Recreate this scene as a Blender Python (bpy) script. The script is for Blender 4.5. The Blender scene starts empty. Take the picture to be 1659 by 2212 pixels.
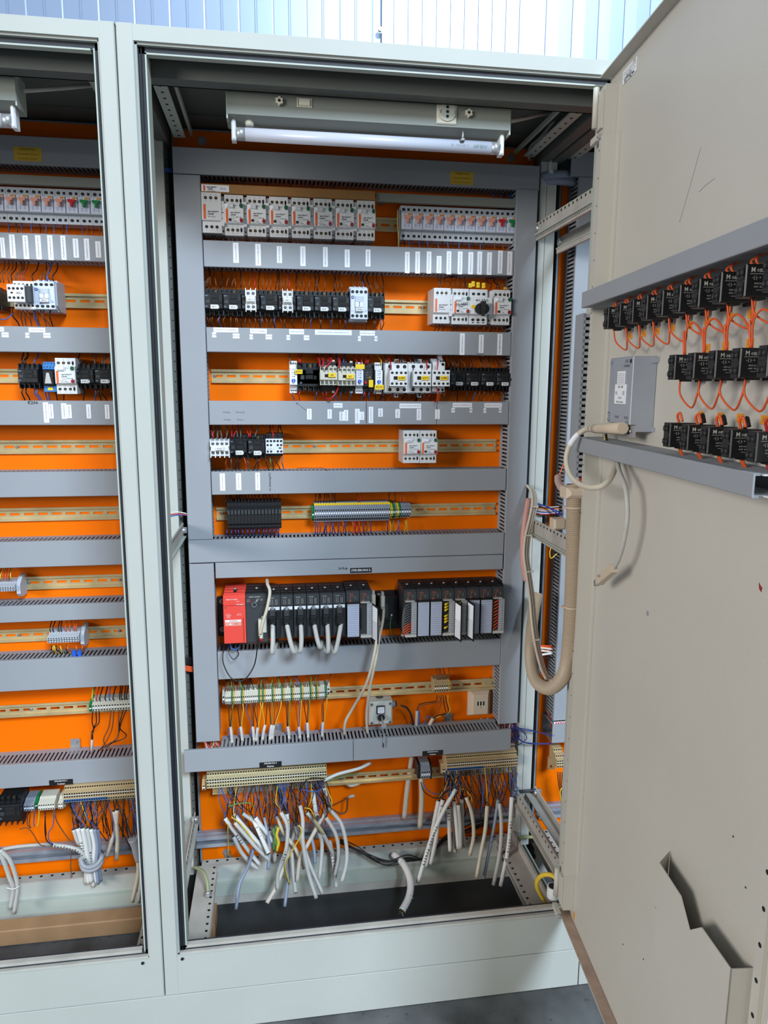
WORLD_S = .25; EXPO = 0.0
LIGHTS = [('skylight', (2.6, -7.2, 6.2), (.5, .4, .9), 2.3, 1.8, 1020, (.68, .84, 1.0)),
          ('left_window_light', (-5.2, -4.2, 2.7), (.8, -.4, 1.1), 2.2, 1.8, 330, (1, .97, .93)),
          ('wall_window_light', (1.1, .15, 4.6), (1.1, 1.25, 2.5), .8, .6, 44, (.80, .94, 1))]
import bpy, math, random
from mathutils import Vector, Matrix
random.seed(7)
SC = bpy.context.scene
COL = SC.collection
W, H = 1659, 2212
CAM = Vector((.2706, -1.4772, 1.4549)); YAW, PITCH, ROLL, FPX = .1494, .1682, .0056, 1558.7
FWD = Vector((math.sin(YAW)*math.cos(PITCH), math.cos(YAW)*math.cos(PITCH), -math.sin(PITCH)))
_r = Vector((math.cos(YAW), -math.sin(YAW), 0)); _u = _r.cross(FWD)
RGT = _r*math.cos(ROLL) + _u*math.sin(ROLL); UPV = _u*math.cos(ROLL) - _r*math.sin(ROLL)
def ray(px, py): return RGT*((px-W/2)/FPX) - UPV*((py-H/2)/FPX) + FWD
def at(px, py, Y):
    d = ray(px, py); return CAM + d*((Y-CAM.y)/d.y)
D = .4885            # front face of the mounting plates
FD = D-.08           # front face of the cable ducts
# door frame of reference: u along the door from the hinge, w out of its inner face
HX, HY, DA = .945, -.005, math.radians(5.5)
DU = Vector((-math.sin(DA), -math.cos(DA), 0)); DN = Vector((-math.cos(DA), math.sin(DA), 0))
DROT = -math.pi/2-DA
def dat(px, py, w):
    o = Vector((HX, HY, 0))+DN*w; d = ray(px, py); t = (o-CAM).dot(DN)/d.dot(DN)
    q = CAM+d*t; return (q-o).dot(DU), q.z
def dpt(u, w, z): return Vector((HX, HY, 0))+DU*u+DN*w+Vector((0, 0, z))

# ---------------------------------------------------------------- materials
def lin(c): return tuple(((v/255)/12.92 if v/255 <= .04045 else ((v/255+.055)/1.055)**2.4) for v in c)
MATS = {}
def mat(name, rgb, rough=.5, metal=0., bump=0., bscale=400., var=0., vscale=3., spec=.5, coat=0.):
    m = bpy.data.materials.new(name); m.use_nodes = True; nt = m.node_tree; b = nt.nodes['Principled BSDF']
    c = lin(rgb)
    b.inputs['Base Color'].default_value = (*c, 1); b.inputs['Roughness'].default_value = rough
    b.inputs['Metallic'].default_value = metal; b.inputs['Specular IOR Level'].default_value = spec
    b.inputs['Coat Weight'].default_value = coat
    if bump or var:
        tc = nt.nodes.new('ShaderNodeTexCoord')
        if bump:
            n = nt.nodes.new('ShaderNodeTexNoise'); n.inputs['Scale'].default_value = bscale; n.inputs['Detail'].default_value = 2
            nt.links.new(tc.outputs['Object'], n.inputs['Vector'])
            bp = nt.nodes.new('ShaderNodeBump'); bp.inputs['Strength'].default_value = bump; bp.inputs['Distance'].default_value = .002
            nt.links.new(n.outputs['Fac'], bp.inputs['Height']); nt.links.new(bp.outputs['Normal'], b.inputs['Normal'])
        if var:
            n = nt.nodes.new('ShaderNodeTexNoise'); n.inputs['Scale'].default_value = vscale; n.inputs['Detail'].default_value = 6
            nt.links.new(tc.outputs['Object'], n.inputs['Vector'])
            r = nt.nodes.new('ShaderNodeValToRGB'); r.color_ramp.elements[0].position = .3; r.color_ramp.elements[1].position = .7
            r.color_ramp.elements[0].color = (*[v*(1-var) for v in c], 1); r.color_ramp.elements[1].color = (*[min(1, v*(1+var)) for v in c], 1)
            nt.links.new(n.outputs['Fac'], r.inputs['Fac']); nt.links.new(r.outputs['Color'], b.inputs['Base Color'])
    MATS[name] = m; return m
mat('orange_plate', (250, 116, 0), .5, bump=.12, bscale=500, var=.03, spec=.12)
mat('duct', (150, 154, 160), .62, bump=.04, bscale=900, var=.03, vscale=6, spec=.35)
mat('duct_in', (105, 106, 108), .6)
mat('frame', (182, 185, 179), .55, bump=.12, bscale=600, var=.04, vscale=4)
mat('frame_in', (176, 184, 174), .5, bump=.08, bscale=500, var=.06, vscale=7)
mat('frame_dirty', (176, 172, 164), .6, bump=.1, bscale=300, var=.12, vscale=18)
mat('dust', (176, 152, 136), .85, bump=.2, bscale=200, var=.15, vscale=25)
mat('door', (198, 194, 184), .5, bump=.15, bscale=700, var=.04, vscale=2.5)
mat('gasket', (44, 47, 54), .6, var=.15, vscale=60)
mat('hole', (14, 14, 15), .8)
mat('black', (26, 27, 29), .42)
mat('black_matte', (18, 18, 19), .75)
mat('charcoal', (54, 57, 60), .5)
mat('white', (226, 228, 230), .45)
mat('paper', (238, 240, 246), .6)
mat('ink', (28, 30, 40), .7)
mat('ink_blue', (46, 70, 150), .6)
mat('pencil', (112, 115, 120), .7)
mat('body_white', (218, 219, 221), .45)
mat('body_blue', (208, 216, 234), .45)
mat('body_grey', (190, 197, 206), .45)
mat('cream', (208, 204, 188), .5)
mat('beige', (200, 188, 150), .5, var=.06, vscale=40)
mat('tan', (192, 168, 128), .5)
mat('term_grey', (142, 148, 160), .45)
mat('term_blue', (30, 102, 178), .4)
mat('yellow', (244, 206, 30), .45)
mat('orange_tag', (236, 150, 24), .5)
mat('orange_logo', (238, 104, 48), .45)
mat('green', (30, 92, 62), .35)
mat('green_bright', (20, 128, 66), .35)
mat('red', (150, 34, 42), .35)
mat('red_bright', (196, 28, 34), .35)
mat('pink', (226, 158, 142), .35)
mat('psu_red', (226, 74, 62), .45, bump=.05, bscale=500)
mat('brown_bar', (156, 112, 62), .6)
mat('brass', (150, 122, 76), .45, .7)
mat('steel', (176, 178, 180), .38, .55, var=.1, vscale=40)
mat('galv', (158, 164, 174), .45, .3, var=.16, vscale=30)
mat('galv_box', (168, 174, 184), .5, .3, bump=.12, bscale=300, var=.08, vscale=12)
mat('rail', (208, 186, 140), .34, .35, var=.18, vscale=18)
mat('blue_dial', (34, 92, 200), .35)
mat('clear_blue', (60, 130, 200), .3)
mat('wire_brown', (120, 72, 44), .45)
mat('wire_black', (26, 26, 28), .4)
mat('wire_grey', (96, 98, 102), .45)
mat('wire_blue', (50, 94, 168), .4)
mat('wire_darkblue', (34, 48, 120), .4)
mat('wire_red', (190, 40, 44), .4)
mat('wire_orange', (224, 92, 40), .45)
mat('wire_yellow', (222, 188, 60), .45)
mat('earth_green', (70, 124, 88), .5)
mat('earth_yellow', (204, 170, 96), .5)
mat('wire_green', (92, 142, 72), .45)
mat('wire_white', (214, 212, 206), .45)
mat('wire_violet', (120, 96, 150), .45)
mat('frame_shaded', (92, 96, 92), .6, var=.06, vscale=7)  # frame paint darkened so its colour carries the shade inside the cabinet
mat('cable_white', (216, 215, 211), .5)
mat('cable_grey', (188, 186, 180), .5, var=.06, vscale=30)
mat('cable_cream', (204, 194, 176), .5, var=.06, vscale=30)
mat('cable_blue', (138, 148, 168), .5)
mat('cable_pink', (198, 170, 164), .5)
mat('dust_green', (150, 158, 118), .7)
mat('paper_shaded', (176, 184, 202), .6)  # white paper of the closed module covers, with shade mixed into its colour
mat('hose', (178, 160, 138), .5, bump=.05, bscale=200)
mat('spiral_pink', (206, 150, 142), .5)
mat('tube_white', (196, 200, 214), .28)
mat('lamp_box', (126, 130, 122), .5, bump=.05, bscale=500)
mat('socket_cream', (208, 190, 168), .45)
mat('switch_grey', (196, 198, 190), .45)
mat('wood', (160, 124, 88), .7, bump=.2, bscale=60, var=.2, vscale=9)
mat('dark_steel', (40, 42, 45), .42, .0, var=.5, vscale=6)
mat('tape_grey', (150, 154, 162), .4)
mat('warn_yellow', (204, 170, 50), .5)
def metal_wall():
    m = bpy.data.materials.new('wall_sheet'); m.use_nodes = True; b = m.node_tree.nodes['Principled BSDF']
    b.inputs['Base Color'].default_value = (*lin((134, 149, 175)), 1); b.inputs['Roughness'].default_value = .32; b.inputs['Metallic'].default_value = .15
    MATS['wall_sheet'] = m
metal_wall()
def concrete():
    m = bpy.data.materials.new('concrete'); m.use_nodes = True; nt = m.node_tree; b = nt.nodes['Principled BSDF']
    tc = nt.nodes.new('ShaderNodeTexCoord'); n = nt.nodes.new('ShaderNodeTexNoise'); n.inputs['Scale'].default_value = 7; n.inputs['Detail'].default_value = 8
    nt.links.new(tc.outputs['Object'], n.inputs['Vector'])
    r = nt.nodes.new('ShaderNodeValToRGB'); e = r.color_ramp.elements
    e[0].position = .32; e[0].color = (*lin((50, 50, 49)), 1); e[1].position = .68; e[1].color = (*lin((98, 100, 102)), 1)
    v = nt.nodes.new('ShaderNodeTexVoronoi'); v.inputs['Scale'].default_value = 38; nt.links.new(tc.outputs['Object'], v.inputs['Vector'])
    r2 = nt.nodes.new('ShaderNodeValToRGB'); r2.color_ramp.elements[0].position = .06; r2.color_ramp.elements[0].color = (.12, .12, .12, 1); r2.color_ramp.elements[1].position = .16; r2.color_ramp.elements[1].color = (1, 1, 1, 1)
    mx = nt.nodes.new('ShaderNodeMixRGB'); mx.blend_type = 'MULTIPLY'; mx.inputs[0].default_value = .6
    nt.links.new(n.outputs['Fac'], r.inputs['Fac']); nt.links.new(v.outputs['Distance'], r2.inputs['Fac'])
    nt.links.new(r.outputs['Color'], mx.inputs[1]); nt.links.new(r2.outputs['Color'], mx.inputs[2]); nt.links.new(mx.outputs['Color'], b.inputs['Base Color'])
    b.inputs['Roughness'].default_value = .45
    bp = nt.nodes.new('ShaderNodeBump'); bp.inputs['Strength'].default_value = .25; bp.inputs['Distance'].default_value = .003
    nt.links.new(n.outputs['Fac'], bp.inputs['Height']); nt.links.new(bp.outputs['Normal'], b.inputs['Normal'])
    MATS['concrete'] = m
concrete()

# ---------------------------------------------------------------- mesh builder
_txt = {}
def text_geo(s, bold=False):
    k = (s, bold)
    if k not in _txt:
        c = bpy.data.curves.new('t', 'FONT'); c.body = s; c.size = 1; c.resolution_u = 1; c.align_x = 'CENTER'; c.align_y = 'CENTER'
        if bold: c.offset = .02
        o = bpy.data.objects.new('t', c); COL.objects.link(o)
        dg = bpy.context.evaluated_depsgraph_get(); me = bpy.data.meshes.new_from_object(o.evaluated_get(dg))
        _txt[k] = ([v.co.copy() for v in me.vertices], [tuple(p.vertices) for p in me.polygons])
        bpy.data.objects.remove(o); bpy.data.curves.remove(c); bpy.data.meshes.remove(me)
    return _txt[k]
def spline(pts, n=5):
    P = [Vector(p) for p in pts]
    if len(P) < 3: return P
    P = [P[0]*2-P[1]]+P+[P[-1]*2-P[-2]]; out = []
    for i in range(1, len(P)-2):
        a, b, c, d = P[i-1:i+3]
        for k in range(n):
            t = k/n; out.append(.5*((2*b)+(c-a)*t+(2*a-5*b+4*c-d)*t*t+(3*b-a-3*c+d)*t**3))
    out.append(P[-2]); return out
class MB:
    def __init__(s): s.v = []; s.f = []; s.m = []; s.ms = []; s.sm = []
    def mi(s, m):
        if m not in s.ms: s.ms.append(m)
        return s.ms.index(m)
    def add(s, vs, fs, m, smooth=False):
        o = len(s.v); s.v += [tuple(v) for v in vs]; k = s.mi(m)
        for f in fs: s.f.append(tuple(i+o for i in f)); s.m.append(k); s.sm.append(smooth)
        return s
    def box(s, x0, x1, y0, y1, z0, z1, m):
        if x0 > x1: x0, x1 = x1, x0
        if y0 > y1: y0, y1 = y1, y0
        if z0 > z1: z0, z1 = z1, z0
        return s.add([(x0,y0,z0),(x1,y0,z0),(x1,y1,z0),(x0,y1,z0),(x0,y0,z1),(x1,y0,z1),(x1,y1,z1),(x0,y1,z1)],
              [(0,3,2,1),(4,5,6,7),(0,1,5,4),(1,2,6,5),(2,3,7,6),(3,0,4,7)], m)
    def cbox(s, x0, x1, y0, y1, z0, z1, m, c=.001):
        # box whose front (low y) edges are chamfered
        if x0 > x1: x0, x1 = x1, x0
        if y0 > y1: y0, y1 = y1, y0
        if z0 > z1: z0, z1 = z1, z0
        v = [(x0,y1,z0),(x1,y1,z0),(x1,y1,z1),(x0,y1,z1),(x0,y0+c,z0),(x1,y0+c,z0),(x1,y0+c,z1),(x0,y0+c,z1),
             (x0+c,y0,z0+c),(x1-c,y0,z0+c),(x1-c,y0,z1-c),(x0+c,y0,z1-c)]
        f = [(0,3,2,1)]+[(i,(i+1)%4,(i+1)%4+4,i+4) for i in range(4)]+[(i+4,(i+1)%4+4,(i+1)%4+8,i+8) for i in range(4)]+[(8,9,10,11)]
        return s.add(v, f, m)
    def prof(s, yz, x0, x1, m):
        # closed profile in (y,z), extruded along x
        n = len(yz); v = [(x0, a, b) for a, b in yz]+[(x1, a, b) for a, b in yz]
        return s.add(v, [tuple(range(n)), tuple(range(2*n-1, n-1, -1))]+[(i, i+n, (i+1) % n+n, (i+1) % n) for i in range(n)], m)
    def prxz(s, xz, y0, y1, m):
        n = len(xz); v = [(a, y0, b) for a, b in xz]+[(a, y1, b) for a, b in xz]
        return s.add(v, [tuple(range(n)), tuple(range(2*n-1, n-1, -1))]+[(i, i+n, (i+1) % n+n, (i+1) % n) for i in range(n)], m)
    def prxy(s, xy, z0, z1, m):
        n = len(xy); v = [(a, b, z0) for a, b in xy]+[(a, b, z1) for a, b in xy]
        return s.add(v, [tuple(range(n)), tuple(range(2*n-1, n-1, -1))]+[(i, i+n, (i+1) % n+n, (i+1) % n) for i in range(n)], m)
    def cyl(s, c, ax, r, l, m, n=12, r2=None):
        c = Vector(c); ax = Vector(ax).normalized(); r2 = r if r2 is None else r2
        a = ax.orthogonal().normalized(); b = ax.cross(a); v = []
        for k, rr in ((0, r), (l, r2)):
            for i in range(n):
                t = 2*math.pi*i/n; v.append(c+ax*k+(a*math.cos(t)+b*math.sin(t))*rr)
        o = len(s.v); s.add(v, [(i, (i+1) % n, (i+1) % n+n, i+n) for i in range(n)], m, True)
        k = s.mi(m)
        for f in (tuple(range(n-1, -1, -1)), tuple(range(n, 2*n))): s.f.append(tuple(i+o for i in f)); s.m.append(k); s.sm.append(False)
        return s
    def screw(s, x, y, z, r, m='steel', slot=True):
        s.cyl((x, y, z), (0, -1, 0), r, r*.5, m, 12)
        if slot: s.box(x-r*.8, x+r*.8, y-r*.53, y-r*.3, z-r*.14, z+r*.14, 'hole')
        return s
    def hole(s, x, y, z, r, inner=None, n=10):
        s.cyl((x, y+.0003, z), (0, -1, 0), r, .0007, 'hole', n)
        if inner: s.cyl((x, y-.0003, z), (0, -1, 0), r*.42, .0006, inner, 8)
        return s
    def tube(s, pts, r, m, n=6, smooth=4, r2=None, cap=None):
        P = spline(pts, smooth) if smooth and len(pts) > 2 else [Vector(p) for p in pts]
        v = []; N = len(P); prev = None
        for i, p in enumerate(P):
            t = (P[min(i+1, N-1)]-P[max(i-1, 0)]); t = t.normalized() if t.length > 1e-9 else Vector((0, 0, -1))
            a = t.orthogonal().normalized() if prev is None else (prev-t*prev.dot(t)).normalized()
            prev = a; b = t.cross(a); rr = r if r2 is None else r+(r2-r)*i/(N-1)
            for k in range(n):
                w = 2*math.pi*k/n; v.append(p+(a*math.cos(w)+b*math.sin(w))*rr)
        f = [(i*n+k, i*n+(k+1) % n, (i+1)*n+(k+1) % n, (i+1)*n+k) for i in range(N-1) for k in range(n)]
        o = len(s.v); s.add(v, f, m, True); k = s.mi(cap or m)
        for ff in (tuple(range(n-1, -1, -1)), tuple(range((N-1)*n, N*n))): s.f.append(tuple(i+o for i in ff)); s.m.append(k); s.sm.append(False)
        return s
    def text(s, t, x, y, z, size, m='ink', rot=0, bold=False, sx=1.):
        V, F = text_geo(t, bold); c, q = math.cos(rot), math.sin(rot)
        return s.add([(x+(v.x*sx*c-v.y*q)*size, y, z+(v.x*sx*q+v.y*c)*size) for v in V], F, m)
    def mesh(s, name):
        me = bpy.data.meshes.new(name); me.from_pydata(s.v, [], s.f)
        for m in s.ms: me.materials.append(MATS[m])
        me.polygons.foreach_set('material_index', s.m); me.polygons.foreach_set('use_smooth', s.sm); me.update()
        return me
LABELS = {}
def tag(o, label, cat=None, group=None, kind=None):
    if label: o['label'] = label
    if cat: o['category'] = cat
    if group: o['group'] = group
    if kind: o['kind'] = kind
    if cat and label: LABELS.setdefault(label, []).append(o.name)
    return o
def obj(name, mb, parent=None, loc=None, rotz=0, label=None, cat=None, group=None, kind=None):
    me = mb.mesh(name) if isinstance(mb, MB) else mb
    o = bpy.data.objects.new(name, me); COL.objects.link(o)
    if parent is not None: o.parent = parent
    if loc is not None: o.location = loc
    if rotz: o.rotation_euler = (0, 0, rotz)
    return tag(o, label, cat, group, kind)
def thing(name, label, cat, loc=(0, 0, 0), rotz=0, group=None, scale=None):
    o = bpy.data.objects.new(name, None); COL.objects.link(o); o.location = loc; o.rotation_euler = (0, 0, rotz); o.empty_display_size = .05
    if scale: o.scale = scale
    return tag(o, label, cat, group)
def ctr(pts):
    n = len(pts); return Vector((sum(p[0] for p in pts)/n, sum(p[1] for p in pts)/n, sum(p[2] for p in pts)/n))
def strand(name, pts, r, m, label, cat, group=None, n=6, smooth=4, r2=None, cap=None, parent=None):
    # a wire or cable: its own object with its origin at its top end
    c = Vector(pts[0]); mb = MB().tube([Vector(p)-c for p in pts], r, m, n, smooth, r2, cap)
    return obj(name, mb, parent, c, 0, label, cat, group)
ORD = ['first','second','third','fourth','fifth','sixth','seventh','eighth','ninth','tenth','eleventh','twelfth','thirteenth','fourteenth','fifteenth','sixteenth','seventeenth','eighteenth','nineteenth']
TENS = {20: 'twent', 30: 'thirt', 40: 'fort', 50: 'fift'}
def ordn(i):
    # i from 0
    n = i+1
    if n < 20: return ORD[n-1]
    t = n//10*10; return TENS[t]+('ieth' if n == t else 'y-'+ORD[n-t-1])
def leftmost(i, n, what):
    if n == 1: return 'only '+what
    return 'leftmost' if i == 0 else 'rightmost' if i == n-1 else ordn(i)+' from left'
class Proto:
    # parts: list of (name, MB, label, [(subname, MB, label)])
    def __init__(s, w, h, d, parts):
        s.w, s.h, s.d = w, h, d
        s.parts = [(p[0], p[1].mesh(p[0]), p[2] if len(p) > 2 else None, [(q[0], q[1].mesh(q[0]), q[2] if len(q) > 2 else None) for q in (p[3] if len(p) > 3 else [])]) for p in parts]
    def put(s, name, label, cat, loc, group=None, scale=None, rotz=0, extra=()):
        if len(s.parts) == 1 and not s.parts[0][3] and not extra:
            o = obj(name, s.parts[0][1], None, loc, rotz, label, cat, group)
            if scale: o.scale = scale
            return o
        t = thing(name, label, cat, loc, rotz, group, scale)
        for n, me, l, subs in s.parts:
            p = obj(n, me, t, label=l)
            for n2, me2, l2 in subs: obj(n2, me2, p, label=l2)
        for n, mb, l in extra: obj(n, mb, t, label=l)
        return t
    def fit(s, px0, px1, pt, pb, base=D-.0075, **k):
        # place by the corners its front face has in the photo, at its true depth
        a = at(px0, (pt+pb)/2, base-s.d); b = at(px1, (pt+pb)/2, base-s.d); xm = (px0+px1)/2
        zt = at(xm, pt, base-s.d).z; zb = at(xm, pb, base-s.d).z
        return s.put(loc=((a.x+b.x)/2, base, (zt+zb)/2), scale=((b.x-a.x)/s.w, 1, (zt-zb)/s.h), **k)
def row_x(px0, px1, n, py, Y):
    a = at(px0, py, Y).x; b = at(px1, py, Y).x; p = (b-a)/n
    return [a+p*(i+.5) for i in range(n)], p
# ---------------------------------------------------------------- helpers for absolute geometry under a root
def part(name, mb, root, label=None):
    o = obj(name, mb, root, label=label); o.location = -root.location; return o
def perf(mb, x0, x1, y0, y1, z0, z1, m, axis, face, step=.025, r=.004, inset=.5):
    # perforated bar: box plus a row of round or oblong openings on one face; axis = running direction
    mb.box(x0, x1, y0, y1, z0, z1, m)
    a0, a1 = {'x': (x0, x1), 'y': (y0, y1), 'z': (z0, z1)}[axis]
    n = int((a1-a0)/step)
    for i in range(n):
        a = a0+(i+.5)*(a1-a0)/n
        c = [(x0+x1)/2, (y0+y1)/2, (z0+z1)/2]; c['xyz'.index(axis)] = a
        d = {'-y': (0,-1,0), '+x': (1,0,0), '-x': (-1,0,0), '-z': (0,0,-1), '+z': (0,0,1)}[face]
        k = {'-y': (1, y0), '+x': (0, x1), '-x': (0, x0), '-z': (2, z0), '+z': (2, z1)}[face]; c[k[0]] = k[1]
        w = [i for i in range(3) if i != k[0] and i != 'xyz'.index(axis)][0]
        ext = ((x0, x1), (y0, y1), (z0, z1))[w]; c[w] = ext[0]+(ext[1]-ext[0])*inset
        mb.cyl(Vector(c)-Vector(d)*.001, d, r, .0014, 'hole', 8)
PZ, TZ, ZB, ZT = .1025, 2.1025, .202, 2.0737
CABS = []
def cabinet(x0, x1, xo1, xo2, label, rails, holes=True):
    root = thing('electrical_cabinet', label, 'electrical cabinet', ((x0+x1)/2, 0, PZ)); CABS.append(root)
    f = MB()
    a, b = x0+.0012, x1-.0012
    f.cbox(a, xo1, 0, .022, PZ+.001, TZ, 'frame', .002); f.cbox(xo2, b, 0, .022, PZ+.001, TZ, 'frame', .002)
    f.box(xo1-.003, xo2+.003, .0005, .022, ZT, TZ-.002, 'frame'); f.box(xo1-.003, xo2+.003, .0005, .022, PZ+.003, ZB, 'frame')
    # folded inner return around the opening
    f.box(xo1, xo1+.004, .006, .05, ZB, ZT, 'frame'); f.box(xo2-.0025, xo2, .006, .05, ZB, ZT, 'frame')
    f.box(xo1, xo2, .006, .05, ZT-.004, ZT, 'frame'); f.box(xo1, xo2, .006, .03, ZB, ZB+.003, 'frame_dirty')
    for sx in (xo1+.012, xo2-.012):
        for zz in (ZB+.012,): f.cyl((sx-.002, .0045, zz-.020), (0, -1, 0), .0035, .006, 'hole', 10)
    part('front_frame', f, root)
    l = MB(); q = .0165
    l.box(xo1+q, xo1+q+.003, .010, .055, ZB+.012, ZT-.014, 'frame_in'); l.box(xo2-.0115, xo2-.009, .010, .055, ZB+.012, ZT-.014, 'frame_in')
    l.box(xo1+q, xo2-q, .010, .026, ZT-.018, ZT-.015, 'frame_in'); l.box(xo1+q, xo2-q, .010, .022, ZB+.010, ZB+.017, 'frame_dirty')
    part('door_stop_lip', l, root)
    g = MB()
    g.box(xo1+.004, xo1+q, .014, .03, ZB+.003, ZT-.004, 'gasket'); g.box(xo2-.009, xo2-.0025, .014, .03, ZB+.003, ZT-.004, 'gasket')
    g.box(xo1+.004, xo2-.004, .014, .03, ZT-.016, ZT-.004, 'gasket'); g.box(xo1+.004, xo2-.004, .014, .03, ZB+.003, ZB+.014, 'gasket')
    for k in (.004, .009): g.box(xo1+k, xo1+k+.002, .0125, .016, ZB+.003, ZT-.004, 'black_matte')
    part('rubber_gasket', g, root, 'black rubber gasket')
    r = MB(); r.box(a, b, .002, .62, TZ-.006, TZ-.001, 'frame'); r.box(a, b, .012, .62, TZ-.01, TZ-.006, 'frame_shaded')
    r.box(x0+.03, x1-.03, .06, .066, 2.036, 2.092, 'frame_shaded'); r.box(x0+.03, x1-.03, .066, .098, 2.036, 2.040, 'frame_shaded'); r.box(x0+.03, x1-.03, .094, .098, 2.036, 2.046, 'frame_in')
    r.box(x0+.03, x1-.03, .40, .46, 2.088, 2.092, 'frame_shaded'); [r.box(a_, a_+.026, .066, .46, 2.034, 2.074, 'frame_shaded') for a_ in (x0+.004, x1-.030)]; [r.box(a_, a_+.006, .10, .46, 2.060, 2.070, 'frame_in') for a_ in (x0+.080, x1-.086)]
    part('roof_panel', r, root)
    b_ = MB(); b_.box(a, b, .60, .61, PZ, TZ-.01, 'frame_shaded'); part('back_panel', b_, root)
    for xa, xb in ((x0+.045, x0+.072), (x1-.072, x1-.045)):
        s = MB(); perf(s, xa, xb, .07, .42, 2.044, 2.048, 'frame_in', 'y', '-z', .03, .0035); part('roof_strip', s, root)
    # rear uprights
    p = MB(); p.box(x0-.0068, x0+.0185, .42, .46, .10, 2.05, 'frame'); part('upright', p, root)
    p = MB(); p.box(x1-.025, x1-.0082, .42, .46, .10, 2.05, 'frame'); part('upright', p, root)
    p = MB(); perf(p, x0+.019, x0+.0245, .450, .47, .12, 2.04, 'frame_shaded', 'z', '-y', .025, .0018); part('upright_flange', p, root)
    # depth rails
    for side, z0, z1, ya in rails:
        s = MB()
        xa = x0+.028 if side == 'l' else x1-.035; fc = '+x' if side == 'l' else '-x'
        perf(s, xa, xa+.003, ya, .415, z0, z1, 'frame_dirty', 'y', fc, .022, .0035, .8)
        perf(s, xa-.004 if side == 'l' else xa, xa+.003 if side == 'l' else xa+.007, ya, .415, z0-.014, z0, 'frame_dirty', 'y', fc, .009, .0018)
        s.box(xa-.006, xa+.009, ya, .415, z0-.003, z0, 'frame_in'); s.cyl((xa-.006, .40, (z0+z1)/2), (1, 0, 0), .009, .018, 'steel', 6)
        
        if z1 < .4: xe = x0+.002 if side == 'l' else x1-.045; s.box(xe, xe+.038, ya, .415, z0-.002, z0+.001, 'frame_dirty')
        part('depth_rail', s, root)
    # bottom frame
    for xa, xb, ins in ((x0+.030, x0+.085, .85), (x1-.085, x1-.030, .15)):
        s = MB(); perf(s, xa, xb, .03, .42, .119, .125, 'frame_dirty', 'y', '+z', .024, .0038, ins); s.box(xa, xb, .03, .42, .10, .104, 'frame_dirty')
        if xa > x0+.5: s.box(xb-.004, xb, .03, .42, .125, .150, 'frame_dirty')
        part('bottom_flange', s, root)
    s = MB(); perf(s, x0+.04, x1-.04, .420, .45, .118, .122, 'frame_dirty', 'x', '+z', .028, .004, .7)
    s.box(x0+.04, x1-.04, .420, .424, .072, .118, 'frame'); s.box(x0+.04, x1-.04, .410, .424, .068, .072, 'frame_in')
    s.box(x0+.04, x1-.04, .406, .410, .035, .072, 'frame_in'); s.box(x0+.04, x1-.04, .410, .44, .002, .035, 'frame_dirty')
    part('bottom_rear_beam', s, root)
    s = MB(); s.box(x0+.03, x1-.03, .024, .030, .09, .196, 'frame_dirty'); part('bottom_front_beam', s, root)
    return root
cab_mid = cabinet(0, .985, .0315, .9535, 'open grey cabinet in the middle, its orange back plate full of switchgear', [('l', 1.078, 1.112, .09), ('r', 1.078, 1.115, .05), ('r', 1.852, 1.882, .05), ('l', .270, .295, .055), ('r', .262, .296, .06)])
cab_left = cabinet(-.985, 0, -.953, -.0301, 'doorless grey cabinet cut off by the left edge of the photo', [('r', .262, .296, .06)])
cab_right = cabinet(.985, 1.97, 1.0165, 1.912, 'grey cabinet half hidden behind the open door', [('l', .270, .293, .055), ('l', 1.822, 1.848, .055)])
# plinths
for xa, xb, lb in ((-1.0, .9855, 'long grey metal plinth under the left and middle cabinets'), (.9885, 1.97, 'short end of grey plinth visible beside the open door at the floor')):
    p = MB(); p.cbox(xa, xb, .002, .03, .001, PZ-.0016, 'frame', .0008)
    for yy in (.56,): p.box(xa, xb, yy, yy+.03, .001, PZ-.003, 'frame_in')
    for xx in (xa+.002, xb-.006): p.box(xx, xx+.004, .029, .561, .001, PZ-.003, 'frame_in')
    obj('cabinet_plinth', p, label=lb, cat='plinth')
m = MB(); m.cyl((.952, .405, .286), (1, 0, 0), .0045, .075, 'charcoal', 10); m.cyl((.952, .402, .286), (0, -1, 0), .009, .008, 'steel', 6); m.cyl((1.02, .402, .286), (0, -1, 0), .009, .008, 'steel', 6); part('tie_rod', m, cab_mid)
# mounting plates
def plate(x0, x1, label, bolts):
    c = Vector(((x0+x1)/2, D, .08)); t = thing('mounting_plate', label, 'mounting plate', c)
    p = MB(); p.box(x0, x1, D, D+.003, .079, 2.083, 'orange_plate'); p.box(x0-.006, x1+.006, D+.003, D+.018, .085, 2.088, 'galv'); part('plate', p, t, 'orange painted steel plate')
    for bx, bz in bolts:
        b = MB(); b.cyl((bx, D, bz), (0, -1, 0), .011, .002, 'steel', 16); b.cyl((bx, D-.002, bz), (0, -1, 0), .0065, .006, 'steel', 6); part('bolt', b, t, 'steel bolt with washer')
plate(.036, .966, 'orange mounting plate in the middle cabinet behind all its ducts', [(.105, 2.06), (.90, 2.06), (.105, .115), (.905, .13)])
plate(-.953, -.02, 'orange mounting plate in the left cabinet', [(-.085, 2.06)])
plate(1.046, 1.92, 'orange mounting plate seen as a strip in the right cabinet', [(1.13, 2.055)])
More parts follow.
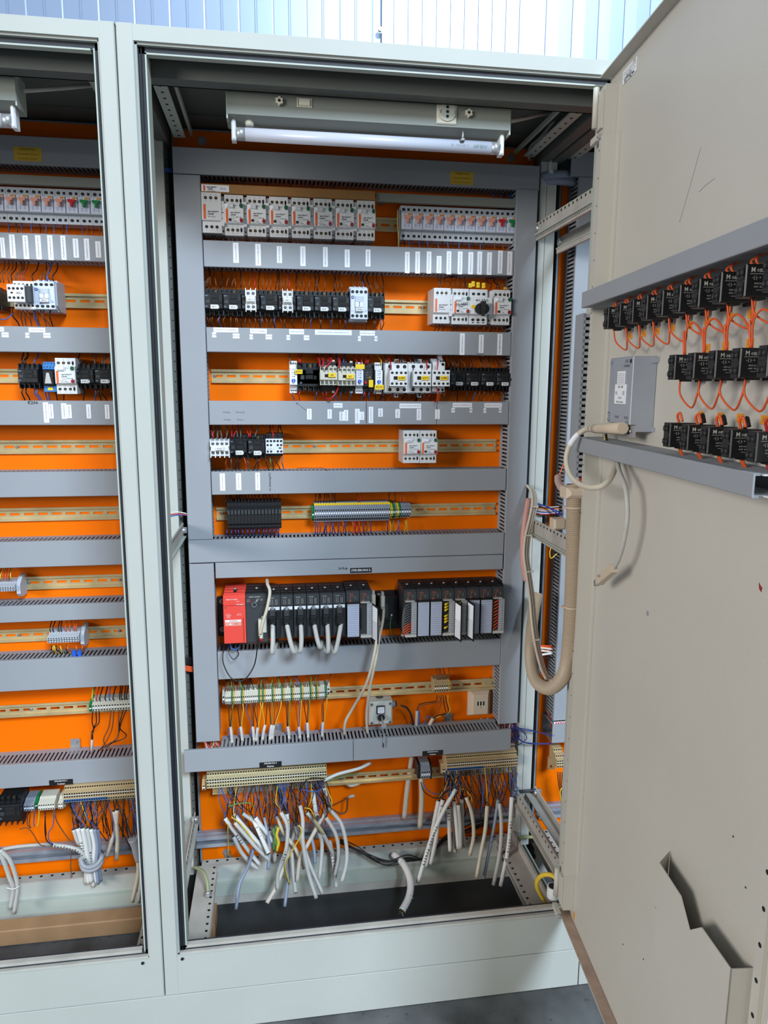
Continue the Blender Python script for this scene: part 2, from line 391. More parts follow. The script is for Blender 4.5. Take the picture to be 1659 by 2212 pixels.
# galvanised cable rail across the foot of each plate
for xa, xb, z, lb in ((.012, 1.01, .1715, 'galvanised cable support rail across the foot of the middle orange plate'), (-.95, -.03, .1725, 'galvanised cable support rail across the foot of the left orange plate'), (1.05, 1.9, .172, 'galvanised cable support rail seen in the right cabinet beside the door')):
    m = MB(); y = D-.001
    m.prof([(y, z+.017), (y-.03, z+.017), (y-.03, z+.006), (y-.028, z+.006), (y-.028, z+.015), (y-.002, z+.015), (y-.002, z-.015), (y-.028, z-.015), (y-.028, z-.006), (y-.03, z-.006), (y-.03, z-.017), (y, z-.017)], xa, xb, 'galv')
    m.box(xa, xb, y, y-.016, z+.004, z+.02, 'galv')
    obj('cable_support_rail', m, label=lb, cat='rail')
# room
def struct(name, mb): o = obj(name, mb); o['kind'] = 'structure'; return o
f = MB(); f.box(-5, 6, -5, 1.3, -.02, 0, 'concrete'); struct('floor', f)
w = MB(); y = 1.25; pts = []; x = -3.05
pts = [(-4.2, y)]
x = -.4555-.113*24
while x < .63:
    pts += [(x, y), (x+.002, y-.003), (x+.006, y-.003), (x+.009, y), (x+.058, y), (x+.062, y+.0008), (x+.066, y)]; x += .1132
pts += [(.66, y), (.662, y-.02)]; x = .70
while x < 4.6:
    wd = .05 if x < 1.15 else .098
    pts += [(x, y-.02), (x+.001, y-.015), (x+.003, y-.015), (x+.004, y-.02), (x+wd*.5, y-.0208)]; x += wd
pts += [(5, y-.02), (5, y+.03), (-4.2, y+.03)]
v = [(a, b, 0) for a, b in pts]+[(a, b, 4.5) for a, b in pts]; n = len(pts)
w.add(v, [(i, (i+1) % n, (i+1) % n+n, i+n) for i in range(n)], 'wall_sheet'); struct('wall_back', w)
b = MB(); q = at(821, 65, y-.02); b.cyl(q, (0, -1, 0), .011, .002, 'steel', 16); b.cyl(q+Vector((0, -.002, 0)), (0, -1, 0), .007, .006, 'steel', 6)
obj('wall_screw', b, label='hexagon head screw in the corrugated wall sheet above the cabinet', cat='screw')
# dark tray on the floor of the middle cabinet, plank below the left one
m = MB(); m.box(.03, .955, .03, .59, .0015, .006, 'dark_steel'); obj('floor_tray', m, label='dark oily steel sheet on the floor inside the middle cabinet', cat='sheet')
m = MB(); m.cbox(-.95, -.03, .335, .380, .0005, .046, 'wood', .003); obj('wooden_plank', m, label='pale wooden plank lying under the left cabinet interior', cat='plank')
m = MB(); q = at(456, 1980, .33); m.box(q.x-.012, q.x+.014, .28, .36, .0062, .05, 'wood'); obj('wood_block', m, label='small wood offcut in the bottom left corner of the middle cabinet', cat='wood')

# ---------------------------------------------------------------- the open door
door = None
DZ0, DZ1, DWD = .223, 2.068, .80
# door local: x = u, -y = w (towards the viewer), z from door bottom
def dl(mb, name, label=None, parent=None): return obj(name, mb, parent or door, label=label)
h = DZ1-DZ0
p = MB(); p.box(0, DWD, 0, .0025, 0, h, 'door'); door = obj('door', p, cab_mid, Vector((HX, HY, .223))-cab_mid.location, DROT, 'wide open door with contact blocks and ducts on its inner side')
for a, b, c, d, n in ((0, DWD, h-.0025, h, 'top_flange'), (0, DWD, 0, .0025, 'bottom_flange'), (0, .038, .026, h-.026, 'hinge_flange'), (DWD-.0025, DWD, .0026, h-.0026, 'closing_flange')):
    p = MB(); p.box(a, b, -.024, -.0003, c, d, 'door')
    if n == 'bottom_flange': p.box(a+.004, b-.004, -.0235, -.001, .0026, .0034, 'dust')
    if n == 'hinge_flange': p.box(.0385, .040, -.026, -.0003, .14, h-.13, 'door')
    dl(p, n, 'dusty bottom flange' if n == 'bottom_flange' else None)
p = MB(); perf(p, .0402, .056, -.033, -.0003, .13, h-.125, 'door', 'z', '-y', .05, .0016, .35); p.box(.056, .068, -.004, -.0003, .12, h-.12, 'door'); dl(p, 'stiffener_rail')
p = MB(); perf(p, .735, .752, -.006, -.0003, .05, h-.05, 'door', 'z', '-y', .05, .0035); dl(p, 'stiffener_rail')
for zz in (h-.07, .075):
    p = MB(); p.box(.006, .034, -.030, -.0245, zz-.035, zz+.035, 'door'); p.cyl((.012, -.034, zz-.03), (0, 0, 1), .006, .075, 'door', 12)
    p.box(.008, .045, -.040, -.0305, zz-.062, zz-.050, 'door'); p.cyl((.046, -.035, zz-.056), (1, 0, 0), .005, .006, 'steel', 10)
    dl(p, 'hinge')
# document pocket (sheet standing off the panel, cut top edge)
def dq(px, py, w):
    u, z = dat(px, py, w); return (u, z-DZ0)
pk = MB(); W0 = .032
top = [dq(1424, 1864, W0), dq(1470, 1935, W0), dq(1489, 2009, W0), dq(1515, 2003, W0), dq(1579, 2094, W0)]
uL = top[0][0]; uR = top[-1][0]; zb = .03
poly = top+[(uR, zb), (uL, zb)]
pk.prxz([(a, b) for a, b in poly], -W0, -W0+.0015, 'door')
pk.prxz([(uR, zb), (uR, top[-1][1]), (uR-.0015, top[-1][1]), (uR-.0015, zb)], -W0, -.001, 'door')
pk.add([(uL, -W0, zb), (uL, -W0, top[0][1]), (uL-.03, -.001, top[0][1]), (uL-.03, -.001, zb)], [(0, 1, 2, 3)], 'door')
pk.box(uL-.03, uR, -W0, -.001, zb-.0015, zb, 'door')
dl(pk, 'document_pocket')
# rating label
lm = MB(); q0 = dq(1345, 195, 0); q1 = dq(1376, 118, 0); zc = (h-.075)
lm.box(q0[0], q1[0]+.004, -.0012, -.0004, q0[1]+.008, q1[1]-.004, 'paper'); cx = (q0[0]+q1[0]+.004)/2; z0 = q0[1]+.008; hh = q1[1]-.004-z0
lm.text('RITTAL', cx-.006, -.0014, z0+hh*.14, .011, 'ink', 0, True); lm.box(q1[0]-.018, q1[0]-.006, -.0014, -.0011, z0+hh*.08, z0+hh*.2, 'ink')
lm.text('Schaltschrank', cx-.002, -.0014, z0+hh*.3, .006); lm.text('Nr.  1260', cx-.004, -.0014, z0+hh*.48, .006)
for k in (.4, .62, .78): lm.box(q0[0]+.004, q1[0], -.0014, -.0012, z0+hh*k, z0+hh*k+.0006, 'ink')
lm.text('CE', q1[0]-.008, -.0014, z0+hh*.88, .009)
dl(lm, 'rating_label', 'white rating label')
# scratches and marks that belong to the paint
sc = MB()
for pts in ([(1515, 318), (1508, 340), (1500, 370), (1492, 398), (1480, 440), (1468, 480)], [(1545, 385), (1525, 400), (1510, 415)]):
    P = [dq(a, b, 0) for a, b in pts]; sc.tube([(u, -.0002, z) for u, z in P], .0003, 'pencil', 4)
P = dq(1399, 1325, 0); sc.cyl((P[0], -.0001, P[1]), (0, -1, 0), .005, .0004, 'duct', 9)
for a, b in ((1584, 1807), (1611, 1917), (1346, 2040), (1390, 2072), (1417, 1961)):
    P = dq(a, b, 0); sc.cyl((P[0], -.0001, P[1]), (0, -1, 0), .0016, .0004, 'ink', 7)
dl(sc, 'scratch', 'dark scratches and specks in the paint')
sc = MB(); P = dq(1643, 1268, 0); sc.prxz([(P[0]-.004, P[1]+.005), (P[0], P[1]+.002), (P[0]+.004, P[1]), (P[0]+.003, P[1]-.006), (P[0]-.002, P[1]-.003)], -.0006, -.0002, 'red'); dl(sc, 'paint_chip', 'red paint mark')
for a, b, w_ in ((1240, 1978, .0),):
    P = dq(a, b, w_); sc = MB().box(P[0]-.004, P[0]+.004, -.001, -.0003, P[1]-.008, P[1]+.008, 'orange_tag'); dl(sc, 'orange_sticker', 'small orange sticker')
# ---------------------------------------------------------------- slotted cable ducts
def comb(mb, a0, a1, mk, pitch=.0106, gap=.0045):
    n = max(1, int(round((a1-a0)/pitch))); p = (a1-a0)/n
    for i in range(n): mk(a0+i*p, a0+(i+1)*p-gap)
    return mb
def h_duct(x0, x1, z0, z1, label, face=FD, back=D, cx0=None, cx1=None, splits=(), wide=True):
    # horizontal duct: back tray with fingered side walls, clip-on cover
    t = thing('cable_duct', label, 'cable duct', ((x0+x1)/2, back, z0), group='slotted grey cable ducts' if False else None)
    b = MB(); e = .0022; yb = back-.0002; f = face+.002
    b.box(x0, x1, yb-.002, yb, z0+e, z1-e, 'duct')
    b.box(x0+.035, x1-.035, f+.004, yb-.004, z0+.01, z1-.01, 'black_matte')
    for za, zb_ in ((z0+e, z0+e+.0018), (z1-e-.0018, z1-e)):
        comb(b, x0, x1, lambda a, c: b.box(a, c, f+.009, yb-.018, za, zb_, 'duct'))
        b.box(x0, x1, yb-.018, yb-.002, za, zb_, 'duct'); b.box(x0, x1, f, f+.009, za, zb_, 'duct')
    part('duct_base', b, t)
    cs = [cx0 if cx0 is not None else x0]+list(splits)+[cx1 if cx1 is not None else x1]
    for i in range(len(cs)-1):
        c = MB(); a, d = cs[i]+(.0006 if i else 0), cs[i+1]-(.0006 if i < len(cs)-2 else 0)
        c.cbox(a, d, face, face+.0022, z0, z1, 'duct', .0012); c.box(a, d, face+.0022, face+.010, z0, z0+.0016, 'duct'); c.box(a, d, face+.0022, face+.010, z1-.0016, z1, 'duct')
        part('duct_cover', c, t)
    return t
def v_duct(x0, x1, z0, z1, label, face=FD, back=D, body=None):
    t = thing('cable_duct', label, 'cable duct', ((x0+x1)/2, back, z0))
    b = MB(); e = .0022; yb = back-.0002; f = face+.002; bz0, bz1 = body or (z0, z1)
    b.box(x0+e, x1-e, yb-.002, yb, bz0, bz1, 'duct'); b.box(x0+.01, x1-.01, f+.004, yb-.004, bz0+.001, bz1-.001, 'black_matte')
    for xa, xb in ((x0+e, x0+e+.0018), (x1-e-.0018, x1-e)):
        comb(b, bz0, bz1, lambda a, c: b.box(xa, xb, f+.009, yb-.018, a, c, 'duct'))
        b.box(xa, xb, yb-.018, yb-.002, bz0, bz1, 'duct'); b.box(xa, xb, f, f+.009, bz0, bz1, 'duct')
    part('duct_base', b, t)
    c = MB(); c.cbox(x0, x1, face, face+.0022, z0, z1, 'duct', .0012); c.box(x0, x0+.0016, face+.0022, face+.010, z0, z1, 'duct'); c.box(x1-.0016, x1, face+.0022, face+.010, z0, z1, 'duct')
    part('duct_cover', c, t)
    return t
def sticker(t, px, text, vertical=False, m='paper', ink='ink', Y=FD, name='label_strip', lab=None, rows=1, skew=0.):
    x0, x1, y0, y1 = px; ym = (y0+y1)/2
    if skew: x0, x1 = x0+skew*(y1-y0), x1-skew*(y1-y0)
    a = at(x0, ym, Y); b = at(x1, ym, Y); zt = at((x0+x1)/2, y0, Y).z; zb = at((x0+x1)/2, y1, Y).z
    if zt-zb < .004: zt = zb+.004
    s = MB(); s.box(a.x, b.x, Y-.0006, Y-.0001, zb, zt, m); w, h = b.x-a.x, zt-zb; cx, cz = (a.x+b.x)/2, (zt+zb)/2
    lines = text.split('\n'); k = len(lines)
    for i, tx in enumerate(lines):
        L = max(1, len(tx))
        if vertical:
            sz = min(w/k*.62, h*.92/(L*.62)) if L*.62*w*.62/k > h*.92 else w*.5/k
            s.text(tx, cx+((i+.5)/k-.5)*w, Y-.0008, cz, sz, ink, math.pi/2)
        else:
            sz = min(h*.66/k, w*.92/(L*.6)); s.text(tx, cx, Y-.0008, cz-((i+.5)/k-.5)*h, sz, ink, 0, m == 'black')
    on_cover(name, s, t, cx, lab or ('white printed label strip' if m == 'paper' else 'black engraved label plate'))
def on_cover(name, s, t, cx, lab):
    cv = [c for c in t.children if c.name.startswith('duct_cover')]
    if not cv: return part(name, s, t, lab)
    for c in cv:
        xs_ = [v.co.x for v in c.data.vertices]
        if min(xs_) <= cx <= max(xs_): break
    return obj(name, s, c, label=lab)
def cs(ox, oy, s, *r): return tuple((ox if i < 2 else oy)+v*s for i, v in enumerate(r))
A = .2532
XL, XR = .1055, .8915
V1 = v_duct(.0418, .1042, 1.0675, 1.9592, 'upper left upright grey cable duct beside the rows of switchgear in the middle cabinet')
V2 = v_duct(.0418, .1042, .5045, 1.0035, 'lower left upright grey cable duct beside the controller racks')
V3 = v_duct(.8932, .9505, .5005, 1.9640, 'tall right upright grey cable duct of the middle cabinet')
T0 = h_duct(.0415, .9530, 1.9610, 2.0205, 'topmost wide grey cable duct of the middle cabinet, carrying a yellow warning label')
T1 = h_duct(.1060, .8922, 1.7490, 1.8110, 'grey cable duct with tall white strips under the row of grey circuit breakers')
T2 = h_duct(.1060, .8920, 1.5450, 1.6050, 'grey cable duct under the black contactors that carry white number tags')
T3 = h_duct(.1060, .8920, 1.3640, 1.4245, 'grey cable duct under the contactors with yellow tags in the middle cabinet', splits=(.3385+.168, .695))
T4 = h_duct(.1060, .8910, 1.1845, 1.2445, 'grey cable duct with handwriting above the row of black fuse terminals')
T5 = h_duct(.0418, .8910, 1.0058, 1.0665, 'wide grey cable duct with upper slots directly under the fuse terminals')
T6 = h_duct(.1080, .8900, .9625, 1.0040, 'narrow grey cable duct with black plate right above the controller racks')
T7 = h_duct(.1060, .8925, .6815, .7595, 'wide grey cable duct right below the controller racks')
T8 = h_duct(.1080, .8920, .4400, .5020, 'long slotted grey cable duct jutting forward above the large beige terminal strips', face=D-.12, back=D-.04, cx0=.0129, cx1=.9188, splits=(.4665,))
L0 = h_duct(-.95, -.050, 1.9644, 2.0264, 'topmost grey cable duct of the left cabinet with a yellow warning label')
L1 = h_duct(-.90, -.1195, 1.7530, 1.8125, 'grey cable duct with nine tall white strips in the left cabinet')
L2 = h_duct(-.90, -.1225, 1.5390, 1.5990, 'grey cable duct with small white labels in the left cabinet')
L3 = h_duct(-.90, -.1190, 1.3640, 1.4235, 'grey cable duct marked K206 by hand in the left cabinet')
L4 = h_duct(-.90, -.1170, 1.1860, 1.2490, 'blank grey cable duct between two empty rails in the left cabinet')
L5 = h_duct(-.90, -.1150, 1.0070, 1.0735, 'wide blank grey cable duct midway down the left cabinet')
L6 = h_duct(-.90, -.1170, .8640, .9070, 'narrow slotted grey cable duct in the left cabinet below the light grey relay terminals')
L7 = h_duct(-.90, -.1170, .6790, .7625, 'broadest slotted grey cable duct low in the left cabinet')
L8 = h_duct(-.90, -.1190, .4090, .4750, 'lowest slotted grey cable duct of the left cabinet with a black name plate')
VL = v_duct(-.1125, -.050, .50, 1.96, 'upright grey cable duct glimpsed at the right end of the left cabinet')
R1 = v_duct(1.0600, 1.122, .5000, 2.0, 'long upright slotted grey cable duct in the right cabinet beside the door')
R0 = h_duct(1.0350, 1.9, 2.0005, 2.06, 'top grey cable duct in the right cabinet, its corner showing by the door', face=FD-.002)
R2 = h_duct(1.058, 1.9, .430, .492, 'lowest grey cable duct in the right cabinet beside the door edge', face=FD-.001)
def warn(t, px):
    sticker(t, px, 'WARNUNG\nGemeinsame Klemmen\nvor dem Öffnen abschalten', m='warn_yellow', name='warning_label', lab='yellow warning label')
warn(T0, (973, 1022, 371, 399)); warn(L0, (30, 90, 318, 348))
for i, r in enumerate([(330,378,570,742),(520,567,580,766),(703,747,600,744),(903,948,600,770),(1097,1138,607,776),(1282,1325,628,780),(1460,1502,628,773)]):
    sticker(T1, cs(420, 380, A, *r), ['DAMPFVENTILATOR KESSEL F6', 'ENTKLUFTUNGSHEBER FUER F7', 'UNTERDRUCKPUMPE F8', 'LUEFTER VENTILATOR F10', 'UEBERDRUCKVENTILATOR F11', 'ZUSTIMMSCHALTER F12', 'ABSTREIFER ANTRIEB'][i], True)
for i, r in enumerate([(295,335,648,830),(383,423,645,832),(480,520,645,833),(565,606,683,830),(650,690,643,840),(745,785,645,840),(835,877,650,840),(912,952,645,842),(995,1035,652,845),(1088,1128,637,833),(1168,1208,645,845)]):
    sticker(T1, cs(800, 380, A, *r), 'STEUERSPANNUNG 24V / F%d' % (20+i), True)
for r, tx in [((163,375,505,545),'HUBVORRICHTUNG FUER RAHMEN F6'),((150,187,545,588),'VOR'),((327,385,555,597),'ZURUECK'),((475,618,515,555),'ENTKLUFTUNGSHEBER F7'),((470,500,562,605),'VOR'),((607,662,563,605),'ZURUECK'),((808,935,518,562),'UNDERSTUETZUNG F9'),((785,817,568,610),'VOR'),((932,980,570,612),'ZURUECK'),((1028,1342,525,568),'LUEFTUNGSVENTILATOR F10, LUEFTUNGSVENTILATOR F11'),((1410,1540,533,573),'ZUSTIMMSCHALTUNG'),((1395,1420,577,620),'AUF'),((1537,1560,578,620),'AB')]:
    sticker(T2, cs(420, 580, A, *r), tx)
for r, tx in [((763,805,553,738),'STEUERTRAFO NETZTEIL 400V'),((925,967,565,720),'HAUPTSICHERUNG 24V'),((1083,1125,558,738),'STEUERSPANNUNG')]: sticker(T2, cs(800, 580, A, *r), tx, True)
for r, tx in [((960,1000,565,657),'NOT-AUS RELAIS'),((1135,1172,570,650),'KL. ROLLENB.'),((1237,1275,590,667),'ANTRIEB'),((1275,1312,575,667),'VENT. KLAPPEN'),((1370,1410,565,690),'LICHTSCHRANKE LI'),((1410,1448,590,660),'RELAIS F14'),((1487,1525,548,686),'HAUPTSCHUETZ MITTE'),((1568,1607,562,633),'VERZOEG.')]:
    sticker(T3, cs(420, 740, A, *r), tx, True)
sticker(T3, cs(420, 740, A, 1187,1263,517,556), 'SPERRVENTIL')
for r, tx in [((213,253,568,643),'PUMPE LI'),((395,434,565,662),'PUMPE MITTE RE'),((553,592,570,652),'NETZSCHUETZ')]: sticker(T3, cs(800, 740, A, *r), tx, True)
for r, tx in [((248,433,520,560),'HYDRAULIKAGGREGAT MITT. RAUM'),((703,868,515,553),'ABSCHWK. FUER VERDICHTUNG'),((972,1122,517,555),'ABSCHWK. FUER KRAFTPLATTE'),((692,722,557,597),'AUF'),((847,870,557,597),'AB'),((965,988,560,600),'AUF'),((1097,1120,560,597),'AB')]: sticker(T3, cs(800, 740, A, *r), tx)
for r, tx in [((218,262,445,592),'ENTKLUFTUNGSHEBER F7 AUF'),((355,400,443,587),'UNTERDRUCKPUMPE F8 AUF'),((520,560,438,588),'HILFSSCHUETZ SAUGHEBER')]: sticker(T4, cs(420, 910, A, *r), tx, True)
for i, r in enumerate([(0,50,527,697),(75,140,500,703),(190,252,508,710),(297,360,507,713),(400,462,507,718),(512,572,510,717),(618,678,535,698),(713,772,535,720),(810,867,558,697)]):
    sticker(L1, cs(0, 380, A, *r), 'STEUERSPANNUNG 24V F%d' % (2+i), True, skew=.04)
for r, tx in [((-30,35,1290,1328),'RAHMEN F2'),((15,75,1335,1377),'ZURUECK'),((245,387,1295,1335),'SCHALLRETTUNGSGEBER F6'),((217,252,1338,1382),'VOR'),((370,432,1340,1382),'ZURUECK')]: sticker(L2, cs(0, 380, A, *r), tx)
for r, tx in [((363,425,510,683),'POTENTIALFREIER KONTAKT'),((412,462,525,648),'PUMPENSCHUETZ'),((518,578,518,650),'PUMPE KREISLAUF'),((565,617,530,645),'RI ANTRIEBSLAGER'),((732,782,527,647),'HEIZUNG KREISLAUF'),((890,940,530,650),'HEIZUNG BEHAELTER')]: sticker(L3, cs(0, 740, A, *r), tx, True, skew=.05)
sticker(T6, cs(420, 1050, .3134, 1073,1222,563,597), 'STEUERUNG 2', m='black', ink='white', name='name_plate')
sticker(T8, cs(380, 1440, A, 712,902,812,860), 'STEUERUNG 2\nEingänge', m='black', ink='white', Y=D-.12, name='name_plate')
sticker(T8, cs(740, 1440, .3134, 550,692,578,612), 'STEUERUNG 2\nAusgänge', m='black', ink='white', Y=D-.12, name='name_plate')
sticker(L8, cs(0, 1640, .2652, 400,595,166,210), 'STEUERUNG 1\nAusgänge', m='black', ink='white', name='name_plate')
def hand(t, px, py, s, size, rot=0, ink='ink', Y=FD, lab='black handwriting'):
    q = at(px, py, Y); on_cover('handwriting', MB().text(s, q.x, Y-.0003, q.z, size, ink, rot, True), t, q.x, lab)
hand(T4, 583, 1042, '- St. Sicherung Pl.3', .0068, math.pi/2); hand(T6, 741, 1228, '24 Rdp', .009); hand(L3, 71, 870, 'K206', .011)
hand(T3, 505, 891, 'Spannung         Vakuum', .0058, math.pi, 'pencil', lab='faint upside down pencil writing'); hand(T3, 505, 907, 'Uebung          Vakuum', .0055, math.pi, 'pencil', lab='faint upside down pencil writing'); hand(T2, 1037, 766, 'Abzug', .008, 0, 'pencil', lab='faint pencil writing')
a = at(640, 870, FD); b_ = at(662, 887, FD); y = FD-.0003
part('handwriting', MB().tube([(b_.x, y, b_.z), (a.x, y, a.z)], .0004, 'ink', 4).tube([(a.x, y, a.z-.006), (a.x, y, a.z), (a.x+.006, y, a.z-.001)], .0004, 'ink', 4, 0), T3, 'thin hand drawn arrow')

# ---------------------------------------------------------------- DIN rails
def din(x0, x1, z, label, depth=.0075, screws=(), off=0.):
    c = Vector(((x0+x1)/2, D, z)); t = thing('mounting_rail', label, 'rail', c)
    yb, m, hh = D-off-.0002, MB(), .0175; yf = yb-depth; q = .0125
    # slotted back web built in pieces between the slots
    n = max(1, int((x1-x0)/.0333)); p = (x1-x0)/n; s = .0125/2
    m.box(x0, x1, yb-.0012, yb, z+.0031, z+q, 'rail'); m.box(x0, x1, yb-.0012, yb, z-q, z-.0031, 'rail')
    for i in range(n+1):
        a = max(x0, x0+i*p-s*.62-.0015); b = min(x1, x0+i*p+s*.62+.0015); m.box(a, b, yb-.0012, yb, z-.0031, z+.0031, 'rail')
    for g in (1, -1):
        m.box(x0, x1, yf, yb, z+g*(q-.0012), z+g*q, 'rail'); m.box(x0, x1, yf, yf+.0012, z+g*q, z+g*hh, 'rail')
    if off: m.box(x0+.01, x0+.03, yb, D, z-.01, z+.01, 'rail'); m.box(x1-.03, x1-.01, yb, D, z-.01, z+.01, 'rail')
    part('rail', m, t, 'yellow passivated slotted steel rail')
    for sx in screws:
        k = MB(); k.cyl((sx, yb-.0012, z), (0, -1, 0), .0046, .0028, 'steel', 14, .003); k.box(sx-.0035, sx+.0035, yb-.0042, yb-.0038, z-.0006, z+.0006, 'hole'); part('screw', k, t, 'steel screw head')
    return t
RZ = {1: 1.8785, 2: 1.6721, 3: 1.4869, 4: 1.3022, 5: 1.1224, 7: .6030, 8: .3396}
din(.107, .888, RZ[1], 'mounting rail behind the topmost row of breakers in the middle cabinet')
din(.107, .888, RZ[2], 'mounting rail showing between the black contactors and the white rotary switch', screws=(at(912, 663, D).x,))
din(.1085, .888, RZ[3], 'mounting rail with bare left half beside the first timer relay', screws=(at(464, 812, D).x,))
din(.107, .8835, RZ[4], 'long bare mounting rail around the pair of white motor switches', screws=(at(680, 964, D).x, at(1071, 962, D).x))
din(.1095, .887, RZ[5], 'mounting rail carrying the black fuse terminals and grey terminals', screws=(at(480, 1109, D).x, at(905, 1102, D).x, at(1066, 1099, D).x))
din(.118, .8965, RZ[7], 'raised mounting rail carrying the cream and green terminals below the racks', screws=(at(873, 1480, D).x, at(1057, 1471, D).x), off=.02)
din(.075, .955, RZ[8], 'lowest mounting rail between the two large beige terminal strips', screws=(at(737, 1672, D).x,), off=.03)
din(-.9, -.109, 1.669, 'mounting rail right of the light contactor in the left cabinet', screws=(at(236, 650, D).x,))
din(-.9, -.109, 1.4832, 'mounting rail behind the white motor switch in the left cabinet')
din(-.9, -.109, 1.305, 'upper of the two empty mounting rails in the left cabinet', screws=(at(37, 966, D).x,))
din(-.9, -.109, 1.1304, 'lower of the two empty mounting rails in the left cabinet')
din(-.9, -.109, .9470, 'greenish mounting rail beside the grey terminals at the left photo edge', screws=(at(63, 1258, D).x, at(259, 1251, D).x))
din(-.9, -.109, .8045, 'mounting rail carrying the grey terminals with orange wires on top', screws=(at(41, 1370, D).x, at(257, 1361, D).x))
din(-.9, -.109, .6014, 'mounting rail left of the small beige terminal strip in the left cabinet', screws=(at(73, 1526, D).x,), off=.02)
din(-.9, -.109, .3430, 'lowest mounting rail of the left cabinet under the terminal strips', off=.03)
# ================================================================ device prototypes: x centred, y=0 at the rail, front towards -y, z centred
def logo_lines(m, x, y, z, s, ink='ink'):
    m.text('sprecher+', x, y, z, s, ink, 0, True); m.text('schuh', x-.006*s/.006, y, z-s*.95, s, ink, 0, True)
def mcb(toggle, tlabel):
    w, h = .0228, .078
    b = MB(); b.prof([(0, -h/2), (-.044, -h/2), (-.044, -h/2+.019), (-.060, -h/2+.021), (-.060, h/2-.019), (-.044, h/2-.017), (-.044, h/2), (0, h/2)], -w/2+.0002, w/2-.0002, 'body_grey')
    for z in (h/2-.009, -h/2+.009):
        b.hole(-w*.22, -.044, z, .0036, 'charcoal'); b.box(w*.14, w*.34, -.0446, -.0438, z-.0028, z+.0028, 'hole')
    c = MB(); c.cbox(-w/2+.0012, w/2-.0012, -.0618, -.0600, -h/2+.0225, h/2-.0205, 'body_blue', .0005)
    c.box(-w*.26, w*.26, -.0622, -.0616, -.003, .014, 'body_grey')
    c.box(-w/2+.002, w*.05, -.0622, -.0617, h/2-.0245, h/2-.0215, 'paper'); c.text('C 6A', -w*.24, -.0624, h/2-.023, .003, 'ink_blue', 0, True)
    c.box(w*.02, w/2-.0015, -.0622, -.0617, h/2-.0245, h/2-.0212, 'orange_tag'); c.text('5SX21', w*.24, -.0624, h/2-.0229, .0022)
    for z in (-.006, -.009, -.012): c.box(-w*.36, w*.3, -.0620, -.0617, z, z+.0004, 'ink_blue')
    c.box(-w*.2, -w*.18, -.0620, -.0617, -.014, -.004, 'ink_blue'); c.box(w*.15, w*.17, -.0620, -.0617, -.014, -.004, 'ink_blue')
    t = MB(); t.prxz([(-.0075, .012), (.0075, .012), (.006, .006), (.0022, .0045), (.0022, -.004), (-.0022, -.004), (-.0022, .0045), (-.006, .006)], -.069, -.0622, toggle)
    return Proto(w, h, .060, [('body', b), ('front_plate', c, None, [('toggle', t, tlabel)])])
MC = {'pink': mcb('pink', 'salmon toggle'), 'red': mcb('red_bright', 'red toggle'), 'green': mcb('green_bright', 'green toggle')}
def module3(txt, side='body_white'):
    w, h = .045, .092; b = MB()
    b.prof([(0, -h/2), (-.070, -h/2), (-.070, -h/2+.026), (-.078, -h/2+.028), (-.078, h/2-.0005), (-.0775, h/2), (0, h/2)], -w/2, w/2, side)
    for i in range(3):
        b.hole(-.013+i*.012, -.078, h/2-.013, .0037, 'brass'); b.hole(-.013+i*.012, -.070, -h/2+.014, .0037, 'charcoal')
        b.text('246'[i], -.013+i*.012, -.0783, h/2-.006, .004); b.text('135'[i], -.013+i*.012, -.0703, -h/2+.006, .004); b.text('T%d' % (i+1), -.013+i*.012, -.0783, h/2-.020, .003)
    p = MB(); p.box(-w/2+.004, -w/2+.009, -.0786, -.0779, -h/2+.030, h/2-.028, 'orange_logo')
    logo_lines(p, .004, -.0784, .002, .006); p.text(txt, .000, -.0784, -.010, .004)
    return Proto(w, h, .078, [('body', b), ('maker_mark', p, 'orange stripe and maker lettering')])
KT1 = module3('KT3-25-A'); KT2 = module3('KT3-25-A2')
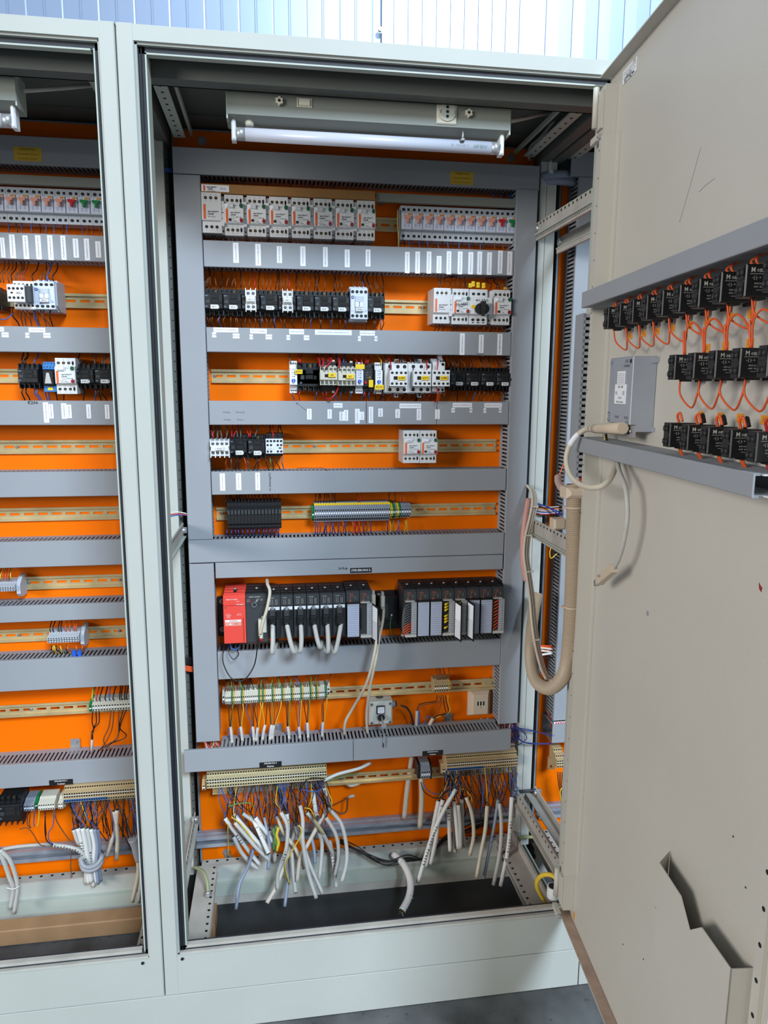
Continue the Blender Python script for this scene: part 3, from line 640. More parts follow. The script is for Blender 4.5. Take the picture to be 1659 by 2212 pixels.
def kta(aux=True, dial=True, plate='', scribble=None):
    w, h = .045, .092; b = MB()
    b.prof([(0, -h/2), (-.072, -h/2), (-.072, -h/2+.024), (-.080, -h/2+.026), (-.080, h/2-.0225), (-.072, h/2-.0205), (-.072, h/2), (0, h/2)], -w/2, w/2, 'body_white')
    for i in range(3):
        b.hole(-.0155+i*.0115, -.072, h/2-.0125, .0036, 'brass'); b.hole(-.0155+i*.0115, -.072, -h/2+.0125, .0036, 'brass')
        b.text('135'[i], -.0155+i*.0115, -.0723, h/2-.005, .0038); b.text('246'[i], -.0155+i*.0115, -.0723, -h/2+.005, .0038)
        b.text('T%d' % (i+1), -.0155+i*.0115, -.0723, -h/2+.0198, .003); b.text('L%d' % (i+1), -.0155+i*.0115, -.0723, h/2-.0195, .003)
    for z in (h/2-.013, -h/2+.013):
        b.prxz([(.0165+.0024*math.cos(a*.785), z+.0055*math.sin(a*.785)) for a in range(8)], -.0727, -.0715, 'hole')
    c = MB(); c.cbox(-w/2+.0015, w/2+.0008, -.0835, -.080, -h/2+.027, h/2-.0215, 'white', .0008)
    c.box(-w/2+.0035, -w/2+.0085, -.0840, -.0834, -h/2+.0275, h/2-.034, 'orange_logo')
    logo_lines(c, .004, -.0838, .004, .0056)
    c.text('KTA 3-25', .011, -.0838, -.0065, .0034, 'ink', 0, True); c.text('START', .006, -.0838, h/2-.026, .0028); c.text('TRIP', .003, -.0838, -.015, .003); c.text('STOP', .008, -.0838, -.018, .0028)
    for k in range(4): c.box(-.008, .001+(k % 2)*.003, -.0838, -.0834, -.006-k*.0035, -.0055-k*.0035, 'ink')
    parts = []
    g = MB(); g.prxz([(.0175+.0042*math.cos(a*.524), h/2-.0265+.0052*math.sin(a*.524)) for a in range(12)], -.0870, -.0835, 'green'); parts.append(('start_button', g, 'dark green oval button'))
    g = MB(); g.prxz([(.0175+.0040*math.cos(a*.524), -h/2+.0325+.0050*math.sin(a*.524)) for a in range(12)], -.0875, -.0835, 'red'); parts.append(('stop_button', g, 'dark red oval button'))
    d = MB(); d.cyl((-.0095, -.0834, -.0125), (0, -1, 0), .0033, .0012, 'black' if dial else 'white', 12); d.box(-.0115, -.0075, -.0849, -.0845, -.0128, -.0122, 'charcoal'); parts.append(('setting_dial', d))
    n = MB(); n.cbox(-.0165, -.0005, -.0880, -.0835, h/2-.0305, h/2-.0235, 'paper', .001); n.box(-.0165, -.0005, -.0878, -.0835, h/2-.0325, h/2-.0312, 'white')
    if plate: n.text(plate, -.0085, -.0882, h/2-.027, .0045)
    parts.append(('name_tag', n, 'white name tag'))
    if scribble: s = MB(); s.text(scribble, .001, -.0885, .0045, .011, 'ink', .1, True); parts.append(('handwriting', s, 'black marker writing'))
    parts = [('body', b), ('front_cover', c, None, parts)]
    if aux:
        a = MB(); a.prof([(0, -h/2+.004), (-.060, -h/2+.004), (-.060, -h/2+.018), (-.077, -h/2+.02), (-.077, h/2-.016), (-.066, h/2-.014), (-.066, h/2-.003), (0, h/2-.003)], -w/2-.0088, -w/2-.0006, 'body_white')
        a.box(-w/2-.0066, -w/2-.0026, -.0775, -.0768, .003, .005, 'hole'); a.text('97 98', -w/2-.0047, -.0773, .012, .003, 'ink', math.pi/2); a.hole(-w/2-.0047, -.060, -h/2+.011, .0022, 'brass'); a.text('NO', -w/2-.0047, -.0773, -.009, .003, 'ink', math.pi/2)
        parts.append(('auxiliary_contact', a))
    return Proto(w, h, .0835, parts)
def contactor(tagtxt=None, body='black', w=.0445, h=.070, d=.072, tagm='white', print_='cable_blue'):
    b = MB(); b.box(-w/2+.0004, w/2-.0004, -.048, 0, -h/2, h/2, body)
    b.box(-w/2+.0008, w/2-.0008, -.060, -.048, -h/2+.010, h/2-.010, body)
    b.cbox(-w/2+.0008, w/2-.0008, -d, -.060, -h/2+.0155, h/2-.0155, body, .0015)
    for z in (.0115, -.0005): b.cbox(-.0065, .012, -d-.002, -d+.001, z-.005, z+.005, 'black_matte' if body == 'black' else body, .001)
    b.cbox(-.019, -.009, -d-.0015, -d+.001, -.006, .004, 'charcoal' if body == 'black' else body, .001); b.cbox(.0135, .0205, -d-.0015, -d+.001, -.006, .003, 'black_matte' if body == 'black' else body, .001)
    for i in range(5):
        x = -w/2+.0009+i*(w-.0018)/4
        for g in (1, -1): b.box(x-.0009, x+.0009, -.063, -.045, g*(h/2-.0145), g*(h/2+.0015), body)
    b.box(-.0205, -.0125, -d-.0003, -d+.0005, .0150, .0158, print_); b.box(-.0205, -.014, -d-.0003, -d+.0005, .0130, .0137, print_); b.box(-.0205, -.0145, -d-.0003, -d+.0005, -.0125, -.0117, print_); b.box(-.0205, -.015, -d-.0003, -d+.0005, -.0150, -.0142, print_)
    parts = [('body', b)]
    for g in (1, -1):
        for i in range(4):
            s = MB(); s.cyl((-w/2+.0057+i*(w-.0114)/3, -.0484, g*(h/2-.0065)), (0, -1, 0), .0034, .0016, 'charcoal' if (i+g) % 3 else 'brass', 10); s.box(-w/2+.0035+i*(w-.0114)/3, -w/2+.0079+i*(w-.0114)/3, -.0504, -.0499, g*(h/2-.0065)-.0005, g*(h/2-.0065)+.0005, 'hole')
            parts.append(('terminal_screw', s))
    if tagtxt is not None:
        t = MB(); t.cbox(-.0075, .0105, -d-.0062, -d-.0004, -.0205, -.0095, tagm, .0012); t.box(.0105, .0125, -d-.0045, -d-.0014, -.0185, -.0115, tagm); t.text(tagtxt, .0015, -d-.0064, -.015, .0058, 'ink', 0, True); parts.append(('marker_tag', t, 'white marker tag'))
    return Proto(w, h, d, parts)
def holes_row(m, x0, x1, n, y, z, r, inner=None):
    for i in range(n): m.hole(x0+(x1-x0)*i/(n-1) if n > 1 else x0, y, z, r, inner)
def light_contactor(tagtxt):
    # pale blue grey contactor with four big holes above and below
    w, h, d = .045, .0760, .080; b = MB(); b.box(-w/2, w/2, -.055, 0, -h/2-.004, h/2+.006, 'body_grey'); b.cbox(-w/2+.0005, w/2-.0005, -d, -.055, -h/2, h/2, 'body_blue', .001)
    holes_row(b, -.0165, .0165, 4, -d, h/2-.009, .0040, 'charcoal'); holes_row(b, -.0165, .0165, 4, -d, -h/2+.008, .0040, 'charcoal')
    for i in range(3): b.box(-.011+i*.011-.001, -.011+i*.011+.001, -d+.001, -.05, h/2, h/2+.004, 'body_blue')
    b.cbox(-.0105, .010, -d-.003, -d+.001, .004, .018, 'body_grey', .001); b.cbox(-.0105, -.001, -d-.005, -d+.001, -.009, .004, 'white', .001); b.cbox(.001, .010, -d-.005, -d+.001, -.009, .004, 'white', .001)
    b.text('C10', -.017, -d-.0002, -.018, .004, 'ink_blue'); b.text('45', .017, -d-.0002, -.018, .004, 'ink_blue')
    l = MB(); l.cyl((-.0165, -d+.0002, .0155), (0, -1, 0), .0042, .0007, 'ink_blue', 8); l.text('AB', -.0165, -d-.0009, .0155, .0044, 'white', 0, True)
    t = MB(); t.cbox(-.0090, .0100, -d-.008, -d-.0004, -.0195, -.0105, 'white', .001); t.text(tagtxt, .0005, -d-.0082, -.015, .0055, 'ink', 0, True)
    return Proto(w, h, d, [('body', b), ('maker_mark', l, 'round blue maker mark'), ('marker_tag', t, 'white marker tag')])
def aux_white(tagtxt, w=.024, h=.050, n=2, d=.094, back=.073, extra=None):
    b = MB(); b.box(-w/2, w/2, -d+.006, -back, -h/2+.003, h/2-.003, 'body_white')
    for g in (1, -1):
        holes_row(b, -w/2+w/(2*n), w/2-w/(2*n), n, -d+.006, g*(h/2-.011), .0034, 'steel')
        for i in range(n+1):
            x = -w/2+i*w/n; b.box(max(-w/2-.0008, x-.0010), min(w/2+.0008, x+.0010), -d+.001, -back-.002, g*(h/2-.018), g*(h/2+.0012), 'white')
    b.cbox(-w/2+.001, w/2-.001, -d, -d+.006, -.007, .007, 'body_white', .001)
    parts = [('body', b)]
    if extra: e = MB(); e.box(-w/2+.002, -w/2+.008, -d-.0008, -d+.001, -.006, .006, 'orange_logo'); e.box(w/2-.009, w/2-.002, -d-.0008, -d+.001, -.005, .005, 'duct'); parts.append(('switch_slide', e, 'orange and grey slides'))
    t = MB(); t.cbox(-min(w*.42, .009), min(w*.42, .009), -d-.004, -d-.0005, -.0045, .0045, 'white', .001); t.text(tagtxt, 0, -d-.0042, 0, .0052, 'ink', 0, True); parts.append(('marker_tag', t))
    return Proto(w, h, d, parts)
def timer(tagtxt='', tagz=None):
    w, h = .0170, .074; b = MB()
    b.prof([(0, -h/2), (-.052, -h/2), (-.052, -h/2+.017), (-.068, -h/2+.019), (-.068, h/2-.019), (-.052, h/2-.017), (-.052, h/2), (0, h/2)], -w/2, w/2, 'body_white')
    for z in (h/2-.006, -h/2+.006): holes_row(b, -.005, .005, 3, -.052, z, .0021, 'steel')
    b.box(-w/2+.0016, w/2-.0016, -.0684, -.0678, -.0175, .018, 'paper'); b.text('moeller', 0, -.0687, .016, .0032, 'ink_blue', 0, True); b.text('TIME SEC', 0, -.0687, .006, .0024)
    for z in (.0105, .001): b.box(.0005, .0035, -.0688, -.0682, z-.001, z+.001, 'ink_blue'); b.box(-.005, -.0005, -.0688, -.0682, z-.0004, z+.0004, 'ink_blue')
    b.text('ETR 4', 0, -.0687, -.0155, .003)
    d = MB(); d.cyl((0, -.0682, -.0085), (0, -1, 0), .0046, .0034, 'blue_dial', 16, .0042); d.box(-.0005, .0005, -.0720, -.0715, -.0120, -.005, 'white')
    parts = [('body', b), ('setting_dial', d, 'blue dial')]
    if tagz is not None: t = MB(); t.box(-w*.62, w*.62, -.0735, -.0722, tagz-.0055, tagz+.0055, 'yellow'); t.text(tagtxt, 0, -.0737, tagz, .0055, 'ink', 0, True); parts.append(('yellow_tag', t, 'yellow handwritten tag'))
    return Proto(w, h, .068, parts)
def cream_contactor(tagtxt, w=.0435, h=.048, d=.090, body='cream', base='black', tagx=.008, tagz=.002):
    b = MB(); b.box(-w/2+.002, w/2-.002, -.055, 0, -h/2-.014, h/2+.014, base)
    for x in (-.016, .0, .014): b.box(x-.003, x+.004, -.052, -.03, h/2+.008, h/2+.019, body if x > .01 else base); b.box(x-.003, x+.004, -.052, -.03, -h/2-.02, -h/2-.010, body if x > .01 else base)
    b.cbox(-w/2, w/2, -d+.008, -.055, -h/2, h/2, body, .001); b.cbox(-w/2, w/2, -d, -d+.008, -h/2+.0135, h/2-.0145, body, .001)
    for i in range(4):
        x = -w/2+w*(i+.5)/4
        for g in (1, -1): b.hole(x, -d+.008, g*(h/2-.0060), .0032, 'steel')
        b.cyl((x, -.07, h/2+.0005), (0, 0, 1), .004, .003, body, 10)
    for i in range(5):
        x = -w/2+i*w/4
        for g in (1, -1): b.box(max(-w/2, x-.0007), min(w/2, x+.0007), -d+.002, -.06, g*(h/2-.0135), g*(h/2+.0005), body)
    b.box(-.010, -.001, -d-.0006, -d+.001, -.0035, .0045, 'hole')
    t = MB(); t.cbox(tagx-.0095, tagx+.0095, -d-.004, -d-.0004, tagz-.0055, tagz+.0055, 'yellow', .0008); t.text(tagtxt, tagx, -d-.0042, tagz, .0062, 'ink', .05, True)
    return Proto(w, h, d, [('body', b), ('yellow_tag', t, 'yellow handwritten tag')])
def big_contactor():
    w, h, d = .0555, .0680, .080; b = MB(); b.box(-w/2+.002, w/2-.002, -.05, 0, -h/2-.003, h/2+.004, 'body_grey')
    b.cbox(-w/2, w/2, -d, -.05, -h/2, h/2, 'white', .0015)
    for x in (-.014, .005, .021): b.hole(x-.002, -d, h/2-.0075, .0043, 'charcoal'); b.hole(x-.002, -d, -h/2+.0075, .0043, 'charcoal')
    b.box(.0, .009, -.05, -.03, h/2+.002, h/2+.011, 'body_grey'); b.box(.0, .009, -.05, -.03, -h/2-.011, -h/2-.002, 'body_grey'); b.hole(.0045, -.05, -h/2-.006, .0025)
    b.prof([(-d, .022), (-d-.010, .014), (-d-.010, -.014), (-d, -.022)], -w/2+.010, -w/2+.0125, 'charcoal')
    return Proto(w, h, d, [('body', b)])
# ---------------------------------------------------------------- row 1
x_, p_ = row_x(437.5, 812, 1, 460, D-.091)
def bx(px, y, d): return at(px, y, D-.0075-d).x
KT1.fit(435.7, 478, 415, 501.5, name='feeder_module', label='white feeder module without buttons at the left end of the top row', cat='feeder module')
K7 = [kta(plate='Q5.%d' % (i+1), dial=(i != 4)) for i in range(7)]
xa = at(505, 460, D-.091).x; xb = at(791.6, 474, D-.091).x; zc = (at(640, 427, D-.091).z+at(640, 509, D-.091).z)/2
nb = ['next to the plain feeder module', 'above the strip reading F7', '', '', 'whose setting dial is white', '', 'at the right end beside the bare rail']
for i in range(7):
    lb = 'white motor protection switch with green and red buttons, %s of seven in the top row' % ordn(i) if 0 < i < 6 else 'white motor protection switch with green and red buttons, %s' % ('next to the feeder module' if i == 0 else 'rightmost in the top row')
    K7[i].put('motor_protection_switch', lb, 'motor protection switch', (xa+(xb-xa)*i/6, D-.0075, zc), 'motor protection switches in the top row', (1.0, 1, 1.02))
m = MB(); a = at(434.5, 408, D-.085); b = at(810.5, 425, D-.085); z1 = at(600, 407, D-.085).z; z0 = at(600, 422, D-.085).z
m.cbox(a.x, b.x, D-.086, D-.06, z0-.001, z1+.004, 'brown_bar', .001); bar = thing('busbar_cover', 'long brown insulating busbar strip above the top row of motor switches', 'busbar cover', ((a.x+b.x)/2, D-.06, z0)); part('cover', m, bar)
sticker(bar, (435, 495, 399.5, 414), '', m='paper', Y=D-.0865, name='maker_label'); q = at(463, 407, D-.0877)
part('maker_label', MB().box(q.x-.026, q.x-.022, q.y, q.y+.0005, q.z-.006, q.z+.006, 'orange_logo').text('sprecher+', q.x-.006, q.y, q.z+.003, .0055, 'ink', 0, True).text('schuh', q.x-.010, q.y, q.z-.0015, .005, 'ink', 0, True).text('KT3-25-AH', q.x-.007, q.y, q.z-.006, .0036).text('CE UL', q.x+.02, q.y, q.z, .005), bar, 'white maker label with orange stripe')
for xa2, xb2, ya, yb2, lb in ((812.7, 1114.8, (416, 437), (430, 446), 'light grey metal channel above the row of circuit breakers in the middle cabinet'), (-60, 219, (378, 397), (383, 404), 'light grey metal channel above the row of circuit breakers in the left cabinet')):
    Y = D-.075; m = MB(); A1 = at(xa2 if xa2 > 0 else 0, ya[0], Y); B1 = at(xb2, yb2[0], Y); zt = (A1.z+B1.z)/2; zb = (at(max(xa2, 0), ya[1], Y).z+at(xb2, yb2[1], Y).z)/2; A1x = A1.x if xa2 > 0 else -.8
    m.box(A1x, B1.x, Y, Y+.0015, zb, zt, 'lamp_box'); m.box(A1x, B1.x, Y+.0015, Y+.04, zt-.0015, zt, 'lamp_box'); m.box(A1x, B1.x, Y+.0015, Y+.012, zb, zb+.0015, 'lamp_box')
    for xx in (A1x+.02, B1.x-.02): m.box(xx-.008, xx+.008, Y+.038, D-.0005, zt-.012, zt, 'lamp_box')
    obj('metal_channel', m, label=lb, cat='channel')
xs, p = row_x(867.5, 1116.5, 11, 480, D-.0675); z1 = at(990, 445.5, D-.0675).z; z0 = at(990, 519.5, D-.0675).z
for i, x in enumerate(xs):
    c = 'pink' if i < 9 else 'red' if i == 9 else 'green'
    lb = {'red': 'grey circuit breaker with red toggle in the middle cabinet', 'green': 'grey circuit breaker with green toggle at the right end of the middle cabinet row'}.get(c, 'grey circuit breaker with salmon toggle in the middle cabinet, %s' % leftmost(i, 9, 'one'))
    MC[c].put('circuit_breaker', lb, 'circuit breaker', (x, D-.0075, (z0+z1)/2), 'circuit breakers in the middle cabinet', (p/.0228, 1, (z1-z0)/.078))
xe = at(221.5, 445, D-.0675).x; z1 = at(140, 405, D-.0675).z; z0 = at(140, 481.5, D-.0675).z; pl = p
for i in range(13):
    c = 'green' if i < 2 else 'red' if i == 2 else 'pink'
    lb = ['grey circuit breaker with green toggle nearest the left cabinet post', 'grey circuit breaker with green toggle beside the red one in the left cabinet', 'grey circuit breaker with red toggle in the left cabinet'][i] if i < 3 else 'grey circuit breaker with salmon toggle in the left cabinet, %s left of the red one' % ordn(i-3)
    MC[c].put('circuit_breaker', lb, 'circuit breaker', (xe-pl*(i+.5), D-.0075, (z0+z1)/2), 'circuit breakers in the left cabinet', (pl/.0228, 1, (z1-z0)/.078))
# ---------------------------------------------------------------- row 2
xs, p = row_x(441.5, 832, 10, 655, D-.080); z1 = at(630, 625.5, D-.080).z; z0 = at(630, 683, D-.080).z; zc2 = (z0+z1)/2
tags2 = ['K5.1', 'K5.2', None, 'K7.2', None, 'K9.2', 'K10', 'K12', None, 'K13a']
X2 = xs
for i, x in enumerate(xs):
    if i == 8:
        light_contactor('K13a').put('contactor', 'pale blue grey contactor with round blue mark between black contactors in the second row', 'contactor', (x, D-.0075, zc2+.001), 'contactors in the second row', (p/.045, 1, 1)); continue
    lb = 'black contactor in the second row, tagged %s' % tags2[i] if tags2[i] else 'black contactor behind the %s white contact block of the second row' % ('left' if i == 2 else 'right')
    contactor(tags2[i]).put('contactor', lb, 'contactor', (x, D-.0075, zc2), 'contactors in the second row', (p/.0445, 1, (z1-z0)/.070))
for i, tx, s in ((2, 'K7.1', 'left'), (4, 'K9.1', 'right')):
    aux_white(tx, .0245, .054, 2, .092, .0765).put('contact_block', 'white two-pole contact block on the %s untagged black contactor' % s, 'contact block', (xs[i]+.0005, D-.0075, zc2+.003))
KT2.fit(937, 972.5, 622, 698, name='feeder_module', label='white feeder module without buttons left of the rotary switch group', cat='feeder module')
kta(plate='', scribble='01 HV1').fit(978.8, 1014.5, 622.5, 699.5, name='motor_protection_switch', label='white motor protection switch scribbled over with black marker', cat='motor protection switch')
kta(plate='F13').fit(1067, 1104, 625, 701, name='motor_protection_switch', label='white motor protection switch right of the black rotary handle', cat='motor protection switch')
b = MB(); w, h = .050, .092
b.prof([(0, -h/2), (-.072, -h/2), (-.072, -h/2+.024), (-.080, -h/2+.026), (-.080, h/2-.0225), (-.072, h/2-.0205), (-.072, h/2), (0, h/2)], -w/2+.001, w/2-.009, 'body_white'); b.cbox(-w/2, w/2, -.0835, -.080, -h/2+.026, h/2-.022, 'white', .001)
for i in range(3): b.hole(-.015+i*.0115, -.072, h/2-.012, .0037, 'charcoal'); b.hole(-.015+i*.0115, -.072, -h/2+.0125, .0037, 'charcoal'); b.box(-.017+i*.0115, -.013+i*.0115, -.0725, -.0715, -h/2+.004, -h/2+.0065, 'hole')
b.box(w/2-.009, w/2-.002, -.06, 0, -h/2+.004, h/2-.006, 'body_white'); b.text('I', -.017, -.0837, h/2-.028, .004); b.text('MOT 3-16', .0215, -.0837, .004, .003, 'ink', math.pi/2)
k = MB(); k.cyl((.001, -.0835, -.006), (0, -1, 0), .0155, .010, 'black', 24); k.prxz([(-.0045, .012), (.0065, .012), (.005, -.018), (.0035, -.026), (-.0015, -.026), (-.003, -.018)], -.104, -.0935, 'black'); k.box(.0045, .0105, -.0945, -.0934, .0055, .008, 'yellow')
y_ = MB(); y_.cyl((-.0175, -.0835, -.0005), (0, -1, 0), .0048, .0015, 'yellow', 14); y_.text('T', -.0175, -.0852, -.0005, .005)
s = MB(); s.text('4/1 HV2', .002, -.0838, h/2-.030, .0085, 'ink', 0, True)
Proto(w, h, .0835, [('body', b), ('rotary_handle', k, 'black rotary handle'), ('test_button', y_, 'yellow test button'), ('handwriting', s, 'black marker writing')]).fit(1014.8, 1063.5, 624, 700.5, name='rotary_switch', label='white load switch with a big black rotary handle', cat='rotary switch')
for i, (px, py, y1_) in enumerate(((1016, 621, 612), (1022.5, 619, 607.5), (1033, 621.5, 609.5), (1045, 622.5, 611), (1092, 624.5, 620.5))):
    Y = D-.066; m = MB(); q = at(px, py, Y); q1 = at(px, y1_, Y); m.cbox(q.x-.0042, q.x+.0042, Y-.001, Y+.006, q.z, q1.z, 'yellow', .001); m.text('L%d' % (i % 3+1), q.x, Y-.0012, (q.z+q1.z)/2, .005)
    obj('wire_marker', m, label=['yellow wire marker half hidden, leftmost above the rotary switch', 'tallest yellow wire marker above the rotary switch', 'middle yellow wire marker above the rotary switch', 'yellow wire marker above the right side of the rotary switch', 'low yellow wire marker above the last motor switch of the second row'][i], cat='wire marker')
# ---------------------------------------------------------------- row 3
timer('K570a', None).fit(626, 642, 779, 849, name='timer_relay', label='white timer relay with blue dial at the right end of the bare rail', cat='timer relay')
contactor(None, w=.052, h=.062, d=.060).fit(642.5, 689, 784, 844, name='contactor', label='large untagged black contactor beside the first timer relay of the third row', cat='contactor')
Y = D-.082; m = MB(); q = at(645.5, 803, Y); m.cbox(q.x-.0095, q.x+.0095, Y, Y+.0015, q.z-.0055, q.z+.0055, 'yellow', .0005); m.text('K570a', q.x, Y-.0002, q.z, .006, 'ink', 0, True); obj('wire_marker', m, label='yellow tag bridging the first timer relay and the large black contactor', cat='wire marker')
cream_contactor('K8').fit(691.5, 729, 792, 832, name='contactor', label='left cream contactor with a faded yellow tag in the third row', cat='contactor')
cream_contactor('K9', tagz=.0).fit(730.5, 768, 794, 833, name='contactor', label='right cream contactor with yellow tag in the third row', cat='contactor')
timer('', .026).fit(769.3, 785, 782, 850, name='timer_relay', label='white timer relay with a yellow tag stuck over its top half', cat='timer relay')
b = MB(); w, h = .0215, .066; b.box(-w/2, w/2, -.05, 0, -h/2, h/2, 'black'); b.cbox(-w/2, w/2, -.066, -.05, -h/2+.012, h/2-.011, 'black', .001); holes_row(b, -.006, .006, 3, -.05, h/2-.005, .0022, 'steel'); holes_row(b, -.006, .006, 3, -.05, -h/2+.005, .0022, 'steel')
for z in (.012, .006, 0): b.text('--[ ]', -.003, -.0663, z, .004, 'cable_blue'); b.text('97', .006, -.0663, z, .003, 'cable_blue')
r_ = MB(); r_.prxz([(-.008, -.007), (-.003, -.010), (-.003, -.013), (-.008, -.0155), (-.009, -.011)], -.070, -.066, 'red_bright'); t_ = MB(); t_.box(.001, .0115, -.072, -.0675, -.0225, -.0055, 'yellow'); s_ = MB(); s_.screw(.004, -.066, .0, .003, 'brass')
Proto(w, h, .066, [('body', b), ('reset_button', r_, 'red reset knob'), ('yellow_tag', t_, 'yellow tag'), ('setting_screw', s_)]).fit(785.5, 805, 785, 846, name='overload_relay', label='slim black overload relay with red knob and yellow tag', cat='relay')
timer('K2 X2', -.021).fit(811, 826.5, 782.5, 851, name='timer_relay', label='white timer relay with a yellow tag across its foot', cat='timer relay')
BC = big_contactor()
BC.fit(831.8, 881.5, 785, 848.5, name='contactor', label='large white contactor carrying a contact block tagged K2M2', cat='contactor')
BC.fit(882, 932, 785, 848.5, name='contactor', label='large white contactor carrying a contact block tagged K2Y2', cat='contactor')
b = MB(); b.box(-.014, .014, -.05, 0, -.036, .04, 'body_grey'); b.cbox(-.014, .014, -.078, -.05, -.032, .032, 'white', .001); b.hole(.009, -.078, .027, .0035); b.hole(.0, -.078, -.028, .003); b.hole(.009, -.078, -.028, .003); b.box(.003, .012, -.05, -.035, .04, .05, 'body_grey')
Proto(.028, .064, .078, [('body', b)]).fit(934.5, 961, 782, 846, name='contactor', label='narrow white contactor carrying the contact block tagged K3M2', cat='contactor')
for (a_, c_, tx) in ((842.5, 881, 'K2M2'), (893.5, 931.5, 'K2Y2'), (934, 972, 'K3M2')):
    cream_contactor(tx, .0425, .040, .111, 'white', 'hole', .011, .001)
    w, h, d, b = .0425, .042, .111, MB(); b.cbox(-w/2, w/2, -d, -.082, -h/2, h/2, 'white', .001)
    for i in range(4):
        for g in (1, -1): b.hole(-w/2+w*(i+.5)/4, -d, g*(h/2-.007), .0033, 'charcoal')
    b.box(-.0125, -.0035, -d-.0006, -d+.001, -.004, .005, 'hole'); b.text('13 21 31 43', -.009, -d-.0002, -.0085, .0028)
    t = MB(); t.cbox(.002-.0045, .0155, -d-.0035, -d-.0004, -.005, .006, 'yellow', .0008); t.text(tx, .0065, -d-.0037, .0005, .006, 'ink', .05, True)
    Proto(w, h, d, [('body', b), ('yellow_tag', t, 'yellow handwritten tag')]).fit(a_, c_, 799.5, 834.5, name='contact_block', label='white four-pole contact block with yellow tag %s' % tx, cat='contact block')
xs3, p = row_x(973.5, 1106, 4, 820, D-.080); z1 = at(1040, 794.5, D-.08).z; z0 = at(1040, 843, D-.08).z
for i, x in enumerate(xs3):
    contactor(['K14.1', 'K14.2', 'K15.1', 'K15.2'][i]).put('contactor', 'black contactor at the right end of the third row, %s of four' % leftmost(i, 4, 'one'), 'contactor', (x, D-.0075, (z0+z1)/2), 'black contactors at the right of the third row', (p/.0445, 1, (z1-z0)/.070))
# ---------------------------------------------------------------- row 4
aux_white('K102', .0440, .046, 4, .094, .0).fit(454.5, 494.5, 950, 988, name='contactor', label='white four-pole contactor with orange slide at the left of the fourth row', cat='contactor')
CB4 = [contactor('K103', h=.062), contactor('K104', h=.062)]
CB4[0].fit(496, 534.5, 940, 991, name='contactor', label='left of the two black contactors in the fourth row, tagged K103', cat='contactor')
CB4[1].fit(535.5, 573, 941, 991.5, name='contactor', label='right of the two black contactors in the fourth row, tagged K104', cat='contactor')
m = MB(); q = at(459.5, 969, D-.1025); 
b = MB(); w, h, d = .0425, .037, .070; b.box(-w/2+.001, w/2-.001, -.055, 0, -h/2-.008, h/2+.012, 'black'); b.cbox(-w/2, w/2, -d, -.055, -h/2, h/2, 'body_blue', .001)
holes_row(b, -.0165, .0165, 5, -d, h/2-.0055, .0031, 'charcoal')
for x in (-.0165, -.0083, .0083, .0165): b.hole(x, -d, .003, .0029, 'charcoal'); b.hole(x, -d, -h/2+.0055, .0029, 'charcoal')
b.box(.0105, .017, -d-.0005, -d+.001, -.006, -.003, 'hole')
t = MB(); t.box(-.019, -.003, -d-.0015, -d, -.0075, -.0020, 'white'); t.text('K105', -.011, -d-.0017, -.0048, .0045)
Proto(w, h, d, [('body', b), ('marker_tag', t)]).fit(574, 611.5, 948, 980, name='contactor', label='small white contactor dotted with round holes beside the bare fourth rail', cat='contactor')
for i, (a_, c_) in enumerate(((872.5, 908), (909, 944.5))):
    kta(False, dial=bool(i), plate='F16D' if i == 0 else '').fit(a_, c_, 930.5, 1001, name='motor_protection_switch', label='%s of the pair of white motor switches alone on the fourth rail' % ('left' if i == 0 else 'right'), cat='motor protection switch')
# ---------------------------------------------------------------- row 5
def fuse():
    w, h = .0082, .064; b = MB(); b.prof([(0, -h/2), (-.050, -h/2), (-.056, -h/2+.004), (-.056, -h/2+.010), (-.064, -h/2+.014), (-.064, h/2-.016), (-.056, h/2-.010), (-.056, h/2-.003), (-.050, h/2), (0, h/2)], -w/2+.0002, w/2-.0002, 'black')
    b.hole(0, -.0562, -h/2+.0075, .0024); b.box(-.0022, .0022, -.0646, -.0638, -.014, .012, 'black_matte'); b.box(-.0018, .0018, -.0568, -.055, h/2-.009, h/2-.005, 'hole')
    l = MB(); l.cbox(-w/2+.0012, w/2-.0012, -.068, -.064, -.012+.016, .014, 'charcoal', .0005); return Proto(w, h, .064, [('body', b), ('fuse_lever', l)])
FU = fuse(); xs5, p = row_x(490.5, 608, 16, 1114, D-.0715); z1 = at(548, 1084.5, D-.0715).z; z0 = at(548, 1144, D-.0715).z
for i, x in enumerate(xs5): FU.put('fuse_terminal', 'slim black fuse terminal, %s of the sixteen in the block' % leftmost(i, 16, 'one'), 'fuse terminal', (x, D-.0075, (z0+z1)/2), 'black fuse terminals', (p/.0082, 1, (z1-z0)/.064))
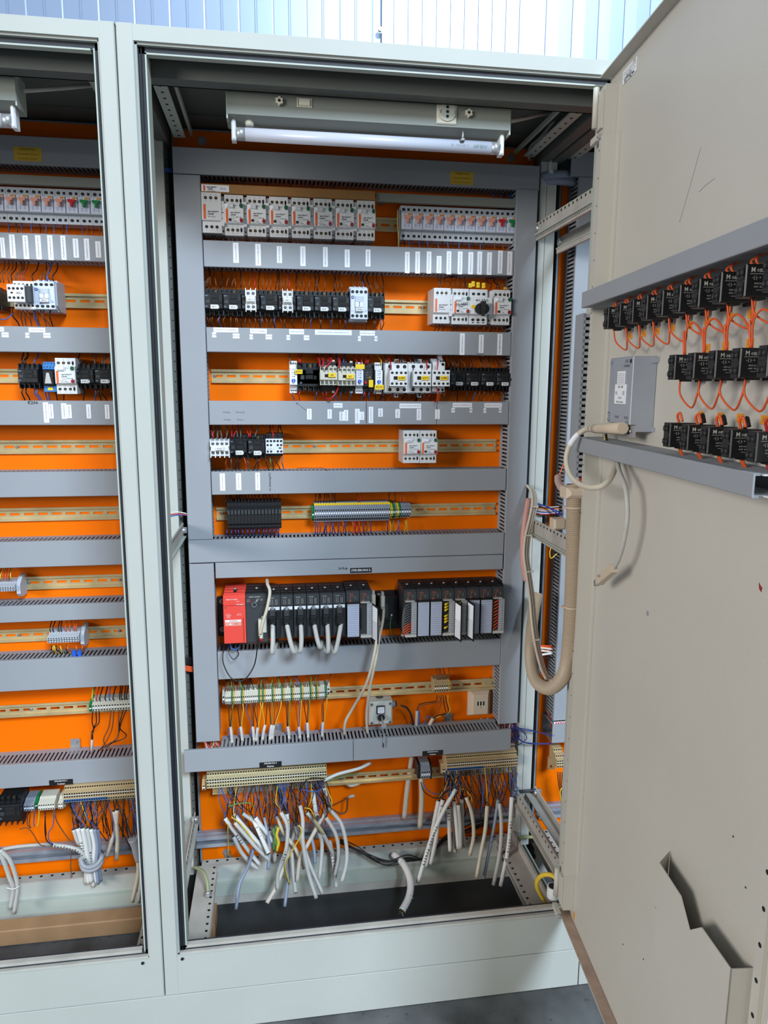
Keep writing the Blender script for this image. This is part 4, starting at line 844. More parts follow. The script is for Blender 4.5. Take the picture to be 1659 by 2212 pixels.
def term(m='term_grey', w=.0061, h=.045, d=.046, tiers=1, top=None, foot=None, marker='paper', hole_r=.0016):
    # terminal block slice; tiers step back towards the top and bottom edges
    b = MB()
    if tiers == 1:
        b.prof([(0, -h/2), (-d*.62, -h/2), (-d*.62, -h/2+h*.20), (-d, -h/2+h*.24), (-d, h/2-h*.28), (-d*.72, h/2-h*.12), (-d*.60, h/2), (0, h/2)], -w/2+.00015, w/2-.00015, m)
        for z in (-h*.18, h*.13): b.box(-w*.27, w*.27, -d-.0004, -d+.0006, z-.0021, z+.0021, 'hole')
        b.box(-w*.25, w*.25, -d*.62-.0004, -d*.62+.0006, -h/2+h*.05, -h/2+h*.14, 'hole')
        b.box(-w*.36, w*.36, -d-.0005, -d+.0006, -h*.06, h*.02, marker)
    else:
        b.prof([(0, -h/2), (-d*.55, -h/2), (-d*.55, -h/2+h*.18), (-d, -h/2+h*.20), (-d, h*.12), (-d*.78, h*.15), (-d*.78, h*.30), (-d*.5, h*.33), (-d*.5, h/2), (0, h/2)], -w/2+.00015, w/2-.00015, m)
        for yy, z in ((-d, -h*.21), (-d, -.06*h), (-d, h*.06), (-d*.78, h*.225), (-d*.5, h*.42)): b.box(-w*.3, w*.3, yy-.0005, yy+.0006, z-.0023, z+.0023, 'hole')
        b.box(-w*.4, w*.4, -d-.0003, -d+.0006, -.012*h, .012*h, marker)
    parts = [('body', b)]
    if top: t = MB(); t.box(-w/2+.0003, w/2-.0003, -d*.73-.0016, -d*.73, h*.36, h*.47, top); parts.append(('bridge_bar', t, top+' bridge'))
    if foot: t = MB(); t.box(-w/2+.0003, w/2-.0003, -d-.001, -d-.0002, -h/2+h*.22, -h/2+h*.33, foot); t.box(-w*.28, w*.28, -d-.0015, -d-.0009, -h/2+h*.24, -h/2+h*.31, 'hole'); parts.append(('terminal_foot', t, 'blue lower edge'))
    return Proto(w, h, d, parts)
def strip(protos, px0, px1, pt, pb, lab, group, base=D-.0075, name='terminal_block', cat='terminal block', px_skew=None):
    n = len(protos); d = protos[0].d; xs, p = row_x(px0, px1, n, (pt+pb)/2, base-d); xm = (px0+px1)/2
    z1 = at(xm, pt, base-d).z; z0 = at(xm, pb, base-d).z
    for i, (x, P) in enumerate(zip(xs, protos)): P.put(name, lab(i, n), cat, (x, base, (z0+z1)/2), group, (p/P.w*.985, 1, (z1-z0)/P.h))
    return xs
TG = term(top='yellow'); TG2 = term(); TGY = term('yellow'); TGG = term('green_bright')
G5 = strip([TG]*33, 679, 843.5, 1086, 1128, lambda i, n: 'grey terminal block with yellow bridge bar, %s of the long row' % leftmost(i, n, 'one'), 'grey terminal blocks with yellow bridge bar')
strip([TGY, TGG], 844, 853.5, 1089, 1122, lambda i, n: '%s earth terminal just right of the long grey row' % ('yellow' if i == 0 else 'green'), None)
strip([TG2], 854, 857.5, 1088, 1122, lambda i, n: 'single grey terminal between the earth terminals right of the long grey row', None)
strip([TGY, TGG], 858, 866.5, 1089, 1121, lambda i, n: '%s earth terminal next to the last four grey terminals' % ('yellow' if i == 0 else 'green'), None)
strip([TG2]*4, 867, 888, 1089, 1120, lambda i, n: 'grey terminal block of four beside the bare fifth rail, %s' % leftmost(i, n, 'one'), 'four grey terminals')
strip([TGG], 674, 678.5, 1094, 1128, lambda i, n: 'green and yellow end terminal left of the long grey row', None)
# ================================================================ controller racks
PY = D-.112     # front plane of the modules
def pz(px, py, Y=PY): return at(px, py, Y)
def module(w, h, front, kind):
    # module body: roof slopes back, front flat; origin at rack base centre
    b = MB(); b.prof([(0, -h/2), (-.100, -h/2), (-.112, -h/2+.004), (-.112, h/2-.006), (-.104, h/2), (-.05, h/2+.002), (0, h/2+.002)], -w/2+.0004, w/2-.0004, 'charcoal' if kind != 'psu' else front)
    for k in range(3): b.box(-w/2+.002, w/2-.002, -.098+k*.025, -.098+k*.025+.012, h/2+.0005, h/2+.0028, 'black' if kind != 'psu' else front)
    return b
def latch(h, w=0):
    s = MB(); s.cyl((w, -.060, h/2+.002), (-.2, -.1, 1), .0034, .004, 'steel', 10); s.box(w-.004, w+.004, -.090, -.055, h/2+.0018, h/2+.0034, 'hole'); return s
a = at(470.6, 1330, D-.012); b = at(809, 1330, D-.012); zt = at(640, 1262, D-.012).z; zb = at(640, 1397, D-.012).z
def rack(x0, x1, zb, zt, label, holes):
    t = thing('module_rack', label, 'module rack', ((x0+x1)/2, D, zb)); m = MB(); m.cbox(x0, x1, D-.012, D-.0003, zb, zt, 'black', .002); part('plate', m, t)
    for hx, hz in holes: s = MB(); s.cyl((hx, D-.012, hz), (0, -1, 0), .0068, .0015, 'steel', 16); s.cyl((hx, D-.0135, hz), (0, -1, 0), .0042, .003, 'brass', 6); part('screw', s, t, 'steel screw with washer')
    return t
z_t = at(478, 1276, D-.012).z; z_b = .768
rack(a.x, b.x, z_b+.012, .892, 'black base plate of the left controller rack with the red power supply', [(at(478.5, 1276, D-.012).x, .880), (at(802, 1261, D-.012).x, .880), (at(480, 1358, D-.012).x, .80), (at(804, 1342, D-.012).x, .80)])
c0 = at(811.5, 1330, D-.012).x; c1 = .8885
rack(c0, c1, z_b+.012, .892, 'black base plate of the right controller rack with eight narrow modules', [(at(818.5, 1262, D-.012).x, .880), (at(819, 1341, D-.012).x, .80)])
# pixel boxes of the module fronts
ZF1 = at(507, 1284, PY).z; ZF0 = at(507, 1389, PY).z      # red supply
hP = ZF1-ZF0; zP = (ZF1+ZF0)/2
def put_module(x0, x1, z0, z1, parts, **k):
    w = x1-x0; h = z1-z0
    return Proto(w, h, .112, parts(w, h)).put(loc=((x0+x1)/2, D-.0122, (z0+z1)/2), **k)
ox, oy, s_ = 420, 1220, .2411
def mx(v, o=420): return at(o+v*s_, 1320, PY-.012).x
def psu(w, h):
    b = module(w, h, 'psu_red', 'psu'); y = -.1122
    b.box(-w/2+.0005, w/2-.0005, y-.0012, y, h/2-.026, h/2-.0255, 'red'); b.text('MELSEC A1S62PN', -.006, y-.0003, h/2-.010, .0038, 'white', 0, True); b.text('POWER', .008, y-.0003, h/2-.0155, .0028, 'white'); b.text('MITSUBISHI', w/2-.014, y-.0003, h/2-.024, .0038, 'white', 0, True)
    b.text('INPUT\n100-240VAC\n105VA\n50/60Hz', -w/2+.013, y-.0003, .012, .003, 'white'); b.text('OUTPUT\n5VDC 3A', w/2-.017, y-.0003, .015, .003, 'white')
    b.box(w/2-.007, w/2-.0062, y-.0004, y+.0004, -h/2+.006, .006, 'hole')
    l = MB(); l.box(-w/2+.004, w/2-.012, y-.0008, y-.0002, -.004, .0015, 'paper'); l.text('WARNING', -.003, y-.001, -.0013, .0045, 'red_bright', 0, True); l.box(-w/2+.004, w/2-.012, y-.0005, y-.0001, -.0145, -.0045, 'pink'); l.text('ELECTRIC\nSHOCK', .004, y-.0008, -.0095, .0028, 'red'); l.prxz([(-.014, -.012), (-.008, -.012), (-.011, -.0065)], y-.0009, y-.0004, 'white')
    k = MB(); k.cyl((-w/2+.006, y, h/2-.031), (0, -1, 0), .0018, .0015, 'brass', 10); 
    return [('body', b, None, [('latch_screw', latch(h, .001)), ('warning_label', l, 'white and red warning label'), ('indicator_lamp', k)])]
put_module(mx(258), mx(459), ZF0, ZF1, psu, name='power_supply', label='red power supply module at the left end of the controller rack', cat='power supply')
Zt = at(560, 1283, PY).z; Zb = at(560, 1388, PY).z
def cpu(w, h):
    b = module(w, h, '', 'cpu'); y = -.1124; b.text('MELSEC A2SHCPU', -.004, y, h/2-.005, .0038, 'cable_grey', 0, True); b.box(-w/2+.001, w/2-.001, y-.0004, y+.0004, h/2-.0265, h/2-.026, 'hole')
    b.text('RUN', -w/2+.007, y, h/2-.0125, .0028, 'cable_grey'); b.text('ERROR', -w/2+.007, y, h/2-.0165, .0028, 'cable_grey'); b.text('STOP   L.CLR\nRUN   RESET', .008, y, h/2-.013, .0028, 'cable_grey')
    l = MB(); l.cyl((-w/2+.0125, y, h/2-.0125), (0, -1, 0), .0014, .001, 'red_bright', 8); l.cyl((-w/2+.0125, y, h/2-.0165), (0, -1, 0), .0014, .001, 'red_bright', 8)
    k = MB(); k.cyl((.001, y, h/2-.014), (0, -1, 0), .0028, .006, 'steel', 12); k.prxz([(.001, h/2-.0125), (.0065, h/2-.008), (.0055, h/2-.0065), (-.003, h/2-.017), (-.001, h/2-.0185)], y-.007, y-.0055, 'steel')
    r = []; 
    for i in range(17): t = i*math.pi*2/16; r.append((-.006+.0058*math.cos(t), y-.006+.001*math.sin(t), h/2-.0245+.0058*math.sin(t)))
    k.tube(r, .0005, 'steel', 5, 0)
    p = MB(); p.cbox(w/2-.0155, w/2-.0035, y-.001, y-.0001, -.0365, .0085, 'cream', .0005)
    return [('body', b, None, [('latch_screw', latch(h)), ('status_lamps', l, 'red status lamps'), ('port_frame', p, 'cream connector surround')]), ('key', k, 'steel key with ring')]
put_module(mx(461), mx(655), Zb+.002, Zt+.001, cpu, name='processor_module', label='dark processor module with a small key, right of the red power supply', cat='controller module')
TITLES = ['A1SX42', 'A1SX42', 'A1SX42', 'A1SY42', 'A1SY42', 'A1SY42']
Zt2 = at(640, 1284, PY).z+.001; Zb2 = at(640, 1375, PY).z-.002
CONX = []
for i, (a_, c_) in enumerate(((657,770),(772,885),(890,1005),(1008,1122),(1125,1240),(1242,1355))):
    def io(w, h):
        b = module(w, h, '', 'io'); y = -.1124; b.text(TITLES[i], -.005, y, h/2-.005, .0034, 'cable_grey', 0, True)
        for k in (-.008, -.0035, .004, .0075): b.box(k, k+.0006, y-.0001, y+.0003, h/2-.024, h/2-.009, 'cable_grey'); b.box(k+.0011, k+.0020, y-.0001, y+.0003, h/2-.024, h/2-.009, 'charcoal')
        b.box(-w/2+.001, w/2-.001, -.1135, -.111, h/2-.028, h/2-.0262, 'black'); b.box(w*.18, w/2-.001, -.120, -.112, -h/2+.004, h/2-.040, 'black')
        for k in range(12): b.box(w*.22, w*.30, -.1206, -.1198, -h/2+.008+k*.0042, -h/2+.0105+k*.0042, 'charcoal')
        l = MB(); l.box(-w/2+.0018, w/2-.002, -.1134, -.1126, h/2-.0375, h/2-.0290, 'paper'); l.text(['0  F', '10  1F', '20  2F', '30  3F', '40  4F', '50  5F'][i], 0, -.1137, h/2-.033, .0045, 'ink_blue')
        return [('body', b, None, [('latch_screw', latch(h)), ('label_strip', l, 'white strip with blue writing')])]
    put_module(mx(a_), mx(c_), Zb2, Zt2, io, name='controller_module', label='black controller module with a thick cable plugged in, %s of six' % leftmost(i, 6, 'one'), cat='controller module', group='controller modules with plugged cables')
def covermod(open_, n='', wires=None):
    def f(w, h):
        b = module(w, h, '', 'io'); y = -.1124; b.text('A1SX10', -.004, y, h/2-.006, .003, 'orange_logo', 0, True); b.box(-.0065, -.006, y-.0001, y+.0003, h/2-.022, h/2-.011, 'orange_logo'); b.box(-.0065, .002, y-.0001, y+.0003, h/2-.0115, h/2-.011, 'orange_logo'); b.box(.006, .0065, y-.0001, y+.0003, h/2-.020, h/2-.012, 'cable_grey')
        b.prxz([(-.009, h/2-.0255), (-.0045, h/2-.0255), (-.00675, h/2-.022)], y-.0002, y+.0003, 'orange_logo')
        parts = [('body', b), ('latch_screw', latch(h))]
        if open_:
            t = MB(); t.box(w*.06, w/2-.001, -.122, -.112, -h/2+.002, h/2-.030, 'duct')
            for k in range(14): t.cyl((w*.27, -.122, -h/2+.010+k*(h-.045)/14), (0, -1, 0), .0021, .001, 'steel', 8); t.box(w*.06, w/2-.001, -.1228, -.122, -h/2+.0075+k*(h-.045)/14, -h/2+.008+k*(h-.045)/14, 'white')
            t.box(-w/2+.002, w/2-.001, -.1225, -.112, -h/2+.001, -h/2+.008, 'cable_grey'); t.box(-w/2+.002, w*.3, -.1225, -.112, h/2-.0285, h/2-.0265, 'cable_grey')
            parts.append(('screw_terminals', t, 'grey screw terminal column'))
            if open_ == 2:
                c = MB(); yy = -.124; xw = w/2
                c.add([(xw, yy, -h/2-.004), (xw, yy, h/2-.028), (xw+.013, yy-.026, h/2-.034), (xw+.013, yy-.026, -h/2-.010)], [(0, 1, 2, 3)], 'black')
                c.add([(xw-.0012, yy-.0006, -h/2-.004), (xw+.0118, yy-.0266, -h/2-.010), (xw+.0118, yy-.0266, h/2-.034), (xw-.0012, yy-.0006, h/2-.028)], [(0, 1, 2, 3)], 'black'); c.add([(xw+.001-.0015, yy-.004, -h/2+.001), (xw+.0108-.0012, yy-.0236, -h/2-.003), (xw+.0108-.0012, yy-.0236, h/2-.038), (xw+.001-.0015, yy-.004, h/2-.033)], [(0, 1, 2, 3)], 'paper')
                for k in range(14):
                    z = -h/2+.004+k*.0035; c.add([(xw-.0006, yy-.0044, z), (xw+.0093, yy-.0240, z-.0025), (xw+.0093, yy-.0240, z-.0020), (xw-.0006, yy-.0044, z+.0005)], [(0, 1, 2, 3)], 'ink')
                parts.append(('terminal_cover', c, 'hinged cover standing open'))
        else:
            c = MB(); c.cbox(-w/2+.0006, w/2-.0006, -.124, -.112, -h/2+.001, h/2-.0265, 'black', .001); c.box(-w/2+.0020, w/2-.0022, -.1248, -.1238, -h/2+.004, h/2-.030, 'paper_shaded')
            for k in range(17): z = -h/2+.006+k*(h-.038)/17; c.box(-w/2+.0032, w/2-.0034, -.1251, -.1246, z, z+.0004, 'ink_blue')
            c.box(-w/2+.004, w/2-.004, -.1251, -.1246, h/2-.0335, h/2-.033, 'ink'); parts.append(('terminal_cover', c, 'closed cover with ruled white label'))
        return parts
    return f
put_module(mx(1360), mx(1478), at(760, 1372, PY).z, at(760, 1277, PY).z+.001, covermod(0), name='controller_module', label='black controller module with closed ruled cover in the left rack', cat='controller module')
put_module(mx(1480), mx(1590), at(790, 1372, PY).z, at(790, 1276, PY).z+.001, covermod(2), name='controller_module', label='black controller module with open cover at the right end of the left rack', cat='controller module')
m = MB(); q0 = at(827, 1280, D-.03); q1 = at(841, 1325, D-.03); e0 = at(860, 1250, D-.02)
m.cbox(c0+.002, at(860, 1300, D-.03).x, D-.034, D-.0122, .812, .884, 'black', .002); m.cbox(at(827, 1280, D-.036).x-.002, at(839, 1280, D-.036).x, D-.037, D-.034, .822, .862, 'charcoal', .001); m.box(at(846, 1318, D-.035).x-.002, at(846, 1318, D-.035).x+.002, D-.0355, D-.034, .8265, .8305, 'paper')
obj('rack_cover', m, label='plain black connector cover at the left end of the right rack', cat='cover')
xs8 = [(385,495),(497,608),(610,720),(722,832),(834,943),(945,1055),(1057,1167),(1170,1275)]
state = [1, 0, 0, 1, 1, 0, 0, 1]; lbl8 = ['with orange and grey wires on open terminals, leftmost of the right rack', 'with closed cover, second from left in the right rack', 'with closed cover embossed with writing in the right rack', 'with many yellow sleeves beside it in the right rack', 'between two half open covers in the right rack', 'with closed cover partly behind an open flap in the right rack', 'with closed cover, second from the right end of the right rack', 'with bunched orange wires at the right end of the right rack']
M8 = []
for i, (a_, c_) in enumerate(xs8):
    x0, x1 = mx(a_, 780), min(mx(c_, 780), .890); z1 = at(780+(a_+c_)/2*s_, 1271-2.2*0, PY).z+.0005; z0 = at(780+(a_+c_)/2*s_, 1367, PY).z
    z1 = at(980, 1270, PY).z; z0 = at(980, 1367, PY).z
    st = state[i]; st = 2 if i in (3, 4) else st
    put_module(x0, x1, z0, z1, covermod(st), name='controller_module', label='black controller module '+lbl8[i], cat='controller module'); M8.append((x0, x1, z0, z1))
# plugs and thick looping cables of the six modules
hz = Zt2-Zb2
loops = [((589, 1320), (589, 1350), (589.5, 1385), (588.5, 1410), (594, 1398), (598, 1384)), ((619, 1320), (620, 1350), (627, 1385), (635, 1409), (640, 1398), (637, 1386)), ((649, 1318), (650, 1350), (651, 1385), (648, 1407), (640, 1398), (637, 1390)), ((677, 1318), (679, 1350), (685, 1380), (691, 1398), (694, 1390), (695, 1380)), ((704, 1316), (707, 1350), (709, 1385), (708, 1408), (700, 1396), (696, 1384)), ((733, 1314), (736, 1350), (730, 1385), (723, 1409), (717, 1398), (719, 1383))]
for i, L in enumerate(loops):
    q = at(L[0][0], L[0][1], PY-.016); t = thing('cable_plug', 'black plug with thick grey cable on the left rack, %s of six' % leftmost(i, 6, 'one'), 'plug', q, group='plugs of the controller rack')
    m = MB(); z0 = at(L[0][0], 1354, PY-.02).z-q.z
    m.cbox(-.0072, .0072, -.012, .012, -.012, .006, 'charcoal', .002); m.cbox(-.0085, .0085, -.016, .010, z0+.013, -.012, 'black', .003); m.cyl((.001*i*.3, -.003, z0+.013), (0, -.1, -1), .0085, .009, 'black', 14, .0075); m.cbox(-.0035, .0035, -.012, -.004, .006, .014, 'steel', .001)
    obj('plug_housing', m, t)
    P = []
    for k, (px, py) in enumerate(L[1:]):
        Y = [PY-.022, PY-.036, PY-.040, PY-.012, D-.035][k]; P.append(at(px, py, Y)-q)
    P = [Vector((.0005*i, -.003, z0+.010))]+P[0:]
    obj('cable', MB().tube(P, .0060, 'cable_grey', 12, 5), t, label='thick grey cable')
# ================================================================ row 7 terminals
TB = term('cream', h=.040, d=.044, marker='white'); TGn = term('earth_green', h=.041, d=.044, marker='earth_green'); TYl = term('earth_yellow', h=.041, d=.044, marker='earth_yellow')
pat = 'WWWGYWWWGYWWWWWWWGYGYWWWGYWWWGYWWWGYWWWGYWWWGYWGYWWWG'
seq = [{'W': TB, 'G': TGn, 'Y': TYl}[c] for c in pat]; n = len(seq)
def l7(i, n): return '%s terminal block of the long cream strip below the racks, %s' % ({'W': 'cream', 'G': 'green', 'Y': 'yellow'}[pat[i]], leftmost(i, n, 'one'))
BASE7 = D-.0275
X7 = strip(seq, 486, 705.5, 1489.5, 1522.0, l7, 'terminal blocks of the long cream strip', BASE7)
EB = term('cream', w=.009, h=.038, d=.036)
EB.fit(480, 486, 1495, 1525, BASE7, name='end_clamp', label='cream end clamp at the left end of the long cream terminal strip', cat='end clamp'); EB.fit(706, 713, 1479, 1505, BASE7, name='end_clamp', label='cream end clamp at the right end of the long cream terminal strip', cat='end clamp')
TT = term('tan', h=.040, d=.044, marker='paper')
strip([TT]*6+[TYl], 938, 973.5, 1471, 1500.5, lambda i, n: 'tan terminal block of the small group above the wall socket, %s' % leftmost(i, n, 'one') if i < 6 else 'yellow and green earth terminal of the small tan group', 'small tan terminal group', BASE7)
# ================================================================ row 8 terminals
BASE8 = D-.0375
TL = term('beige', h=.066, d=.060, tiers=2, marker='paper')
n = 50; zc = .334
def big_strip(P, px0, pyb0, px1, pyb1, n, lab, group, h=.066):
    d = (P if isinstance(P, Proto) else P(0)).d; A1 = at(px0, pyb0, BASE8-d); B1 = at(px1, pyb1, BASE8-d); z0 = (A1.z+B1.z)/2; p = (B1.x-A1.x)/n; out = []
    for i in range(n):
        x = A1.x+p*(i+.5); PP = P(i) if callable(P) and not isinstance(P, Proto) else P; PP.put('terminal_block', lab(i, n), 'terminal block', (x, BASE8, z0+h/2), group, (p/PP.w*.985, 1, 1)); out.append(x)
    return out, z0
X8L, Z8L = big_strip(TL, 447, 1717, 706, 1690, 48, lambda i, n: 'beige two-tier terminal block of the lower left strip, %s' % leftmost(i, n, 'one'), 'beige terminals of the lower left strip')
TRb = term('tan', h=.066, d=.060, tiers=2, foot='term_blue'); TRt = term('tan', h=.066, d=.060, tiers=2, foot='tan'); TRw = term('tan', h=.066, d=.060, tiers=2, marker='white')
TRb = TRb; X8R, Z8R = big_strip(lambda i: TRb if i < 19 else (TRw if i > 25 else TRt), 965, 1677, 1118, 1662, 37, lambda i, n: 'tan terminal block %s of the lower right strip, %s' % ('with blue foot' if i < 19 else 'without blue foot', leftmost(i, n, 'one')), 'tan terminals of the lower right strip')
E8 = term('tan', w=.012, h=.040, d=.040); E8.fit(954, 963, 1655, 1676, BASE8, name='end_clamp', label='tan end clamp left of the lower right terminal strip', cat='end clamp')
E8.fit(436, 444, 1690, 1712, BASE8, name='end_clamp', label='beige end clamp left of the lower left terminal strip', cat='end clamp')
TS = term('term_grey', h=.046, d=.056, w=.006, marker='paper')
strip([TS]*4, 910, 930, 1655, 1690, lambda i, n: 'grey terminal block between black end plates on the lowest rail, %s' % leftmost(i, n, 'one'), 'four grey terminals between black end plates', BASE8)
for px, s in ((905, 'left'), (931, 'right')):
    q = at(px, 1668, BASE8-.045); m = MB(); m.cbox(q.x-.003, q.x+.003, q.y, BASE8, q.z-.022, q.z+.022, 'black', .002); obj('end_plate', m, label='black plastic end plate on the %s side of four grey terminals' % s, cat='end plate')
# left cabinet strips
B9 = BASE8
TL9 = term('cream', h=.046, d=.055, marker='white')
strip([TGG]+[TB]*14, 192, 281, 1514, 1541, lambda i, n: ('green and yellow terminal starting the small cream strip of the left cabinet' if i == 0 else 'cream terminal block of the small strip in the left cabinet, %s' % leftmost(i, n, 'one')), 'small cream strip of the left cabinet', BASE7)
A1 = at(139, 1746, BASE8-.06); B1 = at(296, 1730, BASE8-.06)
def p9(i): return TRb if i < 18 else TRt
n9 = 30; pz9 = (B1.x-A1.x)/n9; z9 = (A1.z+B1.z)/2
for i in range(n9): p9(i).put('terminal_block', 'beige terminal block %s low in the left cabinet, %s' % ('with blue foot' if i < 18 else 'without blue foot', leftmost(i, n9, 'one')), 'terminal block', (A1.x+pz9*(i+.5), BASE8, z9+.033), 'low beige strip of the left cabinet', (pz9/.0061*.985, 1, 1))
X9 = [A1.x+pz9*(i+.5) for i in range(n9)]
strip([term('term_grey', h=.046, d=.055)]*4+[TGG], 51, 79, 1732, 1758, lambda i, n: 'grey terminal block beside the dusty contactor low left, %s' % leftmost(i, n, 'one'), 'low grey terminals of the left cabinet', BASE8)
strip([TL9]*7, 82, 118, 1729, 1756, lambda i, n: 'cream terminal block of the seven low in the left cabinet, %s' % leftmost(i, n, 'one'), 'seven low cream terminals', BASE8)
strip([TL9]*2, 125, 136, 1728, 1753, lambda i, n: 'cream terminal block of the pair left of the blue footed strip, %s' % ('left one' if i == 0 else 'right one'), 'pair of low cream terminals', BASE8)
for xa2, xb2, ya, yb2, lb, nn, gp in ((-35, 31, 1262, 1283, 'grey relay terminal at the left photo edge, %s', 12, 'grey terminals at the left photo edge'), (102, 170, 1369, 1394, 'grey relay terminal under orange wires in the left cabinet, %s', 12, 'grey terminals with orange wires')):
    T_ = term('body_grey', w=.0061, h=.045, d=.060, marker='hole'); strip([T_]*nn, xa2, xb2, ya, yb2, lambda i, n: lb % leftmost(i, n, 'one'), gp, D-.0075)
    q = at(xb2+2, ya, D-.03); m = MB(); zc_ = at(xb2, (ya+yb2)/2, D-.06).z; xr = at(xb2, ya, D-.0675).x
    m.prof([(D-.0075, zc_-.026), (D-.045, zc_-.024), (D-.056, zc_-.014), (D-.056, zc_+.010), (D-.035, zc_+.026), (D-.0075, zc_+.030)], xr+.0002, xr+.0095, 'body_grey'); obj('end_plate', m, label='grey end plate right of the relay terminals %s' % ('at the left photo edge' if xa2 < 0 else 'with orange wires'), cat='end plate')
# ================================================================ left cabinet rows 2 and 3, low contactor
P = contactor('K4'); P.fit(-42, -1, 620, 668, name='contactor', label='black contactor cut off by the photo edge in the left cabinet', cat='contactor')
b = MB(); w, h, d = .046, .061, .078; b.cbox(-w/2, w/2, -d, 0, -h/2, h/2, 'white', .0015)
for i in range(5): b.hole(-.018+i*.009, -d, h/2-.008, .0028, 'charcoal'); b.hole(-.018+i*.009, -d, -h/2+.008, .0028, 'charcoal')
b.box(.013, .018, -d-.0005, -d+.001, .008, .010, 'hole')
Proto(w, h, d, [('body', b)]).fit(29, 74, 607, 668, name='contactor', label='white contactor behind the contact block marked K51 in the left cabinet', cat='contactor')
b = MB(); w, h, d = .036, .038, .104; b.cbox(-w/2, w/2, -d, -.088, -h/2, h/2, 'white', .001); b.prof([(-.079, -h/2), (-.1, -h/2), (-.1, h/2-.004), (-.079, h/2)], w/2+.0002, w/2+.011, 'charcoal')
for i in range(4): b.hole(-.013+i*.0087, -d, h/2-.009, .003, 'charcoal'); b.hole(-.013+i*.0087, -d, -h/2+.009, .003, 'charcoal')
b.box(-.0105, -.006, -d-.0005, -d+.001, -.001, .0025, 'hole'); b.text('K51', .007, -d-.0002, .0, .0065, 'ink', 0, True)
Proto(w, h, d, [('body', b)]).fit(15, 53, 614, 652, name='contact_block', label='white contact block handwritten K51 in the left cabinet', cat='contact block')
light_contactor('K5.2').fit(73, 119, 607.5, 668, name='contactor', label='pale contactor with round blue mark in the left cabinet', cat='contactor')
m = MB(); q = at(119.5, 640, D-.08); m.prof([(D-.0075, q.z-.034), (D-.055, q.z-.034), (D-.079, q.z-.022), (D-.079, q.z+.03), (D-.05, q.z+.036), (D-.0075, q.z+.036)], q.x+.0005, q.x+.004, 'body_grey'); obj('auxiliary_contact', m, label='light grey auxiliary contact block right of the pale contactor in the left cabinet', cat='auxiliary contact')
contactor(None).fit(37.5, 82, 786, 838, name='contactor', label='black contactor above the handwritten K206 in the left cabinet', cat='contactor')
b = MB(); w, h, d = .030, .062, .07; b.box(-w/2, w/2, -.05, 0, -h/2, h/2, 'clear_blue'); b.cbox(-w/2, w/2, -.058, -.05, h/2-.016, h/2-.006, 'clear_blue', .001); holes_row(b, -.011, .011, 4, -.05, h/2-.003, .0018, 'steel'); holes_row(b, -.011, .011, 4, -.058, h/2-.011, .0018, 'steel'); b.box(-w/2, w/2, -.056, -.05, -h/2+.0, -h/2+.012, 'clear_blue'); b.box(-.006, .006, -.057, -.055, -h/2+.003, -h/2+.009, 'yellow')
r_ = MB(); r_.cbox(-.0125, .0125, -d, -.05, -.018, .014, 'black', .002); r_.prxz([(-.008, -.014), (.008, -.014), (.003, .008), (-.003, .008)], -d-.0006, -d+.001, 'cable_grey')
Proto(w, h, d, [('socket', b, 'blue terminal socket'), ('relay', r_, 'clear cased relay')]).fit(89.5, 117, 781, 846, name='relay', label='clear cased relay in a blue socket in the left cabinet', cat='relay')
kta(False, dial=False).fit(118, 162, 773, 851, name='motor_protection_switch', label='white motor protection switch alone in the left cabinet', cat='motor protection switch')
for i, (a_, c_, tx) in enumerate(((161, 203, 'K28.2'), (204, 246, 'K84.1'))): contactor(tx).fit(a_, c_, 786, 839, name='contactor', label='black contactor tagged %s in the left cabinet' % tx, cat='contactor')
contactor(None, h=.075).fit(-6, 46, 1728, 1786, BASE8, name='contactor', label='dusty black contactor with lugs low at the left photo edge', cat='contactor')
m = MB(); q = at(37, 1722, D-.06); m.cbox(q.x-.025, q.x+.018, q.y, D-.04, q.z-.02, q.z+.018, 'body_grey', .002); m.hole(q.x+.012, q.y, q.z+.012, .003); m.hole(q.x+.012, q.y, q.z+.004, .003); obj('relay_box', m, label='pale grey box behind the dusty black contactor of the left cabinet', cat='relay')
# ================================================================ small things on the plate
# key switch box
q = at(823, 1540, D-.062); w = at(848, 1540, D-.062).x-at(797.5, 1540, D-.062).x; zt = at(823, 1516, D-.062).z; zb = at(823, 1566, D-.062).z; cx = (at(848, 1540, D-.062).x+at(797.5, 1540, D-.062).x)/2; cz = (zt+zb)/2; h = zt-zb
t = thing('key_switch_box', 'grey switch box with key hanging in it on the orange plate', 'switch box', (cx, D, cz))
m = MB(); m.cbox(-w/2, w/2, -.062, -.0005, -h/2, h/2, 'switch_grey', .004); 
for sx in (-1, 1):
    for sz in (-1, 1): m.cyl((sx*(w/2-.007), -.0615, sz*(h/2-.007)), (0, -1, 0), .0048, .002, 'steel', 14); m.box(sx*(w/2-.007)-.0035, sx*(w/2-.007)+.0035, -.0640, -.0634, sz*(h/2-.007)-.0006, sz*(h/2-.007)+.0006, 'hole'); m.box(sx*(w/2-.007)-.0006, sx*(w/2-.007)+.0006, -.0640, -.0634, sz*(h/2-.007)-.0035, sz*(h/2-.007)+.0035, 'hole')
m.cyl((0, -.03, h/2-.0002), (0, 0, 1), .011, .0012, 'charcoal', 16)
obj('housing', m, t); m = MB(); m.cbox(-.013, .011, -.066, -.062, .000, .024, 'black', .001); m.box(-.010, .009, -.0666, -.066, .003, .021, 'paper')
for i, tx in enumerate(('Überbrückung', 'Türschalter', 'Produktion', 'Ein   0')): m.text(tx, -.0005, -.0669, .0185-i*.0042, .0032, 'ink')
